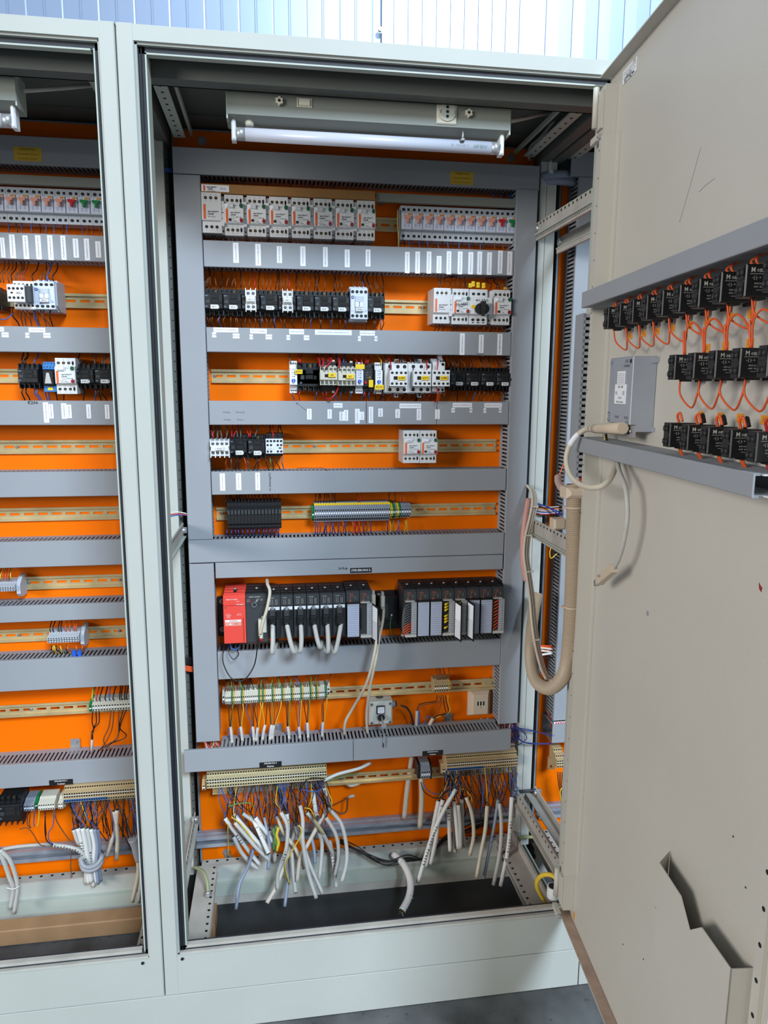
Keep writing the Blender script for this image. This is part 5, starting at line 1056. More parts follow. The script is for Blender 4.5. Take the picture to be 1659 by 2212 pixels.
obj('name_plate', m, t, label='white and black name plate'); m = MB(); m.cyl((0, -.062, -.009), (0, -1, 0), .0125, .006, 'steel', 24, .0115); m.cyl((0, -.068, -.009), (0, -1, 0), .010, .004, 'black', 20); obj('lock', m, t, label='chrome key lock')
m = MB(); m.cyl((w/2, -.03, .012), (1, 0, 0), .010, .012, 'term_grey', 14); m.cyl((w/2+.012, -.03, .012), (1, 0, 0), .0085, .005, 'charcoal', 6); obj('cable_gland', m, t, label='blue grey cable gland')
k = thing('key', 'small steel key on a ring hanging from the switch box lock', 'key', (cx, D-.072, cz-.009))
m = MB(); m.box(-.0012, .0012, -.046, 0, -.005, .005, 'steel'); m.cyl((0, -.046, -.001), (0, -1, 0), .0075, .002, 'steel', 14); obj('key_blade', m, k)
rg = [(.010*math.cos(a*.3927)*1.0, -.050, -.014+.012*math.sin(a*.3927)) for a in range(17)]; m = MB(); m.tube(rg, .0006, 'steel', 5, 0); obj('key_ring', m, k); m = MB(); m.prxz([(-.002, -.026), (.002, -.026), (.0025, -.052), (.0005, -.064), (-.002, -.06), (-.0035, -.045)], -.0545, -.053, 'steel'); m.box(-.0035, -.001, -.0548, -.0544, -.060, -.048, 'hole'); obj('spare_key', m, k)
# telephone type wall socket
x0 = at(1016, 1520, D-.03).x; x1 = at(1061, 1520, D-.03).x; zt = at(1038, 1492, D-.03).z; zb = at(1038, 1549, D-.03).z
t = thing('wall_socket', 'cream telephone socket with three slots on the orange plate', 'socket', ((x0+x1)/2, D, (zt+zb)/2)); w = x1-x0; h = zt-zb
m = MB(); m.cbox(-w/2-.002, w/2+.002, -.012, -.0005, -h/2-.002, h/2+.002, 'socket_cream', .002); m.add([(-w/2, -.012, -h/2), (w/2, -.012, -h/2), (w/2, -.012, h/2), (-w/2, -.012, h/2), (-w/2+.010, -.030, -h/2+.009), (w/2-.010, -.030, -h/2+.009), (w/2-.010, -.030, h/2-.013), (-w/2+.010, -.030, h/2-.013)], [(4, 5, 6, 7), (0, 1, 5, 4), (1, 2, 6, 5), (2, 3, 7, 6), (3, 0, 4, 7)], 'socket_cream')
obj('cover', m, t); m = MB(); m.box(-.0125, .0125, -.0304, -.0298, -.006, .009, 'cream')
for k in (-.0085, 0, .0085): m.box(k-.0022, k+.0022, -.0308, -.0303, -.005, .008, 'hole')
m.cyl((0, -.0298, -.0105), (0, -1, 0), .0018, .001, 'steel', 10); obj('socket_insert', m, t, label='dark socket slots')
# bent steel clamps
for px, py, lb in ((600, 1571, 'bent steel clip on the orange plate under the long cream terminal strip'), (968, 1548, 'bent steel clip on the orange plate between switch box and wall socket'), (163, 1604, 'bent steel clip on the orange plate low in the left cabinet')):
    q = at(px, py, D); m = MB(); m.box(-.0125, .0125, -.003, -.0005, -.010, .012, 'steel'); m.prof([(-.003, -.010), (-.0005, -.010), (-.030, -.032), (-.0325, -.030)], -.0125, .0125, 'steel'); m.box(-.0125, .0125, -.0325, -.030, -.055, -.030, 'steel'); m.cyl((0, -.003, .003), (0, -1, 0), .0055, .003, 'steel', 6)
    obj('steel_clip', m, None, q, label=lb, cat='clip')
# fluorescent cabinet lamps
def lamp(dx, label, x0=.187, x1=.774, tlabel='white fluorescent tube, unlit'):
    t = thing('cabinet_lamp', label, 'lamp', ((x0+x1)/2+dx, .12, 2.03)); cx = (x0+x1)/2; hw = (x1-x0)/2; Y0 = -.015
    m = MB(); m.prof([(Y0, -.030), (Y0, .018), (.045, .018), (.045, -.043), (.012, -.043), (Y0, -.034)], -hw, hw, 'lamp_box'); m.box(-hw, hw, Y0, .045, .018, .020, 'lamp_box'); obj('housing', m, t)
    for e_ in (-hw-.001, hw-.002): obj('end_plate', MB().box(e_, e_+.003, Y0+.001, .044, -.042, .018, 'frame_in'), t)
    for sx in (-1, 1):
        m = MB(); m.cbox(sx*(hw-.012)-.0045, sx*(hw-.012)+.0045, -.002, .022, -.078, -.034, 'white', .003); obj('lamp_holder', m, t)
    m = MB(); m.cyl((-hw+.0165, .010, -.063), (1, 0, 0), .0128, .018, 'steel', 16); m.cyl((hw-.0345, .010, -.063), (1, 0, 0), .0128, .018, 'steel', 16); m.cyl((-hw+.0345, .010, -.063), (1, 0, 0), .0130, 2*hw-.069, 'tube_white', 20)
    m.text('OSRAM', hw-.060, -.0033, -.064, .009, 'green', math.pi); m.text('L 18W/840  CE', hw-.105, -.0033, -.064, .006, 'duct', math.pi); obj('tube', m, t, label=tlabel)
    def knob(x):
        m = MB(); m.prxz([(x+(.0088 if k % 2 else .0062)*math.cos(k*math.pi/6), -.006+(.0088 if k % 2 else .0062)*math.sin(k*math.pi/6)) for k in range(12)], Y0-.007, Y0-.0002, 'cream'); m.cyl((x, Y0-.007, -.006), (0, -1, 0), .0028, .0008, 'hole', 8); obj('knob', m, t)
    knob(-hw+.104); knob(hw-.092)
    m = MB(); x = -hw+.155; m.cbox(x-.0155, x+.0155, Y0-.002, Y0-.0002, -.014, .004, 'cream', .001); m.cbox(x-.012, x+.011, Y0-.005, Y0-.002, -.0115, .0015, 'cream', .001); m.box(x-.0135, x-.012, Y0-.0025, Y0-.0019, -.0115, .0015, 'hole'); obj('rocker_switch', m, t)
    m = MB(); x = hw-.138; m.cbox(x-.0215, x+.0215, Y0-.003, Y0-.0002, -.030, .017, 'cream', .002); m.cyl((x, Y0-.0031, -.007), (0, -1, 0), .0175, .003, 'cream', 28); m.cyl((x, Y0-.0062, -.007), (0, -1, 0), .0150, .0006, 'frame_in', 24)
    for k in (-.009, 0, .009): m.cyl((x, Y0-.0069, -.007+k), (0, -1, 0), .0030, .0008, 'hole', 10)
    for k in (-.015, .015): m.box(x+k-.0015, x+k+.0015, Y0-.0076, Y0-.006, -.010, -.004, 'steel')
    obj('socket_outlet', m, t, label='cream socket outlet')
    m = MB(); m.cyl((hw-.100, -.005, -.035), (0, 0, -1), .002, .022, 'steel', 8); m.cyl((hw-.100, -.005, -.052), (0, 0, -1), .005, .005, 'steel', 10); obj('suspension_pin', m, t); m = MB(); m.cyl((-hw+.044, .008, -.036), (0, 0, -1), .010, .012, 'cream', 16, .008); obj('starter', m, t)
    return t
lamp(0, 'grey fluorescent lamp unit under the roof of the middle cabinet'); lamp(-.982, 'grey fluorescent lamp unit at the roof of the left cabinet')
for dx, lb in ((0, 'grey lamp cable under the roof of the middle cabinet'), (-.984, 'grey lamp cable under the roof of the left cabinet')):
    P_ = [at(1103, 262, .13), at(1140, 254, .19), at(1170, 247, .24), at(1203, 246, .28), at(1190, 270, .33), at(1165, 300, .38), at(1146, 318, .41), at(1143, 345, .44)]
    strand('lamp_cable', [p+Vector((dx, 0, 0)) for p in P_], .0042, 'cable_grey', lb, 'cable')
# ================================================================ wires between ducts and devices
WR = .00125
def wires(where, ox, s, spec, z1, z0, Y1=D-.035, Y0=D-.052, ym=650, jit=.004, r=WR, group=None, bow=.0):
    for col, xs in spec:
        n = len(xs); xs = sorted(xs)
        for i, v in enumerate(xs):
            x = at(ox+v*s, ym, (Y0+Y1)/2).x; a = random.uniform(-jit, jit); b = random.uniform(-jit, jit); c = random.uniform(-.004, .004); zt = z1+(z0-z1)*0
            P = [(x+a, Y1+c, z1), (x+a*.9+b, Y1-.004+c, z1+(z0-z1)*.35), (x+b*.5, Y0-.006-abs(bow), z1+(z0-z1)*.7), (x, Y0, z0)]
            strand('wire', P, r, 'wire_'+col, '%s wire %s, %s' % (col.replace('darkblue', 'dark blue'), where, leftmost(i, n, 'one') if n > 1 else 'the only one'), 'wire', group or 'wires '+where, 5, 3)
B, K, R_, U, G_, O, Y_ = 'brown', 'black', 'red', 'blue', 'grey', 'orange', 'yellow'
z = lambda py, px=640, Y=D-.04: at(px, py, Y).z
# row 1
wires('under the top row motor switches', 420, A, [(B, [300,325,370,490,530,575,680,710,745,855,885,1050,1085,1115,1240,1285,1410,1450,1490]), (K, [150,180,250,640,1190])], z(500), 1.806, D-.045, D-.05, 510, .003)
wires('under the row of breakers in the middle cabinet', 800, A, [(U, [320,420,490,585,665,755,835,935]), (K, [285,362,450,530,615,700,785,868,965]), (B, [1060,1135,1190])], z(518, 990), 1.806, D-.045, D-.045, 525, .0025)
wires('beside the leftmost breaker of the middle cabinet', 800, A, [(Y_, [238]), (G_, [246])], 1.905, 1.806, D-.05, D-.055, 490, .003)
wires('from the top duct down behind the metal channel', 800, A, [(U, [1055, 1105, 1185, 1210]), (K, [1140])], 1.964, z(428, 1080, D-.03), D-.03, D-.03, 420, .003, .0018)
wires('above the top row motor switches', 420, A, [(K, [250, 425, 615, 820, 1000, 1190])], 1.964, z(402), D-.03, D-.03, 395, .003)
# row 2
wires('above the second row contactors', 420, A, [(B, [100,115,140,190,275,320,355,430,465,580,612,650,742,760,785,905,935,972,1050,1105,1195,1222,1255,1350,1366,1384,1410,1440,1505,1542,1560]), (K, [225,398,545,690,720,865,1020,1040,1185,1462,1492,1600]), (R_, [512,803]), (U, [1425])], 1.753, zc2+.034, D-.03, D-.055, 605, .005)
wires('below the second row contactors', 420, A, [(B, [105,150,168,210,268,310,345,375,435,467,486,515,592,620,655,745,768,788,940,970,1070,1088,1190,1230,1270,1350,1372,1395,1430,1530,1560]), (U, [230,550,695,1000,1155,1295,1590]), (K, [400,560,690,855,1465,1597])], zc2-.034, 1.602, D-.055, D-.035, 697, .005)
wires('arching above the white rotary switch group', 800, A, [(B, [575, 600, 655, 690, 735, 770, 805, 1090, 1120]), (K, [1010, 1060, 1085])], 1.750, z(622, 1000, D-.06), D-.03, D-.06, 610, .006)
for i, (a_, b_) in enumerate((((945, 621), (972, 598)), ((955, 621), (988, 598)), ((1003, 621), (1040, 600)))):
    pass
for i, P in enumerate(([(948, 618, .06), (955, 603, .06), (970, 598, .05), (985, 597, .03)], [(973, 600, .04), (990, 597, .07), (1003, 603, .07), (1006, 622, .06)], [(1046, 611, .066), (1052, 603, .06), (1066, 600, .04)])):
    strand('wire', [at(x, y, D-d) for x, y, d in P], .0014, 'wire_black', 'black wire arching over the white switch group under the tall white strips, %s' % ORD[i], 'wire', 'black arching wires', 5, 4)
wires('below the white rotary switch group', 800, A, [(B, [715, 740, 850, 895, 950, 955, 1000, 1050, 1075, 1130]), (K, [545, 580, 612, 690, 1020])], z(702, 1000, D-.05), 1.602, D-.055, D-.04, 708, .004)
# row 3
zc3 = .5*(z(784, 665, D-.07)+z(844, 665, D-.07)); zt3, zb3 = zc3+.032, zc3-.032
wires('above the timer relays of the third row', 420, A, [(R_, [898, 905, 1060, 1090, 1130, 1150, 1238, 1385, 1412, 1450, 1468]), (U, [1225, 1262]), (G_, [822]), (Y_, [1578])], 1.549, zt3, D-.03, D-.06, 775, .007, .0015)
for i, P in enumerate(([(691, 791, .10), (690, 781, .08), (687, 769, .04)], [(697, 791, .10), (698, 780, .08), (696, 769, .04)], [(705, 793, .11), (713, 783, .09), (716, 776, .07), (708, 769, .04)], [(733, 795, .11), (733, 780, .09), (731, 770, .04)])):
    strand('wire', [at(x, y, D-d) for x, y, d in P], .0024, 'wire_red', 'thick red wire entering the cream contactors from above, %s' % leftmost(i, 4, 'one'), 'wire', 'thick red wires at the cream contactors', 6, 4)
wires('above the large white contactors', 800, A, [(B, [125, 140, 200, 215, 240, 340, 452, 470, 290]), (G_, [250, 265, 282, 370, 385, 405, 415, 500, 590, 610])], 1.549, zt3, D-.03, D-.06, 778, .006, .002)
for i, P in enumerate(([(845, 800, .112), (844, 785, .10), (838, 771, .05)], [(922, 800, .112), (922, 785, .10), (925, 776, .05)], [(944, 800, .112), (946, 784, .10), (944, 774, .05)])):
    strand('wire', [at(x, y, D-d) for x, y, d in P], .0016, 'wire_red', 'red wire entering a white contact block from above, %s of three' % ORD[i], 'wire', 'red wires of the white contact blocks', 5, 4)
wires('above the black contactors of the third row', 800, A, [(B, [660, 690, 705, 722, 733, 800, 848, 878, 930, 945, 970, 985, 1000, 1015, 1070, 1105, 1130, 1150])], 1.549, z(797, 1040, D-.05), D-.03, D-.05, 783, .005, .0016)
wires('below the contactors of the third row', 420, A, [(R_, [905, 1080, 1108, 1445]), (U, [858, 1035, 1180, 1215, 1250, 1320, 1430, 1503, 1592]), (K, [1555, 1575]), (B, [1640])], zb3-.002, 1.421, D-.055, D-.035, 860, .006, .0014)
strand('wire', [at(x, y, D-d) for x, y, d in [(731, 835, .07), (726, 848, .09), (714, 861, .095), (703, 861, .07), (705, 865, .04)]], .0020, 'wire_red', 'red wire sweeping in a hook below the two cream contactors', 'wire', None, 6, 5)
wires('below the large white contactors', 800, A, [(B, [132, 200, 265, 340, 455, 465, 520, 610]), (K, [275, 385, 395, 405]), (R_, [180, 475])], zb3-.004, 1.421, D-.055, D-.035, 862, .006, .0016)
strand('wire', [at(x, y, D-d) for x, y, d in [(942, 836, .10), (946, 850, .11), (944, 866, .10), (938, 868, .07), (939, 862, .04)]], .0016, 'wire_red', 'red wire hooking over the duct below contact block K3M2', 'wire', None, 6, 5)
wires('below the black contactors of the third row', 800, A, [(B, [660, 690, 720, 820, 930, 942, 960, 985, 1050, 1095, 1130]), (U, [870]), (K, [745])], z(843, 1040, D-.05), 1.421, D-.05, D-.035, 858, .006, .0015)
# row 4
wires('above the left contactors of the fourth row', 420, A, [(R_, [160, 170, 325, 335, 470, 478, 668]), (G_, [155, 195, 205, 238, 275, 370, 402, 515]), (K, [635, 720, 760])], 1.368, z(946, 530, D-.06), D-.03, D-.065, 928, .006, .0015)
wires('below the left contactors of the fourth row', 420, A, [(K, [345, 378, 508, 540, 632, 670, 730]), (O, [278, 438, 578]), (G_, [312, 465]), (U, [760]), ('green', [655])], z(989, 530, D-.06), 1.243, D-.055, D-.035, 1003, .006, .0014)
strand('wire', [at(x, y, FD-.0025) for x, y in [(640, 1012.5), (658, 1010.5), (678, 1011.5), (695, 1010.5), (708, 1016)]], .0007, 'wire_black', 'thin black wire stub with blue ends lying on the duct edge', 'wire', None, 5, 4)
# row 5
wires('above the black fuse terminals', 420, .3134, [(K, [215, 245, 262, 285, 308, 330, 352, 375, 398, 420, 445, 465, 490, 512, 535, 575])], 1.188, z(1086, 548, D-.05), D-.03, D-.055, 1076, .003)
wires('below the black fuse terminals', 420, .3134, [('darkblue', [235, 260, 287, 312, 338, 368, 372, 395, 420, 447, 475, 502, 527, 553, 578, 583])], z(1142, 548, D-.05), 1.064, D-.055, D-.035, 1152, .003, .0019)
wires('above the long grey terminal row', 420, .3134, [(K, [830, 850, 870, 890, 910, 930, 950, 970, 1340, 1383]), (R_, [1128, 1140]), (O, [1420, 1440])], 1.188, z(1087, 760, D-.04), D-.03, D-.035, 1078, .003)
wires('below the long grey terminal row', 420, .3134, [('darkblue', [832, 845, 862, 890, 897, 912, 935, 948, 970, 990, 1030, 1045, 1170, 1215, 1330]), (R_, [1105, 1112, 1125, 1145, 1165]), (O, [1022, 1090]), ('green', [1370]), (Y_, [1350, 1448, 1465]), ('violet', [1395, 1410]), (B, [1185])], z(1126, 760, D-.04), 1.064, D-.04, D-.035, 1138, .0035, .0014)
# row 7
wires('above the long cream terminal strip', 380, A, [(B, [425,445,465,505,525,545,700,715,735,755,775,795,850,870,920,940,985,1005,1025,1045,1100,1125,1180,1225,1285]), (K, [590,605,625,668]), ('green', [487,568,733,815,895,972,1148,1200]), (U, [1057])], .685, z(1487, 590, D-.06), D-.03, D-.06, 1476, .008, .0014)
CT7 = [(478, 1570, [(K, 445), (K, 470), ('green', 488)], (502, 1597)), (520, 1570, [(K, 530), (B, 548), (Y_, 570)], (524, 1592)), (546, 1570, [(U, 605), (B, 640), (K, 660)], (549, 1592)), (557, 1572, [(B, 690), (K, 672), (Y_, 718)], (554, 1592)), (573, 1566, [(Y_, 742), (K, 780)], (567, 1590)), (587, 1566, [(K, 795), ('green', 820)], (583, 1590)), (592, 1567, [(B, 850), (B, 875), (Y_, 900)], (588, 1588)), (622, 1570, [(K, 935), (K, 950), ('green', 968)], (625, 1588)), (646, 1571, [(B, 1020), (U, 1057), (Y_, 1070)], (648, 1587)), (664, 1561, [(K, 1095), (K, 1120), ('green', 1145)], (666, 1586)), (698, 1560, [(B, 1235), (K, 1262), (Y_, 1290)], (696, 1583))]
for i, (cx_, cy_, ws, (bx_, by_)) in enumerate(CT7):
    top = at(cx_ if i else 498, cy_, D-.05); cid = leftmost(i, len(CT7), 'one')
    strand('cable_sheath', [top, (top+at(bx_, by_, D-.07))/2, at(bx_, by_+8, D-.085)], .0042, 'cable_grey', 'grey cable end with bared wires below the long cream strip, %s' % cid, 'cable', 'grey cable ends under the long cream strip', 10, 4)
    strand('cable_core', [top+Vector((-.004, -.003, -.002)), top+Vector((-.007, -.005, -.012)), at(bx_-3, by_, D-.075)], .0016, 'wire_blue', 'blue core folded back along the grey cable end, %s' % cid, 'cable core', 'blue cores folded back', 5, 4)
    for j, (c, px) in enumerate(ws):
        a_ = at(380+px*A, 1522-(px-430)*.017, D-.065); x = top.x+(j-1)*.002
        strand('cable_core', [a_, a_+Vector((random.uniform(-.003, .003), -.004, -.018)), Vector((x+(a_.x-x)*.3, D-.055, top.z+.018)), Vector((x, D-.05, top.z-.003))], .0013, 'wire_'+c, '%s core from the cream strip into a grey cable end, %s cable, %s core' % (c, ordn(i), ORD[j]), 'cable core', 'cores below the long cream strip', 5, 4)
# small tan group
wires('above the small tan terminal group', 740, .3134, [(B, [640, 655, 672, 688, 705, 722]), ], .685, z(1471, 955, D-.06), D-.03, D-.055, 1460, .005)
for i, (c, P) in enumerate((('black', [(944, 1502), (942, 1514), (920, 1518), (905, 1523), (901, 1536)]), ('brown', [(949, 1502), (950, 1515), (925, 1521), (909, 1525), (904, 1536)]), ('brown', [(953, 1502), (952, 1522), (945, 1540), (934, 1552)]), ('black', [(957, 1502), (960, 1525), (962, 1540), (944, 1546), (936, 1552)]), ('black', [(962, 1502), (966, 1522), (968, 1538), (955, 1546), (938, 1552)]), ('yellow', [(968, 1501), (968, 1518), (973, 1532), (965, 1542), (941, 1551)]))):
    strand('wire', [at(x, y, D-.05) for x, y in P], .0014, 'wire_'+c, '%s wire curling from the small tan terminals to a cut cable, %s from the left' % (c, ORD[i]), 'wire', 'wires below the small tan terminals', 5, 5)
for i, (P, r, m_, lb) in enumerate((([(901, 1535), (900, 1555), (899, 1585)], .0045, 'cable_grey', 'grey cable stub standing left below the small tan terminals'), ([(905, 1534), (906, 1550), (904, 1580)], .0020, 'wire_blue', 'blue core bent back beside the left grey cable stub'), ([(936, 1551), (930, 1562), (922, 1580)], .0055, 'cable_cream', 'cream cable stub leaning below the small tan terminals'), ([(931, 1549), (921, 1550), (917, 1575)], .0018, 'wire_blue', 'blue core bent back beside the cream leaning cable stub'), ([(866, 1524), (880, 1530), (890, 1550), (893, 1575)], .0027, 'wire_black', 'black cable from the switch box gland into the slotted duct'), ([(1040, 1552), (1040, 1572)], .0035, 'cable_grey', 'left grey cable leaving the wall socket downwards'), ([(1053, 1551), (1055, 1572)], .0035, 'cable_grey', 'right grey cable leaving the wall socket downwards'))):
    strand('cable', [at(x, y, D-.05 if i < 5 else D-.02) for x, y in P], r, m_, lb, 'cable', None, 10, 5)
# long cream cables across the racks
for P, r, m_, lb, cat in (([(577, 1252, .07), (578, 1262, .125), (583, 1278, .15), (578, 1310, .16), (568, 1345, .16), (562, 1370, .155)], .0042, 'cable_cream', 'pale cable dropping from the duct across the processor module', 'cable'),
    ([(560, 1374, .155), (556, 1400, .15), (548, 1440, .14), (525, 1470, .13), (500, 1465, .12), (483, 1435, .11), (482, 1410, .10), (489, 1394, .08)], .0016, 'wire_black', 'thin black lead looping below the red power supply', 'cable'),
    ([(495, 1394, .09), (494, 1410, .10), (504, 1424, .11), (515, 1415, .10), (513, 1404, .08)], .0012, 'wire_black', 'short black wire loop under the red power supply', 'wire'),
    ([(498, 1390, .09), (500, 1400, .10), (510, 1403, .10), (518, 1395, .09)], .0018, 'wire_blue', 'short blue wire loop under the red power supply', 'wire')):
    strand('cable', [at(x, y, D-d) for x, y, d in P], r, m_, lb, cat, None, 8, 6)
q = at(563, 1358, D-.150); t = thing('cable_plug', 'long cream plug on the pale cable at the processor module', 'plug', q)
obj('plug_body', MB().cbox(-.0055, .0055, -.005, .012, -.026, .024, 'cream', .002), t); obj('strain_relief', MB().cyl((0, .002, -.026), (0, 0, -1), .004, .008, 'red_bright', 10), t, label='red tip')
for P, top, lb in (([(808, 1310, .075), (816, 1335, .10), (814, 1380, .15), (805, 1430, .165), (790, 1480, .14), (762, 1530, .09), (746, 1560, .085), (744, 1590, .07)], (806, 1297), 'left of the two long pale cables hanging from the rack connectors'), ([(829, 1312, .06), (827, 1340, .09), (819, 1380, .14), (811, 1430, .165), (800, 1480, .14), (793, 1530, .10), (792, 1560, .085), (795, 1590, .07)], (826, 1300), 'right of the two long pale cables hanging from the rack connectors')):
    q = at(top[0], top[1], D-.065); t = thing('connector_cable', lb, 'cable', q)
    m = MB(); m.cbox(-.0055, .0055, -.012, .014, -.012, .018, 'cream', .002); m.cbox(-.0035, .0035, -.006, .010, .018, .028, 'cable_grey', .001); m.cyl((0, -.002, -.010), (0, 0, -1), .0062, .010, 'cream', 12, .0045); obj('plug', m, t, label='cream plug'); 
    obj('cable', MB().tube([at(x, y, D-d)-q for x, y, d in P], .0040, 'cable_cream', 10, 6), t)
strand('wire', [at(846, 1328, D-.033), at(843, 1350, D-.04), at(845, 1368, D-.04), at(849, 1380, D-.03)], .0012, 'wire_green', 'green earth wire below the plain black connector cover', 'wire', None, 5)
# wires on the right rack
for k, (i, cols, side) in enumerate(((0, ['wire_grey']*8+['wire_orange']*4, -1), (3, ['yellow']*3+['wire_black', 'yellow', 'yellow', 'yellow', 'wire_black', 'yellow', 'wire_black'], -1), (4, ['yellow']*1+['orange_tag']*2+['wire_black']*6, -1), (7, ['wire_orange']*9, -1))):
    x0, x1, z0, z1 = M8[i]; n = len(cols); cx = x0+(x1-x0)*.60
    for j, c in enumerate(cols):
        zz = z1-.036-j*(z1-z0-.045)/n; nm = {'wire_grey': 'grey', 'wire_orange': 'orange', 'yellow': 'yellow sleeved', 'orange_tag': 'amber sleeved', 'wire_black': 'black'}[c]; body = 'wire_black' if c in ('yellow', 'orange_tag') else c
        m = MB(); P = [Vector((cx, PY-.012, zz)), Vector((cx-.010, PY-.019, zz-.001)), Vector((cx-.021, PY-.016, zz-.012)), Vector((cx-.024+j*.0008, PY-.008, max(z0+.004, zz-.05))), Vector((cx-.022, PY-.004, z0-.006))]
        m.tube([p-P[0] for p in P], .0014, body, 5, 4)
        if body != c: m.tube([Vector((-.004, -.0035, -.0003)), Vector((-.014, -.009, -.004))], .0028, c, 7, 0)
        elif c == 'wire_orange': m.cyl((-.006, -.004, 0), (1, .5, .05), .0024, .006, 'red_bright', 7)
        obj('wire', m, None, P[0], label='%s wire at the %s open column of the right rack, %s from top' % (nm, ['first', 'second', 'third', 'rightmost'][k], ordn(j)), cat='wire', group='wires of the %s open column of the right rack' % ['first', 'second', 'third', 'rightmost'][k])
    m = MB(); ring = [(.0045*math.cos(a*.7854), .004*math.sin(a*.7854), 0) for a in range(9)]; m.tube(ring, .0010, 'white', 5, 0); m.cbox(.004, .009, -.004, 0, -.002, .002, 'white', .0008); obj('cable_tie', m, None, (cx-.022, PY-.008, z0+.003), label='white cable tie below the %s open terminal column of the right rack' % ['first', 'second', 'third', 'rightmost'][k], cat='cable tie')
# left rack open module black wires
for j in range(6): strand('wire', [at(783+j, 1300, PY-.004), at(779, 1315+j*6, PY-.014), at(780, 1340+j*4, PY-.012), at(782, 1372, PY-.004)], .0012, 'wire_black', 'thin black wire beside the open cover of the left rack, %s' % ordn(j), 'wire', 'black wires of the open cover', 5, 4)
# left cabinet wires
wires('under the breakers of the left cabinet', 0, A, [(U, [75, 195, 285, 390, 478, 582, 700]), (K, [150, 340, 545]), (B, [755, 800, 845, 880])], z(484, 120, D-.05), 1.809, D-.045, D-.045, 495, .003)
wires('above the contactors marked K51 in the left cabinet', 0, A, [(B, [20, 45, 90, 145, 160, 190, 230, 365, 395]), (K, [120, 300, 470]), (R_, [215]), (U, [415, 432])], 1.757, z(612, 70, D-.06), D-.03, D-.06, 585, .006, .0014)
wires('below the contactors marked K51 in the left cabinet', 0, A, [(B, [180, 205, 250, 330, 375, 415]), (K, [150, 440]), (U, [310, 318])], z(668, 80, D-.06), 1.596, D-.06, D-.04, 690, .006, .0016)
wires('above the third row devices of the left cabinet', 0, A, [(K, [205, 215, 235, 660]), (U, [305]), (G_, [820, 885, 905, 950])], 1.543, z(790, 140, D-.05), D-.03, D-.05, 776, .004, .0016)
wires('below the third row devices of the left cabinet', 0, A, [(K, [205, 245, 480, 535, 705, 850, 905, 965]), (U, [325, 345, 400, 412, 805])], z(838, 130, D-.05), 1.421, D-.05, D-.035, 855, .005, .0016)
strand('wire', [at(0, 690, D-.08), at(14, 689, D-.085), at(24, 681, D-.08), at(30, 676, D-.06)], .0014, 'wire_blue', 'blue wire curving at the photo edge below the black contactor', 'wire', None, 5)
wires('above the blue capped terminals of the left cabinet', 0, .2652, [(K, [420, 445, 490, 510]), (O, [550, 580, 615, 632])], .866, z(1364, 140, D-.05), D-.03, D-.05, 1352, .002, .0014)
wires('below the blue capped terminals of the left cabinet', 0, .2652, [(K, [435, 480, 515, 545]), (Y_, [445, 470, 510, 565]), (O, [573, 632, 680])], z(1394, 140, D-.06), .760, D-.06, D-.04, 1408, .004, .0016)
for px in (160, 172): q = at(px, 1411, D-.068); obj('crimp_sleeve', MB().cbox(-.005, .005, -.003, .003, -.009, .007, 'blue_dial', .0015), None, q, label='%s bright blue cap on wires in the left cabinet' % ('left' if px < 165 else 'right'), cat='crimp sleeve')
wires('above the grey terminals at the left photo edge', 0, .2652, [(O, [10, 40, 65, 82]), (Y_, [20, 105]), (B, [85])], 1.010, z(1252, 10, D-.05), D-.03, D-.05, 1242, .002, .0014)
wires('above the small cream strip of the left cabinet', 0, .2652, [(K, [825, 870, 935, 985, 1005, 1025, 1045]), (R_, [800]), (U, [905]), ('green', [770]), (Y_, [765])], .682, z(1514, 236, D-.06), D-.03, D-.06, 1500, .004, .0016)
for i, (c, P) in enumerate((('black', [(200, 1534), (199, 1560), (202, 1572), (199, 1582)]), ('black', [(207, 1534), (208, 1560), (203, 1570), (200, 1582)]), ('black', [(214, 1534), (214, 1560), (204, 1572), (201, 1582)]), ('brown', [(240, 1532), (235, 1570), (224, 1595), (228, 1612), (243, 1618)]), ('brown', [(246, 1532), (242, 1572), (230, 1600), (215, 1620)]), ('brown', [(256, 1531), (256, 1575), (252, 1595), (225, 1612), (212, 1620)]), ('black', [(267, 1530), (258, 1570), (273, 1588), (262, 1598), (235, 1607), (215, 1620)]), ('black', [(274, 1530), (262, 1560), (257, 1580), (250, 1598), (228, 1615)]))):
    strand('wire', [at(x, y, D-.055+.002*i) for x, y in P], .0015, 'wire_'+c, '%s wire curling below the small cream strip of the left cabinet, %s from the left' % (c, ORD[i]), 'wire', 'wires below the small cream strip', 5, 5)
strand('cable', [at(199, 1580, D-.055), at(199, 1597, D-.055)], .0026, 'wire_black', 'black heat shrink on the grey cable in the left cabinet', 'cable', None, 8); strand('cable', [at(199, 1597, D-.055), at(198, 1625, D-.055)], .0034, 'cable_grey', 'short grey cable entering the lowest slotted duct of the left cabinet', 'cable', None, 8)
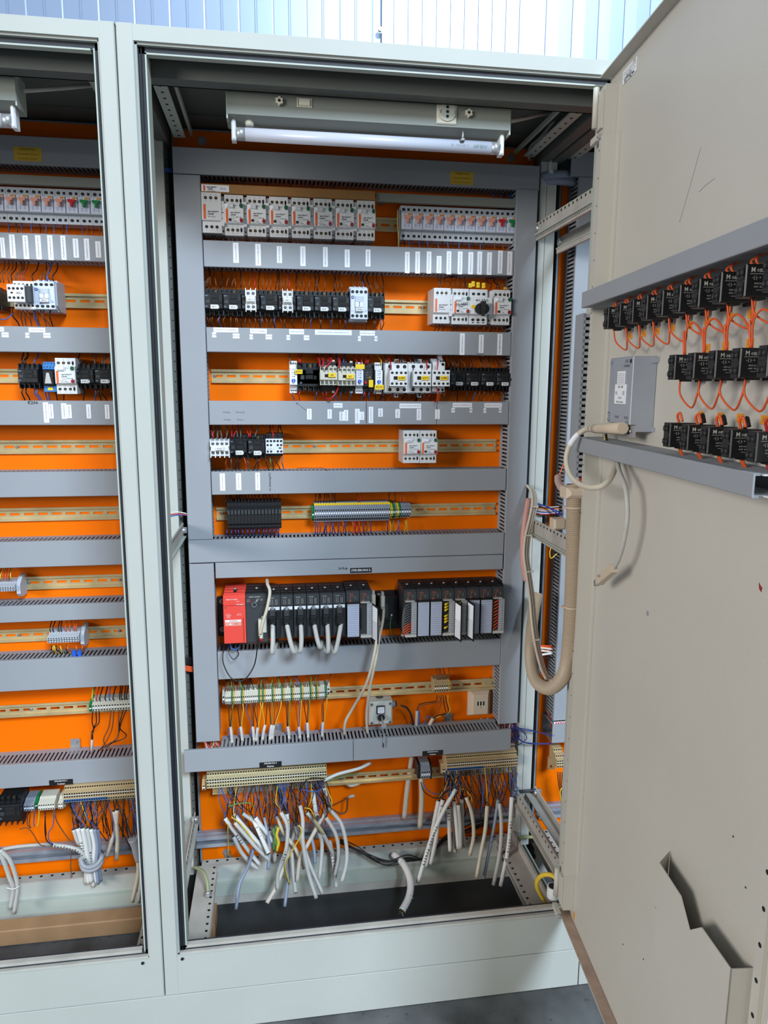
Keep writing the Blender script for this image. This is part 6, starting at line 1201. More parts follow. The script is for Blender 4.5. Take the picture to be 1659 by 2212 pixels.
# ================================================================ the cut cables hanging at the foot
def cpts(ox, oy, s, pts, Y0, Y1):
    n = len(pts); return [at(ox+x*s, oy+y*s, Y0+(Y1-Y0)*k/(n-1)) for k, (x, y) in enumerate(pts)]
S1 = .2773
LC = [([(455,385),(520,480),(640,640),(725,750)], 'w', 'marked R151 in black marker'), ([(520,530),(580,650),(650,730),(710,785)], 'g', ''), ([(520,355),(600,450),(720,590),(795,700)], 'w', ''), ([(530,420),(640,550),(700,620),(800,715)], 'g', ''), ([(655,370),(700,450),(750,560),(795,665)], 'w', 'marked R1101 in black marker'), ([(590,350),(700,430),(760,520),(835,600)], 'g', ''), ([(690,380),(760,480),(820,560),(858,610)], 'w', ''), ([(690,575),(640,750),(570,900),(540,1095)], 'b', ''), ([(860,370),(920,510),(1000,620),(1075,780)], 'c', ''), ([(760,380),(800,600),(790,790)], 'b', ''), ([(800,480),(835,620),(845,725)], 'g', ''), ([(890,340),(940,450),(930,630),(870,800),(865,940)], 'g', 'marked in black marker'), ([(1010,460),(960,620),(900,800),(850,930),(780,1050)], 'c', ''), ([(1000,455),(1060,590),(1120,760),(1215,975)], 'g', ''), ([(1040,290),(1060,400),(1060,560),(1100,800),(1165,1010)], 'g', ''), ([(1090,340),(1180,450),(1250,570),(1320,720)], 'g', ''), ([(1250,320),(1180,440),(1100,590),(1040,700),(1015,880)], 'c', ''), ([(1180,490),(1210,600),(1190,860)], 'g', ''), ([(1240,380),(1320,520),(1340,680),(1310,840)], 'g', ''), ([(1280,330),(1360,430),(1400,600),(1400,740),(1365,880)], 'g', ''), ([(1270,560),(1300,740),(1320,925)], 'w', 'marked in black marker'), ([(940,700),(945,860),(920,1075)], 'b', ''), ([(970,600),(985,800),(1005,970)], 'g', ''), ([(1130,540),(1150,640),(1155,740)], 'b', ''), ([(1140,170),(1160,330),(1175,380)], 'w', 'marked 354 in black marker'), ([(1225,150),(1250,220),(1275,330)], 'g', ''), ([(935,350),(945,460),(940,540)], 'w', 'marked R172 in black marker')]
cm = {'w': ('cable_white', 'white', .0060), 'g': ('cable_grey', 'light grey', .0056), 'c': ('cable_cream', 'cream', .0056), 'b': ('cable_blue', 'blue grey', .0046)}
cnt = {}
for i, (pts, k, note) in enumerate(LC): cnt[k] = cnt.get(k, 0)+1
seen = {}; order = sorted(range(len(LC)), key=lambda i: LC[i][0][-1][0]); rank = {}
for i in order: k = LC[i][1]; rank[i] = seen.get(k, 0); seen[k] = rank[i]+1
notes = {0: ('R151', .45), 4: ('R1101', .5), 11: ('-R2N-', .6), 20: ('RNOOR', .5), 24: ('354', .4), 26: ('R172', .5)}
def write_on(mb, P, txt, frac, size, r, ink='ink'):
    # writing follows the cable: one letter at a time on its front
    L = spline(P, 8); ln = [0]
    for a, b in zip(L, L[1:]): ln.append(ln[-1]+(b-a).length)
    step = size*.72; s0 = ln[-1]*frac-step*len(txt)/2
    for j, ch in enumerate(txt):
        s = max(0, min(ln[-1]-.001, s0+j*step)); k = max(i for i in range(len(L)) if ln[i] <= s+1e-9); k = min(k, len(L)-2)
        t = (L[k+1]-L[k]); p = L[k]+t*((s-ln[k])/max(1e-6, t.length)); a = math.atan2(t.z, t.x)
        if ch != ' ': mb.text(ch, p.x, p.y-r-.0004, p.z, size, ink, a, True)
def hung(name, P, k, label, group, note=None, r=None, nm=0):
    m_, cn, rr = cm[k]; r = r or rr; c = Vector(P[0]); t = thing(name, label, 'cable', c, group=group); Q = [Vector(p)-c for p in P]
    obj('sheath', MB().tube(Q, r, m_, 10, 6, cap='charcoal'), t)
    if note: w_ = MB(); write_on(w_, Q, note[0], note[1], r*1.9, r, note[2] if len(note) > 2 else 'ink'); obj('handwriting', w_, t, label='handwritten mark')
    return t
TOPS = []
for i, (pts, k, note) in enumerate(LC):
    d0 = D-.075-.012*(i % 4); P = cpts(360, 1660, S1, pts, d0, D-.10-.015*(i % 5)-(.05 if pts[-1][1] > 850 else 0)); TOPS.append(P[0])
    hung('cut_cable', P, k, '%s cut cable under the lower left strip, lower end %s%s' % (cm[k][1], leftmost(rank[i], cnt[k], 'one'), ', '+note.replace('in black marker', 'black') if note else ''), 'cut cables under the lower left strip', notes.get(i))
RC = [([(325,-95),(308,15),(285,180),(265,385)], 'c', 'thick, ending halfway over the galvanised rail', .0078), ([(396,60),(400,250),(387,460)], 'c', 'thick, just right of the other thick one', .0078), ([(665,160),(560,350),(470,560),(370,890)], 'w', 'long and slanting, marked Presse in black', None), ([(530,250),(500,400),(470,560),(435,765)], 'w', 'slanting under the marked long one, upper', None), ([(565,240),(530,400),(510,560),(472,742)], 'w', 'slanting, with a mark near its top', None), ([(605,310),(615,480),(622,642)], 'w', 'short and straight, marked 010', None), ([(628,295),(650,450),(662,650)], 'c', 'short, second of the tight bundle', None), ([(650,250),(670,430),(685,622)], 'w', 'short, third of the tight bundle', None), ([(685,280),(700,450),(703,625)], 'g', 'short, fourth of the tight bundle', None), ([(712,235),(715,420),(730,615)], 'g', 'short, last of the tight bundle', None), ([(745,220),(790,350),(805,520),(775,672)], 'c', 'bowed out to the right of the bundle', None), ([(910,290),(895,480),(865,640),(828,848)], 'c', 'long, hanging alone left of the blue grey one', None), ([(995,240),(965,440),(930,620),(883,858)], 'b', 'long, with blue pen marks', None), ([(1005,270),(1020,430),(1010,640),(960,908)], 'g', 'long, right of the blue grey one', None), ([(1100,220),(1090,430),(1070,640),(1015,915)], 'w', 'long, marked 128 - 151 / 2', None)]
RT = []; rn = {2: ('S1emens Presse', .62), 4: ('2 A', .15), 5: ('010', .2), 12: ('-L N', .5, 'ink_blue'), 14: ('128 - 151/2', .45)}
for i, (pts, k, lb, r) in enumerate(RC):
    P = cpts(800, 1660, S1, pts, (D-.012, D-.06)[i] if i < 2 else D-.09-.008*(i % 3), (D-.036, D-.06)[i] if i < 2 else D-.11-.01*(i % 3)-(.04 if pts[-1][1] > 800 else 0)); RT.append(P[0])
    hung('cut_cable', P, k, '%s cut cable at the right foot, %s' % (cm[k][1], lb), 'cut cables at the right foot', rn.get(i), r)
P = [at(800+x*S1, 1660+y*S1, Y) for x, y, Y in ((180,665,.40), (265,755,.36), (312,880,.31), (300,1000,.27), (243,1115,.23))]
t = hung('cut_cable', P, 'w', 'thickest pinkish cut cable in the middle, its copper cores showing at the end', None, ('Hpt GeLPM-Aul', .62, 'ink_blue'), .0098); [setattr(o.data, 'name', 'sheath') for o in t.children if o.name.startswith('sheath')]
t.children[0].data.materials[0] = MATS['cable_pink']
e = P[-1]-P[0]; cr = MB()
dirv = (P[-1]-P[-2]).normalized()
for a in range(5): cr.cyl(e+dirv*-.001+Vector((math.cos(a*1.257), -.2, math.sin(a*1.257)))*.0048, dirv, .0021, .004, 'brass', 7)
obj('copper_cores', cr, t, label='copper cores')
cols = ['wire_blue', 'wire_black', 'wire_brown', 'wire_black', 'wire_black', 'wire_grey']
def cores(top, xs, zstart, i, place, n=3, yy=BASE8-.03):
    near = sorted(xs, key=lambda x: abs(x-(top.x+random.uniform(-.03, .02))))[:n+2]; random.shuffle(near)
    for j in range(n):
        x = near[j]; c = cols[(i*2+j) % 6] if not (i % 4 == 3 and j == 0) else 'wire_yellow'; a = Vector((x, yy, zstart+.004)); mid = (a+top)/2; sw = random.uniform(-.012, .012)
        strand('cable_core', [a, a+Vector((sw*.3, -.006, -.014)), Vector((mid.x+sw, min(a.y, top.y)-.006, mid.z)), top+Vector((sw*.1, 0, .010)), top+Vector(((j-1)*.002, 0, -.004))], .0013, c, '%s core below the %s, %s cable, %s core' % (c[5:], place, ordn(i), ORD[j]), 'cable core', 'bared cores below the '+place, 5, 4)
for i, tp in enumerate(TOPS):
    if tp.z < .31 and LC[i][0][0][1] < 500: cores(tp, X8L, Z8L, i, 'lower left strip', 4 if i % 2 else 3)
for i, tp in enumerate(RT):
    if i >= 2: cores(tp, X8R, Z8R, i, 'lower right strip', 4 if i % 2 else 3)
# dense tangle of cores that nobody could count
def tangle(name, label, xs, z0, x0, x1, zlow, n, y0=D-.02, cl=('wire_black', 'wire_black', 'wire_black', 'wire_brown', 'wire_grey', 'wire_blue', 'wire_blue'), sp=.06):
    m = MB()
    for i in range(n):
        a = Vector((random.choice(xs), y0-.03-random.random()*.02, z0+.006)); b = Vector((min(x1, max(x0, a.x+random.uniform(-.5, .75)*sp)), y0-.03-random.random()*sp*.8, zlow+random.random()*sp)); s = random.uniform(-.33, .33)*sp
        m.tube([a, a+Vector((s*.4, -.13*sp, -.33*sp)), (a+b)/2+Vector((s, -.01, 0)), b], .0012, random.choice(cl), 5, 4)
    o = obj(name, m, label=label, cat='wire tangle', kind='stuff')
tangle('wire_tangle', 'dense tangle of blue black and brown cores under the lower left terminal strip', X8L[4:], Z8L, X8L[0], X8L[-1], .20, 46)
tangle('wire_tangle', 'dense tangle of dark cores under the lower right terminal strip', X8R, Z8R, X8R[0], X8R[-1], .20, 40)
tangle('wire_tangle', 'tangle of blue and brown cores under the low strip of the left cabinet', X9, z9, X9[0], X9[-1], .20, 44)
tangle('wire_tangle', 'red and blue wires rising into the duct above the lower right strip', X8R, .40, X8R[0], X8R[-1], .385, 26, D-.03, ('wire_blue', 'wire_orange', 'wire_red', 'wire_darkblue', 'wire_grey'), .012)
for px, nm_ in ((452, 'leftmost'), (502, 'second'), (559, 'third'), (589, 'fourth'), (653, 'rightmost')):
    a = at(px, 1668, D-.075); strand('jumper', [a+Vector((0, 0, .012)), a, a+Vector((.002, 0, -.010))], .002, 'wire_red', 'short red jumper on top of the lower left strip, %s of five' % nm_, 'jumper', 'red jumpers of the lower left strip', 6)
# odd cables at the foot
odd = [([(660+40, 1686, .10), (730, 1672, .10), (775, 1660, .09), (800, 1648, .07)], .0048, 'cable_white', 'white cable running from the lower left strip up to the slotted duct', 'cable'),
 ([(702, 1687, .10), (735, 1680, .098), (758, 1673, .09), (775, 1668, .06)], .0013, 'wire_green', 'green wire along the white cable beside the lower left strip', 'wire'),
 ([(703, 1684, .11), (690, 1680, .115), (670, 1681, .115), (658, 1690, .11), (652, 1703, .10)], .0013, 'wire_black', 'black wire looped over the right end of the lower left strip', 'wire'),
 ([(700, 1690, .11), (697, 1702, .12), (680, 1710, .12), (650, 1705, .11)], .0013, 'wire_blue', 'blue wire looped over the right end of the lower left strip', 'wire'),
 ([(744, 1688, .02), (757, 1697, .03), (775, 1692, .03), (785, 1685, .02)], .0048, 'cable_cream', 'pale cable looping behind the lowest mounting rail', 'cable'),
 ([(717, 1740, .03), (733, 1733, .04), (747, 1725, .05), (750, 1722, .05)], .0017, 'wire_brown', 'thin brown lead with a crimp lug bent over the orange plate', 'wire'),
 ([(717, 1748, .04), (735, 1757, .05), (748, 1752, .05), (751, 1726, .05)], .0026, 'wire_brown', 'thicker brown lead bent back over the orange plate', 'wire'),
 ([(493, 1780, .09), (492, 1800, .08), (494, 1825, .05), (493, 1851, .012)], .0016, 'wire_yellow', 'yellow green earth wire ending at the round washer', 'wire'),
 ([(421, 1873, .10), (438, 1882, .15), (447, 1900, .18), (450, 1925, .20)], .0042, 'dust_green', 'dusty yellow green earth strap at the bottom left corner', 'cable'),
 ([(1152, 1808, .10), (1125, 1810, .10), (1116, 1835, .11), (1115, 1868, .13)], .0048, 'dust_green', 'dusty green earth strap arching at the bottom right', 'cable'),
 ([(1180, 1953, .42), (1160, 1915, .44), (1168, 1893, .46), (1190, 1890, .48), (1206, 1905, .50), (1211, 1932, .50)], .0055, 'wire_yellow', 'thick yellow green earth strap looping onto the open door', 'cable'),
 ([(500, 1765, .12), (520, 1780, .12), (545, 1812, .12), (552, 1822, .12)], .0017, 'wire_yellow', 'yellow wire along the white cable at the lower left', 'wire'),
 ([(645, 1782, .14), (652, 1800, .15), (630, 1840, .15), (617, 1870, .14), (625, 1910, .14)], .0018, 'wire_yellow', 'long yellow wire swinging across the hanging grey cables', 'wire'),
 ([(493, 1742, .12), (515, 1736, .12), (540, 1735, .12), (550, 1745, .11)], .0014, 'wire_green', 'green wire lying across the blue cores at the lower left', 'wire'),
 ([(658, 1745, .12), (672, 1750, .13), (685, 1780, .13), (700, 1802, .12)], .0014, 'wire_yellow', 'yellow wire arching right of the hanging cables', 'wire'),
 ([(985, 1700, .09), (1005, 1707, .10), (1018, 1722, .10), (1020, 1740, .09)], .0014, 'wire_yellow', 'yellow wire arching above the tight bundle of cut cables', 'wire'),
 ([(913, 1690, .08), (925, 1708, .09), (950, 1715, .09), (985, 1700, .09)], .0014, 'wire_blue', 'blue wire sagging right of the four grey terminals', 'wire'),
 ([(909, 1690, .08), (918, 1712, .09), (948, 1724, .09), (982, 1702, .09)], .0014, 'wire_black', 'black wire sagging right of the four grey terminals', 'wire'),
 ([(1078, 1730, .10), (1082, 1755, .10), (1090, 1765, .09), (1112, 1765, .07)], .0014, 'wire_green', 'green wire hooked around the long grey cut cable', 'wire'),
 ([(1118, 1670, .09), (1112, 1690, .09), (1118, 1705, .10), (1110, 1722, .10)], .0016, 'wire_blue', 'bright blue wire at the right end of the lower right strip', 'wire'),
 ([(1066, 1810, .02), (1078, 1830, .04), (1095, 1855, .09), (1103, 1868, .13)], .0045, 'wire_yellow', 'dusty yellow earth cable running to the right corner bolt', 'cable')]
for P, r, m_, lb, cat in odd: strand('cable' if cat == 'cable' else 'wire', [at(x, y, D-d) for x, y, d in P], r, m_, lb, cat, None, 8, 6)
m = MB(); q = at(493, 1852, D-.002); m.cyl(q, (0, -1, 0), .011, .002, 'steel', 18); obj('washer', m, label='round steel washer with an earth wire low on the orange plate', cat='washer')
m = MB(); q = at(759, 1721, D-.05); m.cyl(q+Vector((-.009, 0, 0)), (1, 0, .15), .0045, .018, 'cable_grey', 8); obj('cable_lug', m, label='grey crimp lug on the brown lead over the orange plate', cat='lug')
m = MB()
for a in range(22): t_ = a*.35; 
m.tube([at(597+2*math.sin(k*.9), 1785+k*5, D-.13)+Vector((0, 0, 0)) for k in range(12)], .0045, 'wire_green', 8, 2); m.tube([at(600+2*math.sin(k*.9+2), 1788+k*5, D-.135) for k in range(11)], .0040, 'wire_yellow', 8, 2); m.tube([at(593+2*math.sin(k*.9+4), 1790+k*5, D-.128) for k in range(10)], .0035, 'wire_green', 8, 2)
obj('earth_wire_coil', m, label='coiled bundle of green yellow earth wires among the hanging cables', cat='wire coil')
for j in range(6):
    P = [(735, 1812+j*2, .06), (775, 1832+j*2.5, .10), (830, 1868-j*1.5, .12), (880, 1862-j*2, .11), (920, 1845+j*2, .09), (965, 1815-j*2, .06), (1015, 1785+j*2, .05), (1050, 1772+j*2, .04)]
    P = [(x, y+(random.uniform(-7, 7) if 0 < k < 7 else 0), d+random.uniform(-.006, .006)) for k, (x, y, d) in enumerate(P)]
    strand('cable', [at(x, y, D-d) for x, y, d in P], .0019, 'wire_black', 'long black cable sagging across the bottom beam, %s of six' % ORD[j], 'cable', 'black cables sagging across the bottom', 7, 6)
# white threaded pipe fitting and corner bolts
q = at(1194, 1938, .03); m = MB(); m.cyl(q, (0, 0, 1), .014, .030, 'white', 24, .0142); [m.cyl(q+Vector((0, 0, .004+k*.005)), (0, 0, 1), .0152, .0022, 'white', 24) for k in range(5)]; m.cyl(q+Vector((0, 0, .0302)), (0, 0, 1), .0115, .0006, 'hole', 20); obj('pipe_fitting', m, label='white threaded plastic fitting in the bottom right corner of the opening', cat='fitting')
for px, py, Y, lb in ((450, 1932, .285, 'steel bolt holding the earth strap at the bottom left'), (1113, 1872, .37, 'rusty bolt holding the earth straps at the bottom right')):
    q = at(px, py, Y); m = MB(); m.cyl(q, (0, 0, 1), .010, .0025, 'steel', 16); m.cyl(q, (0, 0, 1), .006, .009, 'steel', 6); obj('bolt', m, label=lb, cat='bolt')
# ================================================================ left cabinet foot
def lp(pts, Y): return [at(x*.2652, 1640+y*.2652, Y if not isinstance(Y, (list, tuple)) else Y[i]) for i, (x, y) in enumerate(pts)]
names_ = ['leftmost', 'second', 'third', 'fourth', 'fifth', 'sixth', 'rightmost']
for i, (pts, k) in enumerate((([(600,570),(640,700),(690,850),(705,1010)], 'g'), ([(632,558),(670,700),(700,850),(725,1010)], 'w'), ([(672,556),(700,700),(722,850),(745,1000)], 'w'), ([(705,558),(730,700),(742,850),(765,1035)], 'w'), ([(742,562),(770,700),(765,850),(785,1005)], 'w'), ([(770,565),(795,700),(785,850),(800,1015)], 'b'), ([(795,568),(812,700),(805,850),(822,990)], 'b'))):
    P = lp(pts, D-.09-.006*(i % 3)); hung('cut_cable', P, k, '%s cut cable of the taped bundle in the left cabinet, %s' % (cm[k][1], names_[i]), 'taped cut cables in the left cabinet', {1: ('Y100', .35), 3: ('R101', .5)}.get(i))
    cores(P[0], X9[:18], z9, i, 'low strip of the left cabinet', 3)
hung('cut_cable', lp([(435,700),(560,715),(650,750),(710,830),(735,900)], D-.105), 'g', 'grey cable marked Entfeuchtung curving into the taped bundle in the left cabinet', None, ('Entfeuchter Y100', .5))
for j, c in enumerate(('brown', 'blue', 'black')): strand('wire', lp([(445,440+8*j),(470,520),(560,650),(640,705),(712,708)], D-.10+.002*j) if j < 2 else lp([(370,450),(365,560),(380,660),(435,705)], D-.09), .0015, 'wire_'+c, '%s core curving over the rail to the cable marked Entfeuchtung' % c, 'wire', 'cores of the dehumidifier cable', 5, 5)
m = MB(); P = [at(x*.2652, 1640+y*.2652, Y) for x, y, Y in ((658,818,D-.115), (680,868,D-.122), (735,880,D-.124), (800,850,D-.120), (833,790,D-.112), (800,800,D-.085), (700,830,D-.085), (658,818,D-.115))]
m.tube(P, .0065, 'tape_grey', 8, 4); m.tube([p+Vector((0, -.001, -.010)) for p in P], .006, 'tape_grey', 8, 4); obj('tape_band', m, label='grey tape wrapped round the cable bundle in the left cabinet', cat='tape')
for pts, k, lb in (([(955,410),(945,560),(905,680),(868,792)], 'c', 'cream cut cable slanting over the rail in the left cabinet'), ([(930,420),(950,540),(958,680),(948,818)], 'c', 'cream cut cable hanging straight over the rail in the left cabinet'), ([(-40,690),(30,830),(75,960),(108,1060),(85,1215)], 'g', 'left of the two tied grey cables at the left photo edge'), ([(0,735),(80,820),(125,940),(145,1060),(115,1252)], 'g', 'right of the two tied grey cables at the left photo edge'), ([(1135,560),(1125,800),(1125,950),(1078,1160)], 'c', 'cream cut cable beside the left cabinet post, longest'), ([(1150,560),(1140,800),(1150,960),(1130,1165)], 'g', 'grey cut cable beside the left cabinet post, partly behind the frame')):
    hung('cut_cable', lp(pts, D-.08 if 'rail' in lb or 'post' in lb else D-.13), k, lb, None)
strand('cable', lp([(-20,745),(40,730),(140,712),(300,698),(440,690)], D-.036), .0050, 'cable_grey', 'grey cable lying along the galvanised rail of the left cabinet', 'cable', None, 8, 5)
m = MB(); P = lp([(1085,640),(1110,700),(1120,760),(1135,820)], D-.095); m.tube(P, .016, 'tape_grey', 8, 4, .012); obj('tape_band', m, label='grey tape lump round the cables beside the left cabinet post', cat='tape')
m = MB(); m.tube(lp([(55,1048),(110,1058),(158,1035)], D-.145), .0014, 'white', 6, 4); obj('cable_tie', m, label='pale tie joining the two grey cables at the left photo edge', cat='cable tie')
for i, (c, pts) in enumerate((('brown', [(225,405),(222,520),(240,560)]), ('brown', [(250,405),(240,520),(250,560)]), ('blue', [(283,405),(275,510),(280,550)]), ('yellow', [(320,405),(315,500),(300,555)]), ('black', [(365,405),(370,540),(375,620)]), ('blue', [(443,400),(430,540),(395,600),(400,660),(435,695)]), ('brown', [(160,570),(220,560),(270,610),(320,690),(370,708)]), ('brown', [(580,740),(575,880),(585,945),(580,965)]))):
    strand('wire', lp(pts, D-.08), .0014, 'wire_'+c, '%s wire hanging below the low left cabinet terminals, %s from the left' % (c, ORD[i]), 'wire', 'loose wires of the left cabinet foot', 5, 5)
for i, (px, c) in enumerate(((228, O), (236, O), (50, K), (340, K), (400, K), (430, U), (520, Y_))):
    x = at(px*.2652, 1700, D-.06).x; strand('wire', [(x, D-.04, .412), (x-.002, D-.055, z9+.075), (x-.003, D-.06, z9+.055)], .0014, 'wire_'+c, '%s wire dropping from the lowest duct of the left cabinet, %s from the left' % (c, ordn(sorted((228, 236, 50, 340, 400, 430, 520)).index(px))), 'wire', 'wires under the lowest left duct', 5, 4)
tangle('wire_tangle', 'row of blue and orange cores above the low strip of the left cabinet', X9, z9+.088, X9[0], X9[-1], z9+.064, 22, D-.008, ('wire_blue', 'wire_blue', 'wire_orange', 'wire_grey', 'wire_black'), .010)
# ================================================================ wires crossing between the cabinets
for j in range(7): strand('wire', [at(372, 1420+j*2.2, .44), at(396, 1419+j*2.4, .43), at(420, 1421+j*2.6, .44)], .0013, 'wire_black', 'black wire crossing behind the left upright into the middle cabinet, %s from the top' % ordn(j), 'wire', 'black wires between the cabinets', 5, 3)
for j in range(7): strand('wire', [at(372, 1437+j*1.6, .435), at(396, 1438+j*1.7, .425), at(420, 1441+j*1.8, .435)], .0013, 'wire_orange', 'orange wire crossing behind the left upright into the middle cabinet, %s from the top' % ordn(j), 'wire', 'orange wires between the cabinets', 5, 3)
for j in range(4): strand('wire', [at(324, 361+j*2, .44), at(350, 363+j*2, .43), at(374, 366+j*2, .44)], .0018, 'wire_blue', 'blue wire crossing high on the left into the topmost duct, %s from the top' % ordn(j), 'wire', 'blue wires high on the left', 5, 3)
for i, (c, P) in enumerate((('white', [(362, 1110), (385, 1106), (412, 1112)]), ('red', [(362, 1113), (385, 1110), (412, 1115)]), ('blue', [(364, 1116), (388, 1112), (412, 1114)]))): strand('wire', [at(x, y, .42) for x, y in P], .0016, 'wire_'+c, '%s wire crossing above the left perforated depth rail' % c, 'wire', None, 5, 4)
cc = ['brown', 'white', 'black', 'red', 'yellow', 'violet', 'white', 'brown', 'blue', 'white', 'red', 'black']
for j, c in enumerate(cc): strand('wire', [at(1150, 1086+j*2, .42), at(1170, 1092+j*1.9, .41), at(1192, 1094+j*1.6, .42), at(1214, 1092+j*1.5, .44)], .0014, 'wire_'+c, '%s wire of the colourful harness above the right depth rail, %s from the top' % (c, ordn(j)), 'wire', 'colourful harness on the right', 5, 4)
for j, P in enumerate(([(1150, 1084), (1175, 1092), (1200, 1102), (1212, 1110)], [(1156, 1092), (1180, 1094), (1205, 1110), (1212, 1112)])): strand('wire', [at(x, y, .40) for x, y in P], .0017, 'wire_darkblue', 'dark blue wire over the colourful harness on the right, %s one' % ('upper' if j == 0 else 'lower'), 'wire', None, 5, 4)
for j, (c, y0, y1, r) in enumerate((('orange', 1396, 1396, .0018), ('white', 1399, 1403, .003), ('white', 1404, 1410, .003), ('orange', 1412, 1402, .0018), ('white', 1418, 1411, .0035), ('black', 1426, 1420, .0018), ('orange', 1397, 1400, .0018))): strand('wire', [at(1130, y0+3, .44), at(1152, y0, .43), at(1175, (y0+y1)/2-1, .43), at(1197, y1, .44)], r, 'wire_'+c, '%s wire crossing behind the corrugated hose loop, %s' % (c, ordn(j)), 'wire', 'wires crossing behind the hose', 6, 4)
for j, P in enumerate(([(1105, 1563), (1120, 1572), (1150, 1578), (1193, 1590)], [(1108, 1566), (1130, 1577), (1160, 1581), (1193, 1589)], [(1104, 1570), (1116, 1590), (1140, 1606), (1192, 1607)], [(1104, 1577), (1122, 1598), (1145, 1605), (1192, 1606)], [(1104, 1572), (1130, 1580), (1137, 1596), (1118, 1610), (1104, 1612)], [(1103, 1590), (1112, 1598), (1122, 1590), (1110, 1572)], [(1103, 1604), (1115, 1600), (1120, 1585), (1108, 1566)])): strand('wire', [at(x, y, D-.09) for x, y in P], .0014, 'wire_darkblue', 'dark blue wire at the slotted duct end, %s' % ['uppermost one reaching the right cabinet', 'second one reaching the right cabinet', 'third one reaching the right cabinet', 'lowest one reaching the right cabinet', 'wide curl', 'small curl', 'inner curl'][j], 'wire', 'dark blue wires at the duct end', 5, 6)
m = MB()
for i in range(26):
    x = random.uniform(.895, .945); m.tube([(x, D-.05, .505), (x+random.uniform(-.01, .012), D-.06, .47), (x+random.uniform(-.015, .015), D-.055, .425)], .0013, random.choice(['wire_blue', 'wire_orange', 'wire_grey', 'wire_black', 'wire_darkblue', 'wire_white']), 5, 3)
obj('wire_tangle', m, label='tangle of wires leaving the foot of the tall right duct', cat='wire tangle', kind='stuff')
m = MB()
for i in range(22):
    x = random.uniform(.050, .104); m.tube([(x, D-.05, .507), (x+random.uniform(-.01, .02), D-.055, .49), (x+random.uniform(-.01, .03), D-.06, .47)], .0013, random.choice(['wire_orange', 'wire_grey', 'wire_black', 'wire_red', 'wire_white']), 5, 3)
obj('wire_tangle', m, label='wires bunched at the foot of the lower left upright duct', cat='wire tangle', kind='stuff')
m = MB(); 
for a, b, r in (((1166, 382), (1240, 378), .012), ((1168, 392), (1245, 396), .009), ((1167, 400), (1246, 388), .007)): m.tube([at(a[0], a[1], .43), at((a[0]+b[0])/2, (a[1]+b[1])/2-2, .42), at(b[0], b[1], .44)], r, 'cable_blue', 8, 4)
obj('taped_bundle', m, label='pale blue taped cable bundle crossing high on the right between the cabinets', cat='cable bundle')
# right cabinet details
strip([TRt]*4, 1203, 1222, 1627, 1666, lambda i, n: 'cream terminal block in the right cabinet beside the door edge, %s' % leftmost(i, n, 'one'), 'terminals in the right cabinet', BASE8)
q = at(1193, 1650, D-.05); m = MB(); m.box(q.x-.010, q.x-.006, D-.05, BASE8, q.z-.018, q.z+.018, 'tan'); m.box(q.x-.006, q.x+.008, D-.05, BASE8, q.z+.010, q.z+.016, 'tan'); m.box(q.x-.006, q.x+.008, D-.05, BASE8, q.z-.018, q.z-.012, 'tan'); m.box(q.x+.002, q.x+.008, D-.052, BASE8, q.z-.018, q.z+.014, 'tan'); obj('end_clamp', m, label='tan open frame end clamp in the right cabinet', cat='end clamp')
for j in range(5): strand('wire', [at(1204+j*3.5, 1668, D-.07), at(1206+j*3, 1690, D-.075), at(1210+j*2.4, 1712, D-.07), at(1212+j*2, 1728, D-.07)], .0014, 'wire_black', 'black wire below the terminals of the right cabinet, %s' % ORD[j], 'wire', 'black wires of the right cabinet', 5, 4)
strand('wire', [at(1214, 1702, D-.09), at(1210, 1710, D-.09), at(1212, 1730, D-.09), at(1214, 1748, D-.09)], .0016, 'wire_yellow', 'yellow green wire in the right cabinet above its galvanised rail', 'wire')
strand('wire', [at(1186, 1540, D-.05), at(1189, 1558, D-.05), at(1192, 1572, D-.055)], .0018, 'wire_red', 'red wires at the foot of the right cabinet upright duct', 'wire'); strand('wire', [at(1195, 1172, .35), at(1188, 1190, .35), at(1190, 1206, .35), at(1203, 1196, .36)], .0014, 'wire_yellow', 'yellow wire loop under the right perforated depth rail', 'wire')
m = MB(); a = at(1193, 1568, FD-.006); m.box(1.060, 1.122, FD-.0055, FD-.003, .4925, .4985, 'paper')
for k in range(8): m.box(1.064+k*.007, 1.069+k*.007, FD-.006, FD-.0055, .4935, .4975, 'red_bright')
obj('label_strip', m, label='thin red and white marker strip between the two right cabinet ducts', cat='label')
strand('wire', [at(1203, 1035, .40), at(1212, 1016, .40), at(1217, 1004, .40)], .0014, 'wire_orange', 'orange wire above the pinkish sleeve beside the right cabinet duct', 'wire')
strand('sleeve', [at(1205, 1030, .22), at(1206, 1042, .20), at(1214, 1056, .16), at(1226, 1066, .12)], .0085, 'cable_pink', 'pinkish bent sleeve entering the hose clamp', 'sleeve', None, 12, 6)
# ================================================================ hose, its clamp and the cables on it
HP = [(1238, 1046, -.035), (1239, 1110, -.035), (1238, 1190, -.035), (1236, 1260, -.035), (1233, 1330, -.035), (1229, 1400, -.03), (1222, 1446, -.01), (1208, 1473, .03), (1186, 1487, .09), (1163, 1477, .16), (1150, 1449, .23), (1146, 1405, .30), (1149, 1355, .345), (1155, 1310, .36), (1162, 1281, .37)]
P = [at(x, y, Y) for x, y, Y in HP]; c = P[0]; t = thing('corrugated_hose', 'beige corrugated cable hose hanging in a loop from the door to the middle cabinet', 'hose', c)
L = spline([p-c for p in P], 14); acc = 0; m = MB(); pts = [L[0]]
for a, b in zip(L, L[1:]):
    pts.append(b)
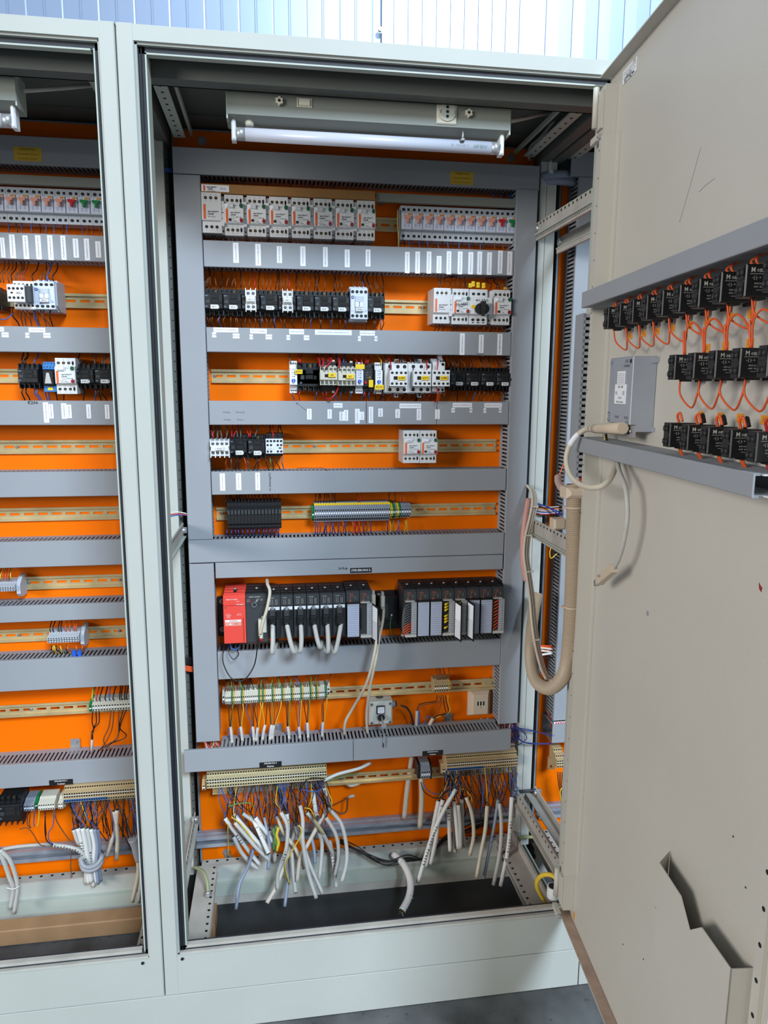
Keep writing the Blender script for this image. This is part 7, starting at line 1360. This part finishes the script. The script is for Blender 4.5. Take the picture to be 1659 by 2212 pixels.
# ribs along the hose
N = len(L); dist = [0]
for a, b in zip(L, L[1:]): dist.append(dist[-1]+(b-a).length)
tot = dist[-1]; step = .0021; k = 0; s = 0; v = []; idx = 0; prev = None; n = 20; ring = 0
while s < tot:
    while k < N-2 and dist[k+1] < s: k += 1
    f_ = (s-dist[k])/max(1e-9, dist[k+1]-dist[k]); p = L[k].lerp(L[k+1], f_)
    ta = (L[min(k+1, N-1)]-L[max(k-1, 0)]).lerp(L[min(k+2, N-1)]-L[k], f_).normalized()
    a = ta.orthogonal().normalized() if prev is None else (prev-ta*prev.dot(ta)).normalized(); prev = a; b = ta.cross(a); r = .0163 if ring % 2 else .0144
    for j in range(n): w_ = 2*math.pi*j/n; v.append(p+(a*math.cos(w_)+b*math.sin(w_))*r)
    s += step; ring += 1
m.add(v, [(i*n+j, i*n+(j+1) % n, (i+1)*n+(j+1) % n, (i+1)*n+j) for i in range(ring-1) for j in range(n)], 'hose', False)
obj('hose', m, t)
q = at(1238, 1062, -.035); m = MB(); m.cbox(q.x-.021, q.x+.022, q.y-.021, q.y+.020, q.z-.013, q.z+.011, 'socket_cream', .008); m.cbox(q.x+.022, q.x+.032, q.y-.020, q.y+.004, q.z-.026, q.z+.024, 'socket_cream', .003); obj('hose_clamp', m, label='cream plastic clamp holding the top of the corrugated hose', cat='clamp')
m = MB(); q = at(1213, 1132, .12); m.cbox(q.x-.018, q.x+.012, q.y, q.y+.03, q.z-.014, q.z+.012, 'socket_cream', .004); obj('hose_clamp', m, label='cream plastic clamp on the right depth rail behind the hose', cat='clamp')
for i, (px, py, Y, ax) in enumerate(((1239, 1096, -.035, (0, 0, 1)), (1234, 1311, -.035, (.02, 0, 1)), (1209, 1469, .03, (-.8, 0, .6)))):
    m = MB(); q = at(px, py, Y); m.cyl(q-Vector(ax).normalized()*.0018, ax, .0172, .0036, 'socket_cream', 24); m.box(q.x-.024, q.x-.015, q.y-.004, q.y+.002, q.z-.002, q.z+.003, 'socket_cream'); obj('cable_tie', m, label='beige tie round the corrugated hose, %s' % ['near its upper clamp', 'halfway down', 'at the bottom bend'][i], cat='cable tie')
cab = [(1141, 1050, .405), (1150, 1062, .37), (1153, 1088, .34), (1146, 1125, .33), (1138, 1160, .32), (1135, 1200, .31), (1140, 1240, .30), (1147, 1290, .29), (1152, 1345, .27), (1159, 1395, .24), (1170, 1440, .19), (1182, 1468, .14)]
for i, dx in enumerate((-3.2, 1.5, 5.5)): strand('cable', [at(x+dx, y+(i-1)*1.5, Y+.004*i) for x, y, Y in cab], .0036, 'cable_cream', 'grey cream cable tied along the corrugated hose, %s of three' % ['left one', 'middle one', 'right one'][i], 'cable', 'cables tied along the hose', 8, 6)
P = [at(x, y, Y) for x, y, Y in ((1142, 1078, .39), (1135, 1120, .37), (1130, 1165, .36), (1130, 1215, .35), (1137, 1255, .34))]; c = P[0]; m = MB(); m.tube([p-c for p in P], .0078, 'spiral_pink', 12, 8)
L = spline([p-c for p in P], 8)
for k in range(0, len(L)-1): m.cyl(L[k], (L[k+1]-L[k])+Vector((.006, 0, 0)), .0082, .0012, 'cable_pink', 12)
obj('spiral_sleeve', m, None, c, label='pinkish spiral sleeve hugging the cables beside the right duct', cat='sleeve')
for i, (px, py, Y) in enumerate(((1151, 1094, .335), (1136, 1156, .315), (1140, 1234, .295), (1153, 1381, .25))): q = at(px+1, py, Y); m = MB(); m.box(q.x-.0085, q.x+.0095, q.y-.006, q.y-.0046, q.z-.0016, q.z+.0016, 'cream'); m.cbox(q.x+.0095, q.x+.0125, q.y-.006, q.y-.002, q.z-.003, q.z+.003, 'cream', .0006); obj('cable_tie', m, label='cream tie round the cables beside the hose, %s from the top' % ORD[i], cat='cable tie')
# ================================================================ things on the door
def dthing(name, label, cat, u, w, z, group=None, rot=DROT): return thing(name, label, cat, dpt(u, w, z), rot, group)
def dobj(mb, name, label, cat, u, w, z, group=None, rot=DROT): return obj(name, mb, None, dpt(u, w, z), rot, label, cat, group)
def door_duct(u0, u1, z, h, d, label, open_end=False, dz=0.):
    t = dthing('cable_duct', label, 'cable duct', u0, 0, z); L_ = u1-u0; b = MB()
    b.box(0, L_, -.0025, -.0004, -h/2+.001, h/2-.001, 'duct')
    for za in (-h/2+.001, h/2-.003): comb(b, 0, L_, lambda a, c: b.box(a, c, -d+.008, -.012, za, za+.002, 'duct'), .009, .0035); b.box(0, L_, -.012, -.0025, za, za+.002, 'duct'); b.box(0, L_, -d+.002, -d+.008, za, za+.002, 'duct')
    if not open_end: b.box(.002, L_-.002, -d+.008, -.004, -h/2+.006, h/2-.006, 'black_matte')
    else:
        for k in range(5): b.box(L_-.001, L_+.035, -.006-k*.010, -.0015-k*.010, -h/2+.001, -h/2+.003, 'white')
        b.box(L_-.001, L_+.004, -.050, -.010, h/2-.003, h/2-.001, 'white'); b.box(L_-.001, L_+.05, -.0025, -.0004, -h/2+.002, h/2-.002, 'duct')
    obj('duct_base', b, t); c = MB(); c.cbox(0, L_, -d, -d+.002, -h/2, h/2, 'duct', .001); c.box(0, L_, -d+.002, -d+.008, -h/2, -h/2+.0015, 'duct'); c.box(0, L_, -d+.002, -d+.008, h/2-.0015, h/2, 'duct'); obj('duct_cover', c, t); return t
uu0, _ = dat(1256, 655, .06); ul0, _ = dat(1238, 972, .06); ul1, zl1 = dat(1627, 1045, .06); ul1_, za_ = dat(1627, 1019, .06); _, zb_ = dat(1627, 1072, .06)
_, zu = dat(1500, 558, .06); zua = dat(1659, 467, .06)[1]; zub = dat(1659, 527, .06)[1]
door_duct(uu0, .80, (zua+zub)/2, zua-zub, .06, 'long grey cable duct running across the upper part of the open door')
door_duct(ul0, ul1, (za_+zb_)/2-.002, za_-zb_+.001, .06, 'grey cable duct with open right end across the middle of the door', True)
# upright slotted duct beside the hinge, between the two door ducts
u0 = dat(1240, 800, .045)[0]; u1 = dat(1256, 800, .045)[0]; zt = dat(1262, 678, .04)[1]; zb = dat(1255, 1035, .04)[1]
t = dthing('cable_duct', 'upright slotted grey duct on the door beside the hinge side, without cover', 'cable duct', u0, 0, zb); b = MB(); hh = zt-zb; d = .045
b.box(0, u1-u0, -.003, -.0005, 0, hh, 'duct'); n = int(hh/.0125)
for i in range(n):
    z0_ = i*hh/n
    if 1: b.box(u1-u0-.002, u1-u0, -d, -.003, z0_+.004, z0_+hh/n-.0016, 'duct')
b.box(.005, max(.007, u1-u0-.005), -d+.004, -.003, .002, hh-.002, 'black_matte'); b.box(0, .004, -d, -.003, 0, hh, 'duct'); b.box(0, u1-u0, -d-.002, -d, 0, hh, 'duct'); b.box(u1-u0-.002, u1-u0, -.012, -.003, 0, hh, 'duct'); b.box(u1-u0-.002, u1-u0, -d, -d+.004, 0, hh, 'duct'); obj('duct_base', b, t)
m = MB()
for i in range(12): x = .004+i*(u1-u0-.008)/12; m.tube([(x, -.012-(i % 3)*.006, hh*.9), (x+.003*math.sin(i), -.015-(i % 4)*.005, hh*.5), (x, -.014-(i % 3)*.006, .003), (x*.7, -.02, -.03)], .0013, 'wire_orange' if i % 4 else 'wire_black', 5, 5)
o = obj('wire_tangle', m, None, dpt(u0, 0, zb), DROT, 'orange wires packed inside the upright door duct', 'wire tangle', None, 'stuff')
# contact blocks
def cblock():
    w, h, t_ = .040, .034, .020     # along door normal, height, along the door
    b = MB(); b.cbox(-w/2, w/2, 0, t_, -h/2, h/2, 'black', .0015); b.box(-w/2-.0012, -w/2+.003, .003, t_-.003, -h/2+.001, -.0015, 'black'); b.box(-w/2-.0012, -w/2+.003, .003, t_-.003, .0015, h/2-.001, 'black')
    for z_ in (-.009, .009):
        for y_ in (.0055, .0145): b.cyl((-w/2-.0011, y_, z_), (-1, 0, 0), .0042, .0012, 'black_matte', 10); b.cyl((-w/2-.0022, y_, z_), (-1, 0, 0), .0022, .0006, 'charcoal', 8)
    b.box(w/2, w/2+.006, .004, t_-.002, -h/2-.003, h/2-.004, 'black_matte'); b.box(-.004, .008, .002, t_-.004, -h/2-.0025, -h/2, 'black_matte')
    l = MB(); l.text('M', -.0115, -.0004, .0108, .0072, 'cable_grey', 0, True); l.text('OELLER', .0005, -.0004, .0102, .0046, 'cable_grey', 0, True); l.box(-.015, .012, -.0005, 0, .0066, .0070, 'cable_grey')
    l.text('~[ ]- +', -.007, -.0004, .0028, .0042, 'cable_grey'); l.text('400V AC 240V', -.001, -.0004, -.0032, .0027, 'cable_grey'); l.text('600V  A600', -.003, -.0004, -.0066, .0027, 'cable_grey'); l.box(-.006, .010, -.0005, 0, -.0100, -.0097, 'cable_grey')
    return Proto(w, h, 0, [('body', b), ('lettering', l, 'white maker lettering')])
CBK = cblock(); ROT2 = -DA
rows = {'upper row': ([(1305,696),(1332,687.5),(1359,679),(1389,668),(1421,658),(1457.5,646),(1496,632),(1541.6,618),(1592,602),(1651,584)], 1.578, .0), 'middle row': ([(1444.6,797),(1491,793),(1538,788),(1588,782),(1638.6,776)], 1.4865, 0), 'lower row': ([(1434,941),(1472,945.6),(1514,949.5),(1562,954.6),(1615,960.5)], 1.389, 0)}
WC = .033; CU = {}
for rn_, (l_, z_, _) in rows.items():
    us = [dat(px, py, WC+.020)[0]+.019 for px, py in l_]; zs = [dat(px, py, WC+.020)[1] for px, py in l_]; zm = sum(zs)/len(zs); CU[rn_] = (us, zm)
    n = len(us); p_ = (us[-1]-us[0])/(n-1)
    for i in range(n):
        u = us[0]+p_*i; us[i] = u; s_ = 1.12 if rn_ == 'upper row' else 1.05
        CBK.put('contact_block', 'black pushbutton contact block on the door, %s of the %s' % (leftmost(i, n, 'one').replace('rightmost one', 'rightmost one'), rn_), 'contact block', dpt(u, WC, zm), 'door contact blocks, '+rn_, (1.0, 1, s_), ROT2)
        k = MB(); k.cyl((0, -.0005, 0), (0, -1, 0), .011, .018, 'charcoal', 14); obj('button_shaft', k, None, dpt(u-.013, 0, zm), DROT, 'black button shaft behind a door contact block, %s of the %s' % (leftmost(i, n, 'one'), rn_), 'button shaft', 'button shafts, '+rn_)
def dw(l_, r, label, group=None, m_='wire_orange', cat='wire loop'): P = [dpt(u, w, z_) for u, w, z_ in l_]; strand('wire_loop', P, r, m_, label, cat, group, 6, 6)
us, zm = CU['upper row']; us2, zm2 = CU['middle row']; us3, zm3 = CU['lower row']; G1 = 'orange wire loops of the upper row'
for i, u in enumerate(us):
    for j, du in enumerate((-.006, .004)): dw([(u-.012+du, WC, zm+.018), (u-.013+du, WC+.004, zm+.026), (u-.010-du, WC-.008, zm+.034)], .0015, 'orange wire from the upper row contact blocks into the duct, %s block, %s wire' % (ordn(i), ['left', 'right'][j]), 'orange wires above the upper row')
    if i < len(us)-1:
        dep = .040 if i < 5 else .034
        dw([(u-.012, WC+.004, zm-.018), (u-.008, WC, zm-.018-dep*.6), (u+(us[1]-us[0])*.5-.012, WC-.010, zm-.018-dep), (us[i+1]-.022, WC-.004, zm-.018-dep*.6), (us[i+1]-.016, WC, zm-.018)], .0014, 'orange wire loop hanging between upper row contact blocks, %s' % leftmost(i, 9, 'loop'), G1)
for i, u in enumerate(us2):
    k = min(range(len(us)), key=lambda a: abs(us[a]-u)); ua = us[k]
    dw([(u-.016, WC, zm2+.018), (u-.018, WC+.002, zm2+.05), (ua-.014, WC, zm-.045), (ua-.010, WC, zm-.018)], .0014, 'orange wire climbing from the middle row to the upper row, %s' % leftmost(i, 5, 'one'), 'orange wires between the rows')
    if i < 4:
        dw([(u-.012, WC, zm2+.018), (u-.006, WC+.004, zm2+.050), (u+.010, WC+.002, zm2+.062), (us2[i+1]-.025, WC, zm2+.045), (us2[i+1]-.014, WC, zm2+.018)], .0014, 'orange wire arch standing between middle row contact blocks, %s' % leftmost(i, 4, 'one'), 'orange arches above the middle row')
        dw([(u-.014, WC+.004, zm2-.018), (u-.014, WC+.002, zm2-.040), (u+.010, WC-.004, zm2-.058), (us2[i+1]-.026, WC, zm2-.042), (us2[i+1]-.018, WC, zm2-.018)], .0014, 'orange wire loop hanging below the middle row, %s' % leftmost(i, 4, 'one'), 'orange loops below the middle row')
for i, u in enumerate(us3):
    for j in range(3):
        if i == 4 and j > 0: continue
        dw([(u-.012+j*.003, WC, zm3-.018), (u-.011+j*.002, WC-.006, zm3-.030), (u-.014+j*.006, WC-.012, za_-.004)], .0016, '%s wire dropping from the lower row into the door duct, %s block, %s wire' % ('dark red' if i == 4 else 'orange', ordn(i), ORD[j]), 'wires below the lower row', 'wire_red' if i == 4 else 'wire_orange')
    dw([(u-.014, WC, zm3+.017), (u-.013, WC+.004, zm3+.028), (u-.009, WC+.002, zm3+.032), (u-.004, WC, zm3+.020)], .0019, '%s wire bend on top of the lower row, %s' % ('dark red' if i == 4 else 'orange', leftmost(i, 5, 'one')), 'wire bends on the lower row', 'wire_red' if i == 4 else 'wire_orange')
    if i: dw([(u-.020, WC-.008, zm3+.017), (u-.018, WC-.008, zm3+.032), (u-.014, WC-.010, zm3+.020)], .0024, 'black wire bend behind the lower row, %s' % leftmost(i-1, 4, 'one'), 'black wire bends of the lower row', 'wire_black')
for nm_, l_, zz in (('upper row', [.1766,.2381,.2941,.3528,.4117,.4677,.5296,.5841], 1.5555), ('middle row', [.4726,.5249,.5869], 1.5175), ('lower row', [.4705,.527,.5791,.6367], 1.4195)):
    for i, u in enumerate(l_):
        m = MB(); m.box(-.0085, .0085, -.0009, -.0003, -.0058, .0058, 'orange_tag'); m.text('S%d' % (i+2), 0, -.0011, 0, .0075, 'brown_bar', 0, True); dobj(m, 'orange_tag', 'small orange number tag on the door beside the %s, %s' % (nm_, leftmost(i, len(l_), 'one')), 'tag', u, 0, zz, 'orange tags of the '+nm_)
# grey metal box
ub0 = dat(1319, 780, .042)[0]; ub1 = dat(1369, 770, .042)[0]; zt = 1.5135; zb = 1.397; t = dthing('control_box', 'grey metal interface box with white labels screwed to the door', 'control box', ub0, 0, zb); w = ub1-ub0; h = zt-zb
m = MB(); m.cbox(0, w, -.042, -.001, 0, h, 'galv_box', .0012); m.box(w, w+.004, -.012, -.0005, h*.90, h*.99, 'galv_box'); m.box(w-.006, w+.008, -.002, -.0005, h*.92, h*.99, 'galv_box'); m.box(w-.006, w+.008, -.002, -.0005, -.012, -.004, 'galv_box'); m.box(w-.03, w, -.03, -.001, -.012, 0, 'galv_box')
obj('housing', m, t); m = MB(); y = -.0424; m.box(w*.38, w*.72, y-.0006, y, h*.60, h*.79, 'paper'); m.box(w*.30, w*.80, y-.0006, y, h*.30, h*.595, 'paper')
for k in range(6): m.box(w*.41, w*.69, y-.0009, y-.0005, h*(.62+k*.026), h*(.624+k*.026), 'ink')
m.text('CE', w*.68, y-.0009, h*.46, .009); m.text('UL', w*.38, y-.0009, h*.46, .008); m.text('24V  0.8A', w*.55, y-.0009, h*.555, .006); m.text('Made in Austria', w*.55, y-.0009, h*.33, .005); m.text('RS-232', w*.55, y-.0009, h*.39, .005); obj('rating_label', m, t, label='white rating labels')
m = MB(); m.text('LCD\nContrast', w*.74, y-.0003, h*.90, .0075); m.text('RS-422', w*.45, y-.0003, h*.10, .006); m.text('RS-232', w*.85, y-.0003, h*.10, .006); m.text('24VDC\n1 2 3', w*.08, y-.0003, h*.13, .005); m.hole(w*.9, y+.0004, h*.93, .004); obj('lettering', m, t)
for a, b in ((.08, .93), (.08, .05), (.9, .04)): m = MB(); m.screw(w*a, -.0424, h*b, .0035, 'galv'); obj('screw', m, t)
m = MB(); m.prxz([(w*.70, -.022), (w*1.0, -.022), (w*.98, -.001), (w*.72, -.001)], -.036, -.030, 'steel'); m.cyl((w*.85, -.0362, -.011), (0, -1, 0), .006, .001, 'hole', 12); m.cyl((w*.73, -.0362, -.011), (0, -1, 0), .0025, .004, 'steel', 8); m.cyl((w*.97, -.0362, -.011), (0, -1, 0), .0025, .004, 'steel', 8); obj('port', m, t, label='steel connector port')
# plug and cables on the door
a = at(1348, 925, -.20); a = dpt(*[dat(1346, 925, .05)[0], .05, dat(1346, 925, .05)[1]]); b = dpt(dat(1285, 926, .055)[0], .055, dat(1285, 926, .055)[1]); t = thing('cable_plug', 'long cream plug screwed to the foot of the door interface box', 'plug', a); dv = b-a; L_ = dv.length; dv.normalize()
m = MB(); m.tube([Vector((0, 0, 0)), dv*L_*.55, dv*L_*.85, dv*L_*1.02], .0105, 'socket_cream', 8, 0, .0085); m.tube([dv*L_*.98, dv*L_*1.2], .0078, 'socket_cream', 8, 0, .006); obj('plug_body', m, t)
e = a+dv*L_*1.15; P = [e, dpt(*(lambda q: (q[0], .06, q[1]))(dat(1262, 929, .06)))]+[dpt(*(lambda q, w_=w_: (q[0], w_, q[1]))(dat(x, y_, w_))) for x, y_, w_ in ((1243, 944, .075), (1229, 966, .085), (1223, 992, .09), (1228, 1020, .09), (1245, 1042, .09), (1272, 1053, .085), (1300, 1050, .07), (1320, 1032, .05), (1329, 1008, .03), (1330, 990, .02))]
t2 = thing('door_cable', 'thick grey cable curling from the plug round behind the door duct', 'cable', e); obj('sheath', MB().tube([p-e for p in P], .0052, 'cable_cream', 10, 6), t2); obj('marking_sleeve', MB().tube([p-e for p in spline(P, 6)[10:18]], .0056, 'paper', 10, 0), t2, label='white sleeve')
P = [dpt(*(lambda q, w_=w_: (q[0], w_, q[1]))(dat(x, y_, w_))) for x, y_, w_ in ((1334, 998, .03), (1338, 1018, .04), (1350, 1050, .045), (1355, 1090, .045), (1354, 1130, .045), (1346, 1175, .045), (1336, 1208, .045), (1325, 1228, .045))]
t3 = thing('door_cable', 'pale cable hanging free below the door duct with a small cream plug', 'cable', P[0]); obj('sheath', MB().tube([p-P[0] for p in P], .0042, 'cable_grey', 10, 6), t3)
a = P[-1]-P[0]; b = dpt(*(lambda q: (q[0], .045, q[1]))(dat(1292, 1256, .045)))-P[0]; dv = (b-a).normalized(); sd = DN; up = dv.cross(sd).normalized(); L_ = (b-a).length; m = MB()
def obox(m, o, a0, a1, s0, s1, u0_, u1_, mt): m.add([o+dv*x+up*y_+sd*z_ for x in (a0, a1) for y_ in (s0, s1) for z_ in (u0_, u1_)], [(0, 1, 3, 2), (4, 6, 7, 5), (0, 4, 5, 1), (2, 3, 7, 6), (0, 2, 6, 4), (1, 5, 7, 3)], mt)
obox(m, a, -.004, L_*.78, -.0085, .0085, -.006, .006, 'socket_cream'); obox(m, a, L_*.78, L_*.95, -.0085, .007, -.007, .007, 'socket_cream'); obj('plug', m, t3, label='cream plug'); m = MB(); obox(m, a, L_*.95, L_*1.15, -.006, .005, -.0045, .0045, 'steel'); obox(m, a, L_*.6, L_*.68, .001, .004, .006, .010, 'steel'); obj('plug_contact', m, t3, label='steel contact shell')
dw([(dat(1309, 938, .03)[0], .03, dat(1309, 938, .03)[1]), (dat(1311, 950, .03)[0], .03, dat(1311, 950, .03)[1]), (dat(1318, 962, .03)[0], .03, dat(1318, 962, .03)[1])], .0024, 'black wire from the interface box into the door duct', None, 'wire_black')
dw([(dat(1307, 940, .03)[0], .03, dat(1307, 940, .03)[1]), (dat(1305, 960, .03)[0], .03, dat(1305, 960, .03)[1])], .0016, 'yellow wire beside the black one under the interface box', None, 'wire_yellow')
# ================================================================ light and camera
wd = bpy.data.worlds.new('world'); SC.world = wd; wd.use_nodes = True; bg = wd.node_tree.nodes['Background']; bg.inputs['Color'].default_value = (.80, .92, 1.0, 1); bg.inputs['Strength'].default_value = WORLD_S
def area(name, loc, target, sx, sy, power, col):
    l = bpy.data.lights.new(name, 'AREA'); l.shape = 'RECTANGLE'; l.size = sx; l.size_y = sy; l.energy = power; l.color = col
    o = bpy.data.objects.new(name, l); COL.objects.link(o); o.location = loc; o.rotation_euler = (Vector(target)-Vector(loc)).to_track_quat('-Z', 'Y').to_euler(); l.spread = 1.5 if 'wall' in name else math.pi; return o
for a_ in LIGHTS: area(*a_)
cam = bpy.data.cameras.new('camera'); co = bpy.data.objects.new('camera', cam); COL.objects.link(co)
cam.sensor_fit = 'VERTICAL'; cam.sensor_height = 24; cam.lens = FPX*24/2212; cam.clip_start = .02; cam.clip_end = 60
R3 = Matrix((RGT, UPV, -FWD)).transposed(); co.matrix_world = Matrix.Translation(CAM) @ R3.to_4x4(); SC.camera = co
vs = SC.view_settings; vs.view_transform = 'Standard'; vs.look = 'None'; vs.exposure = EXPO; vs.gamma = 1; vs.use_curve_mapping = False
# the 300 wires that show largest stay objects of their own, the small remainder becomes one
def screen(p):
    d = Vector(p)-CAM; z_ = max(.05, d.dot(FWD)); return (FPX*d.dot(RGT)/z_, -FPX*d.dot(UPV)/z_)
ws = []
bpy.context.view_layer.update()
for o in list(COL.objects):
    if o.get('category') == 'wire' and o.type == 'MESH':
        vs_ = [o.matrix_world @ v.co for v in o.data.vertices]; k = max(1, len(vs_)//12); pr = [screen(p) for p in vs_[::k]]
        ws.append((max(a for a, b in pr)-min(a for a, b in pr)+max(b for a, b in pr)-min(b for a, b in pr), o.name, o))
ws.sort(key=lambda t: (-t[0], t[1])); rest = MB()
for s_, nm, o in ws[300:]:
    for j, m_ in enumerate(o.data.materials):
        fs = [tuple(p.vertices) for p in o.data.polygons if p.material_index == j]; rest.add([o.matrix_world @ v.co for v in o.data.vertices], fs, m_.name, True)
    me = o.data; bpy.data.objects.remove(o); bpy.data.meshes.remove(me)
if rest.v: obj('short_wires', rest, label='the many short thin wires between devices terminals and ducts', cat='wires', kind='stuff')
for l_, n_ in list(LABELS.items()):
    if len(l_.split()) > 16: print('LONG', len(l_.split()), l_)
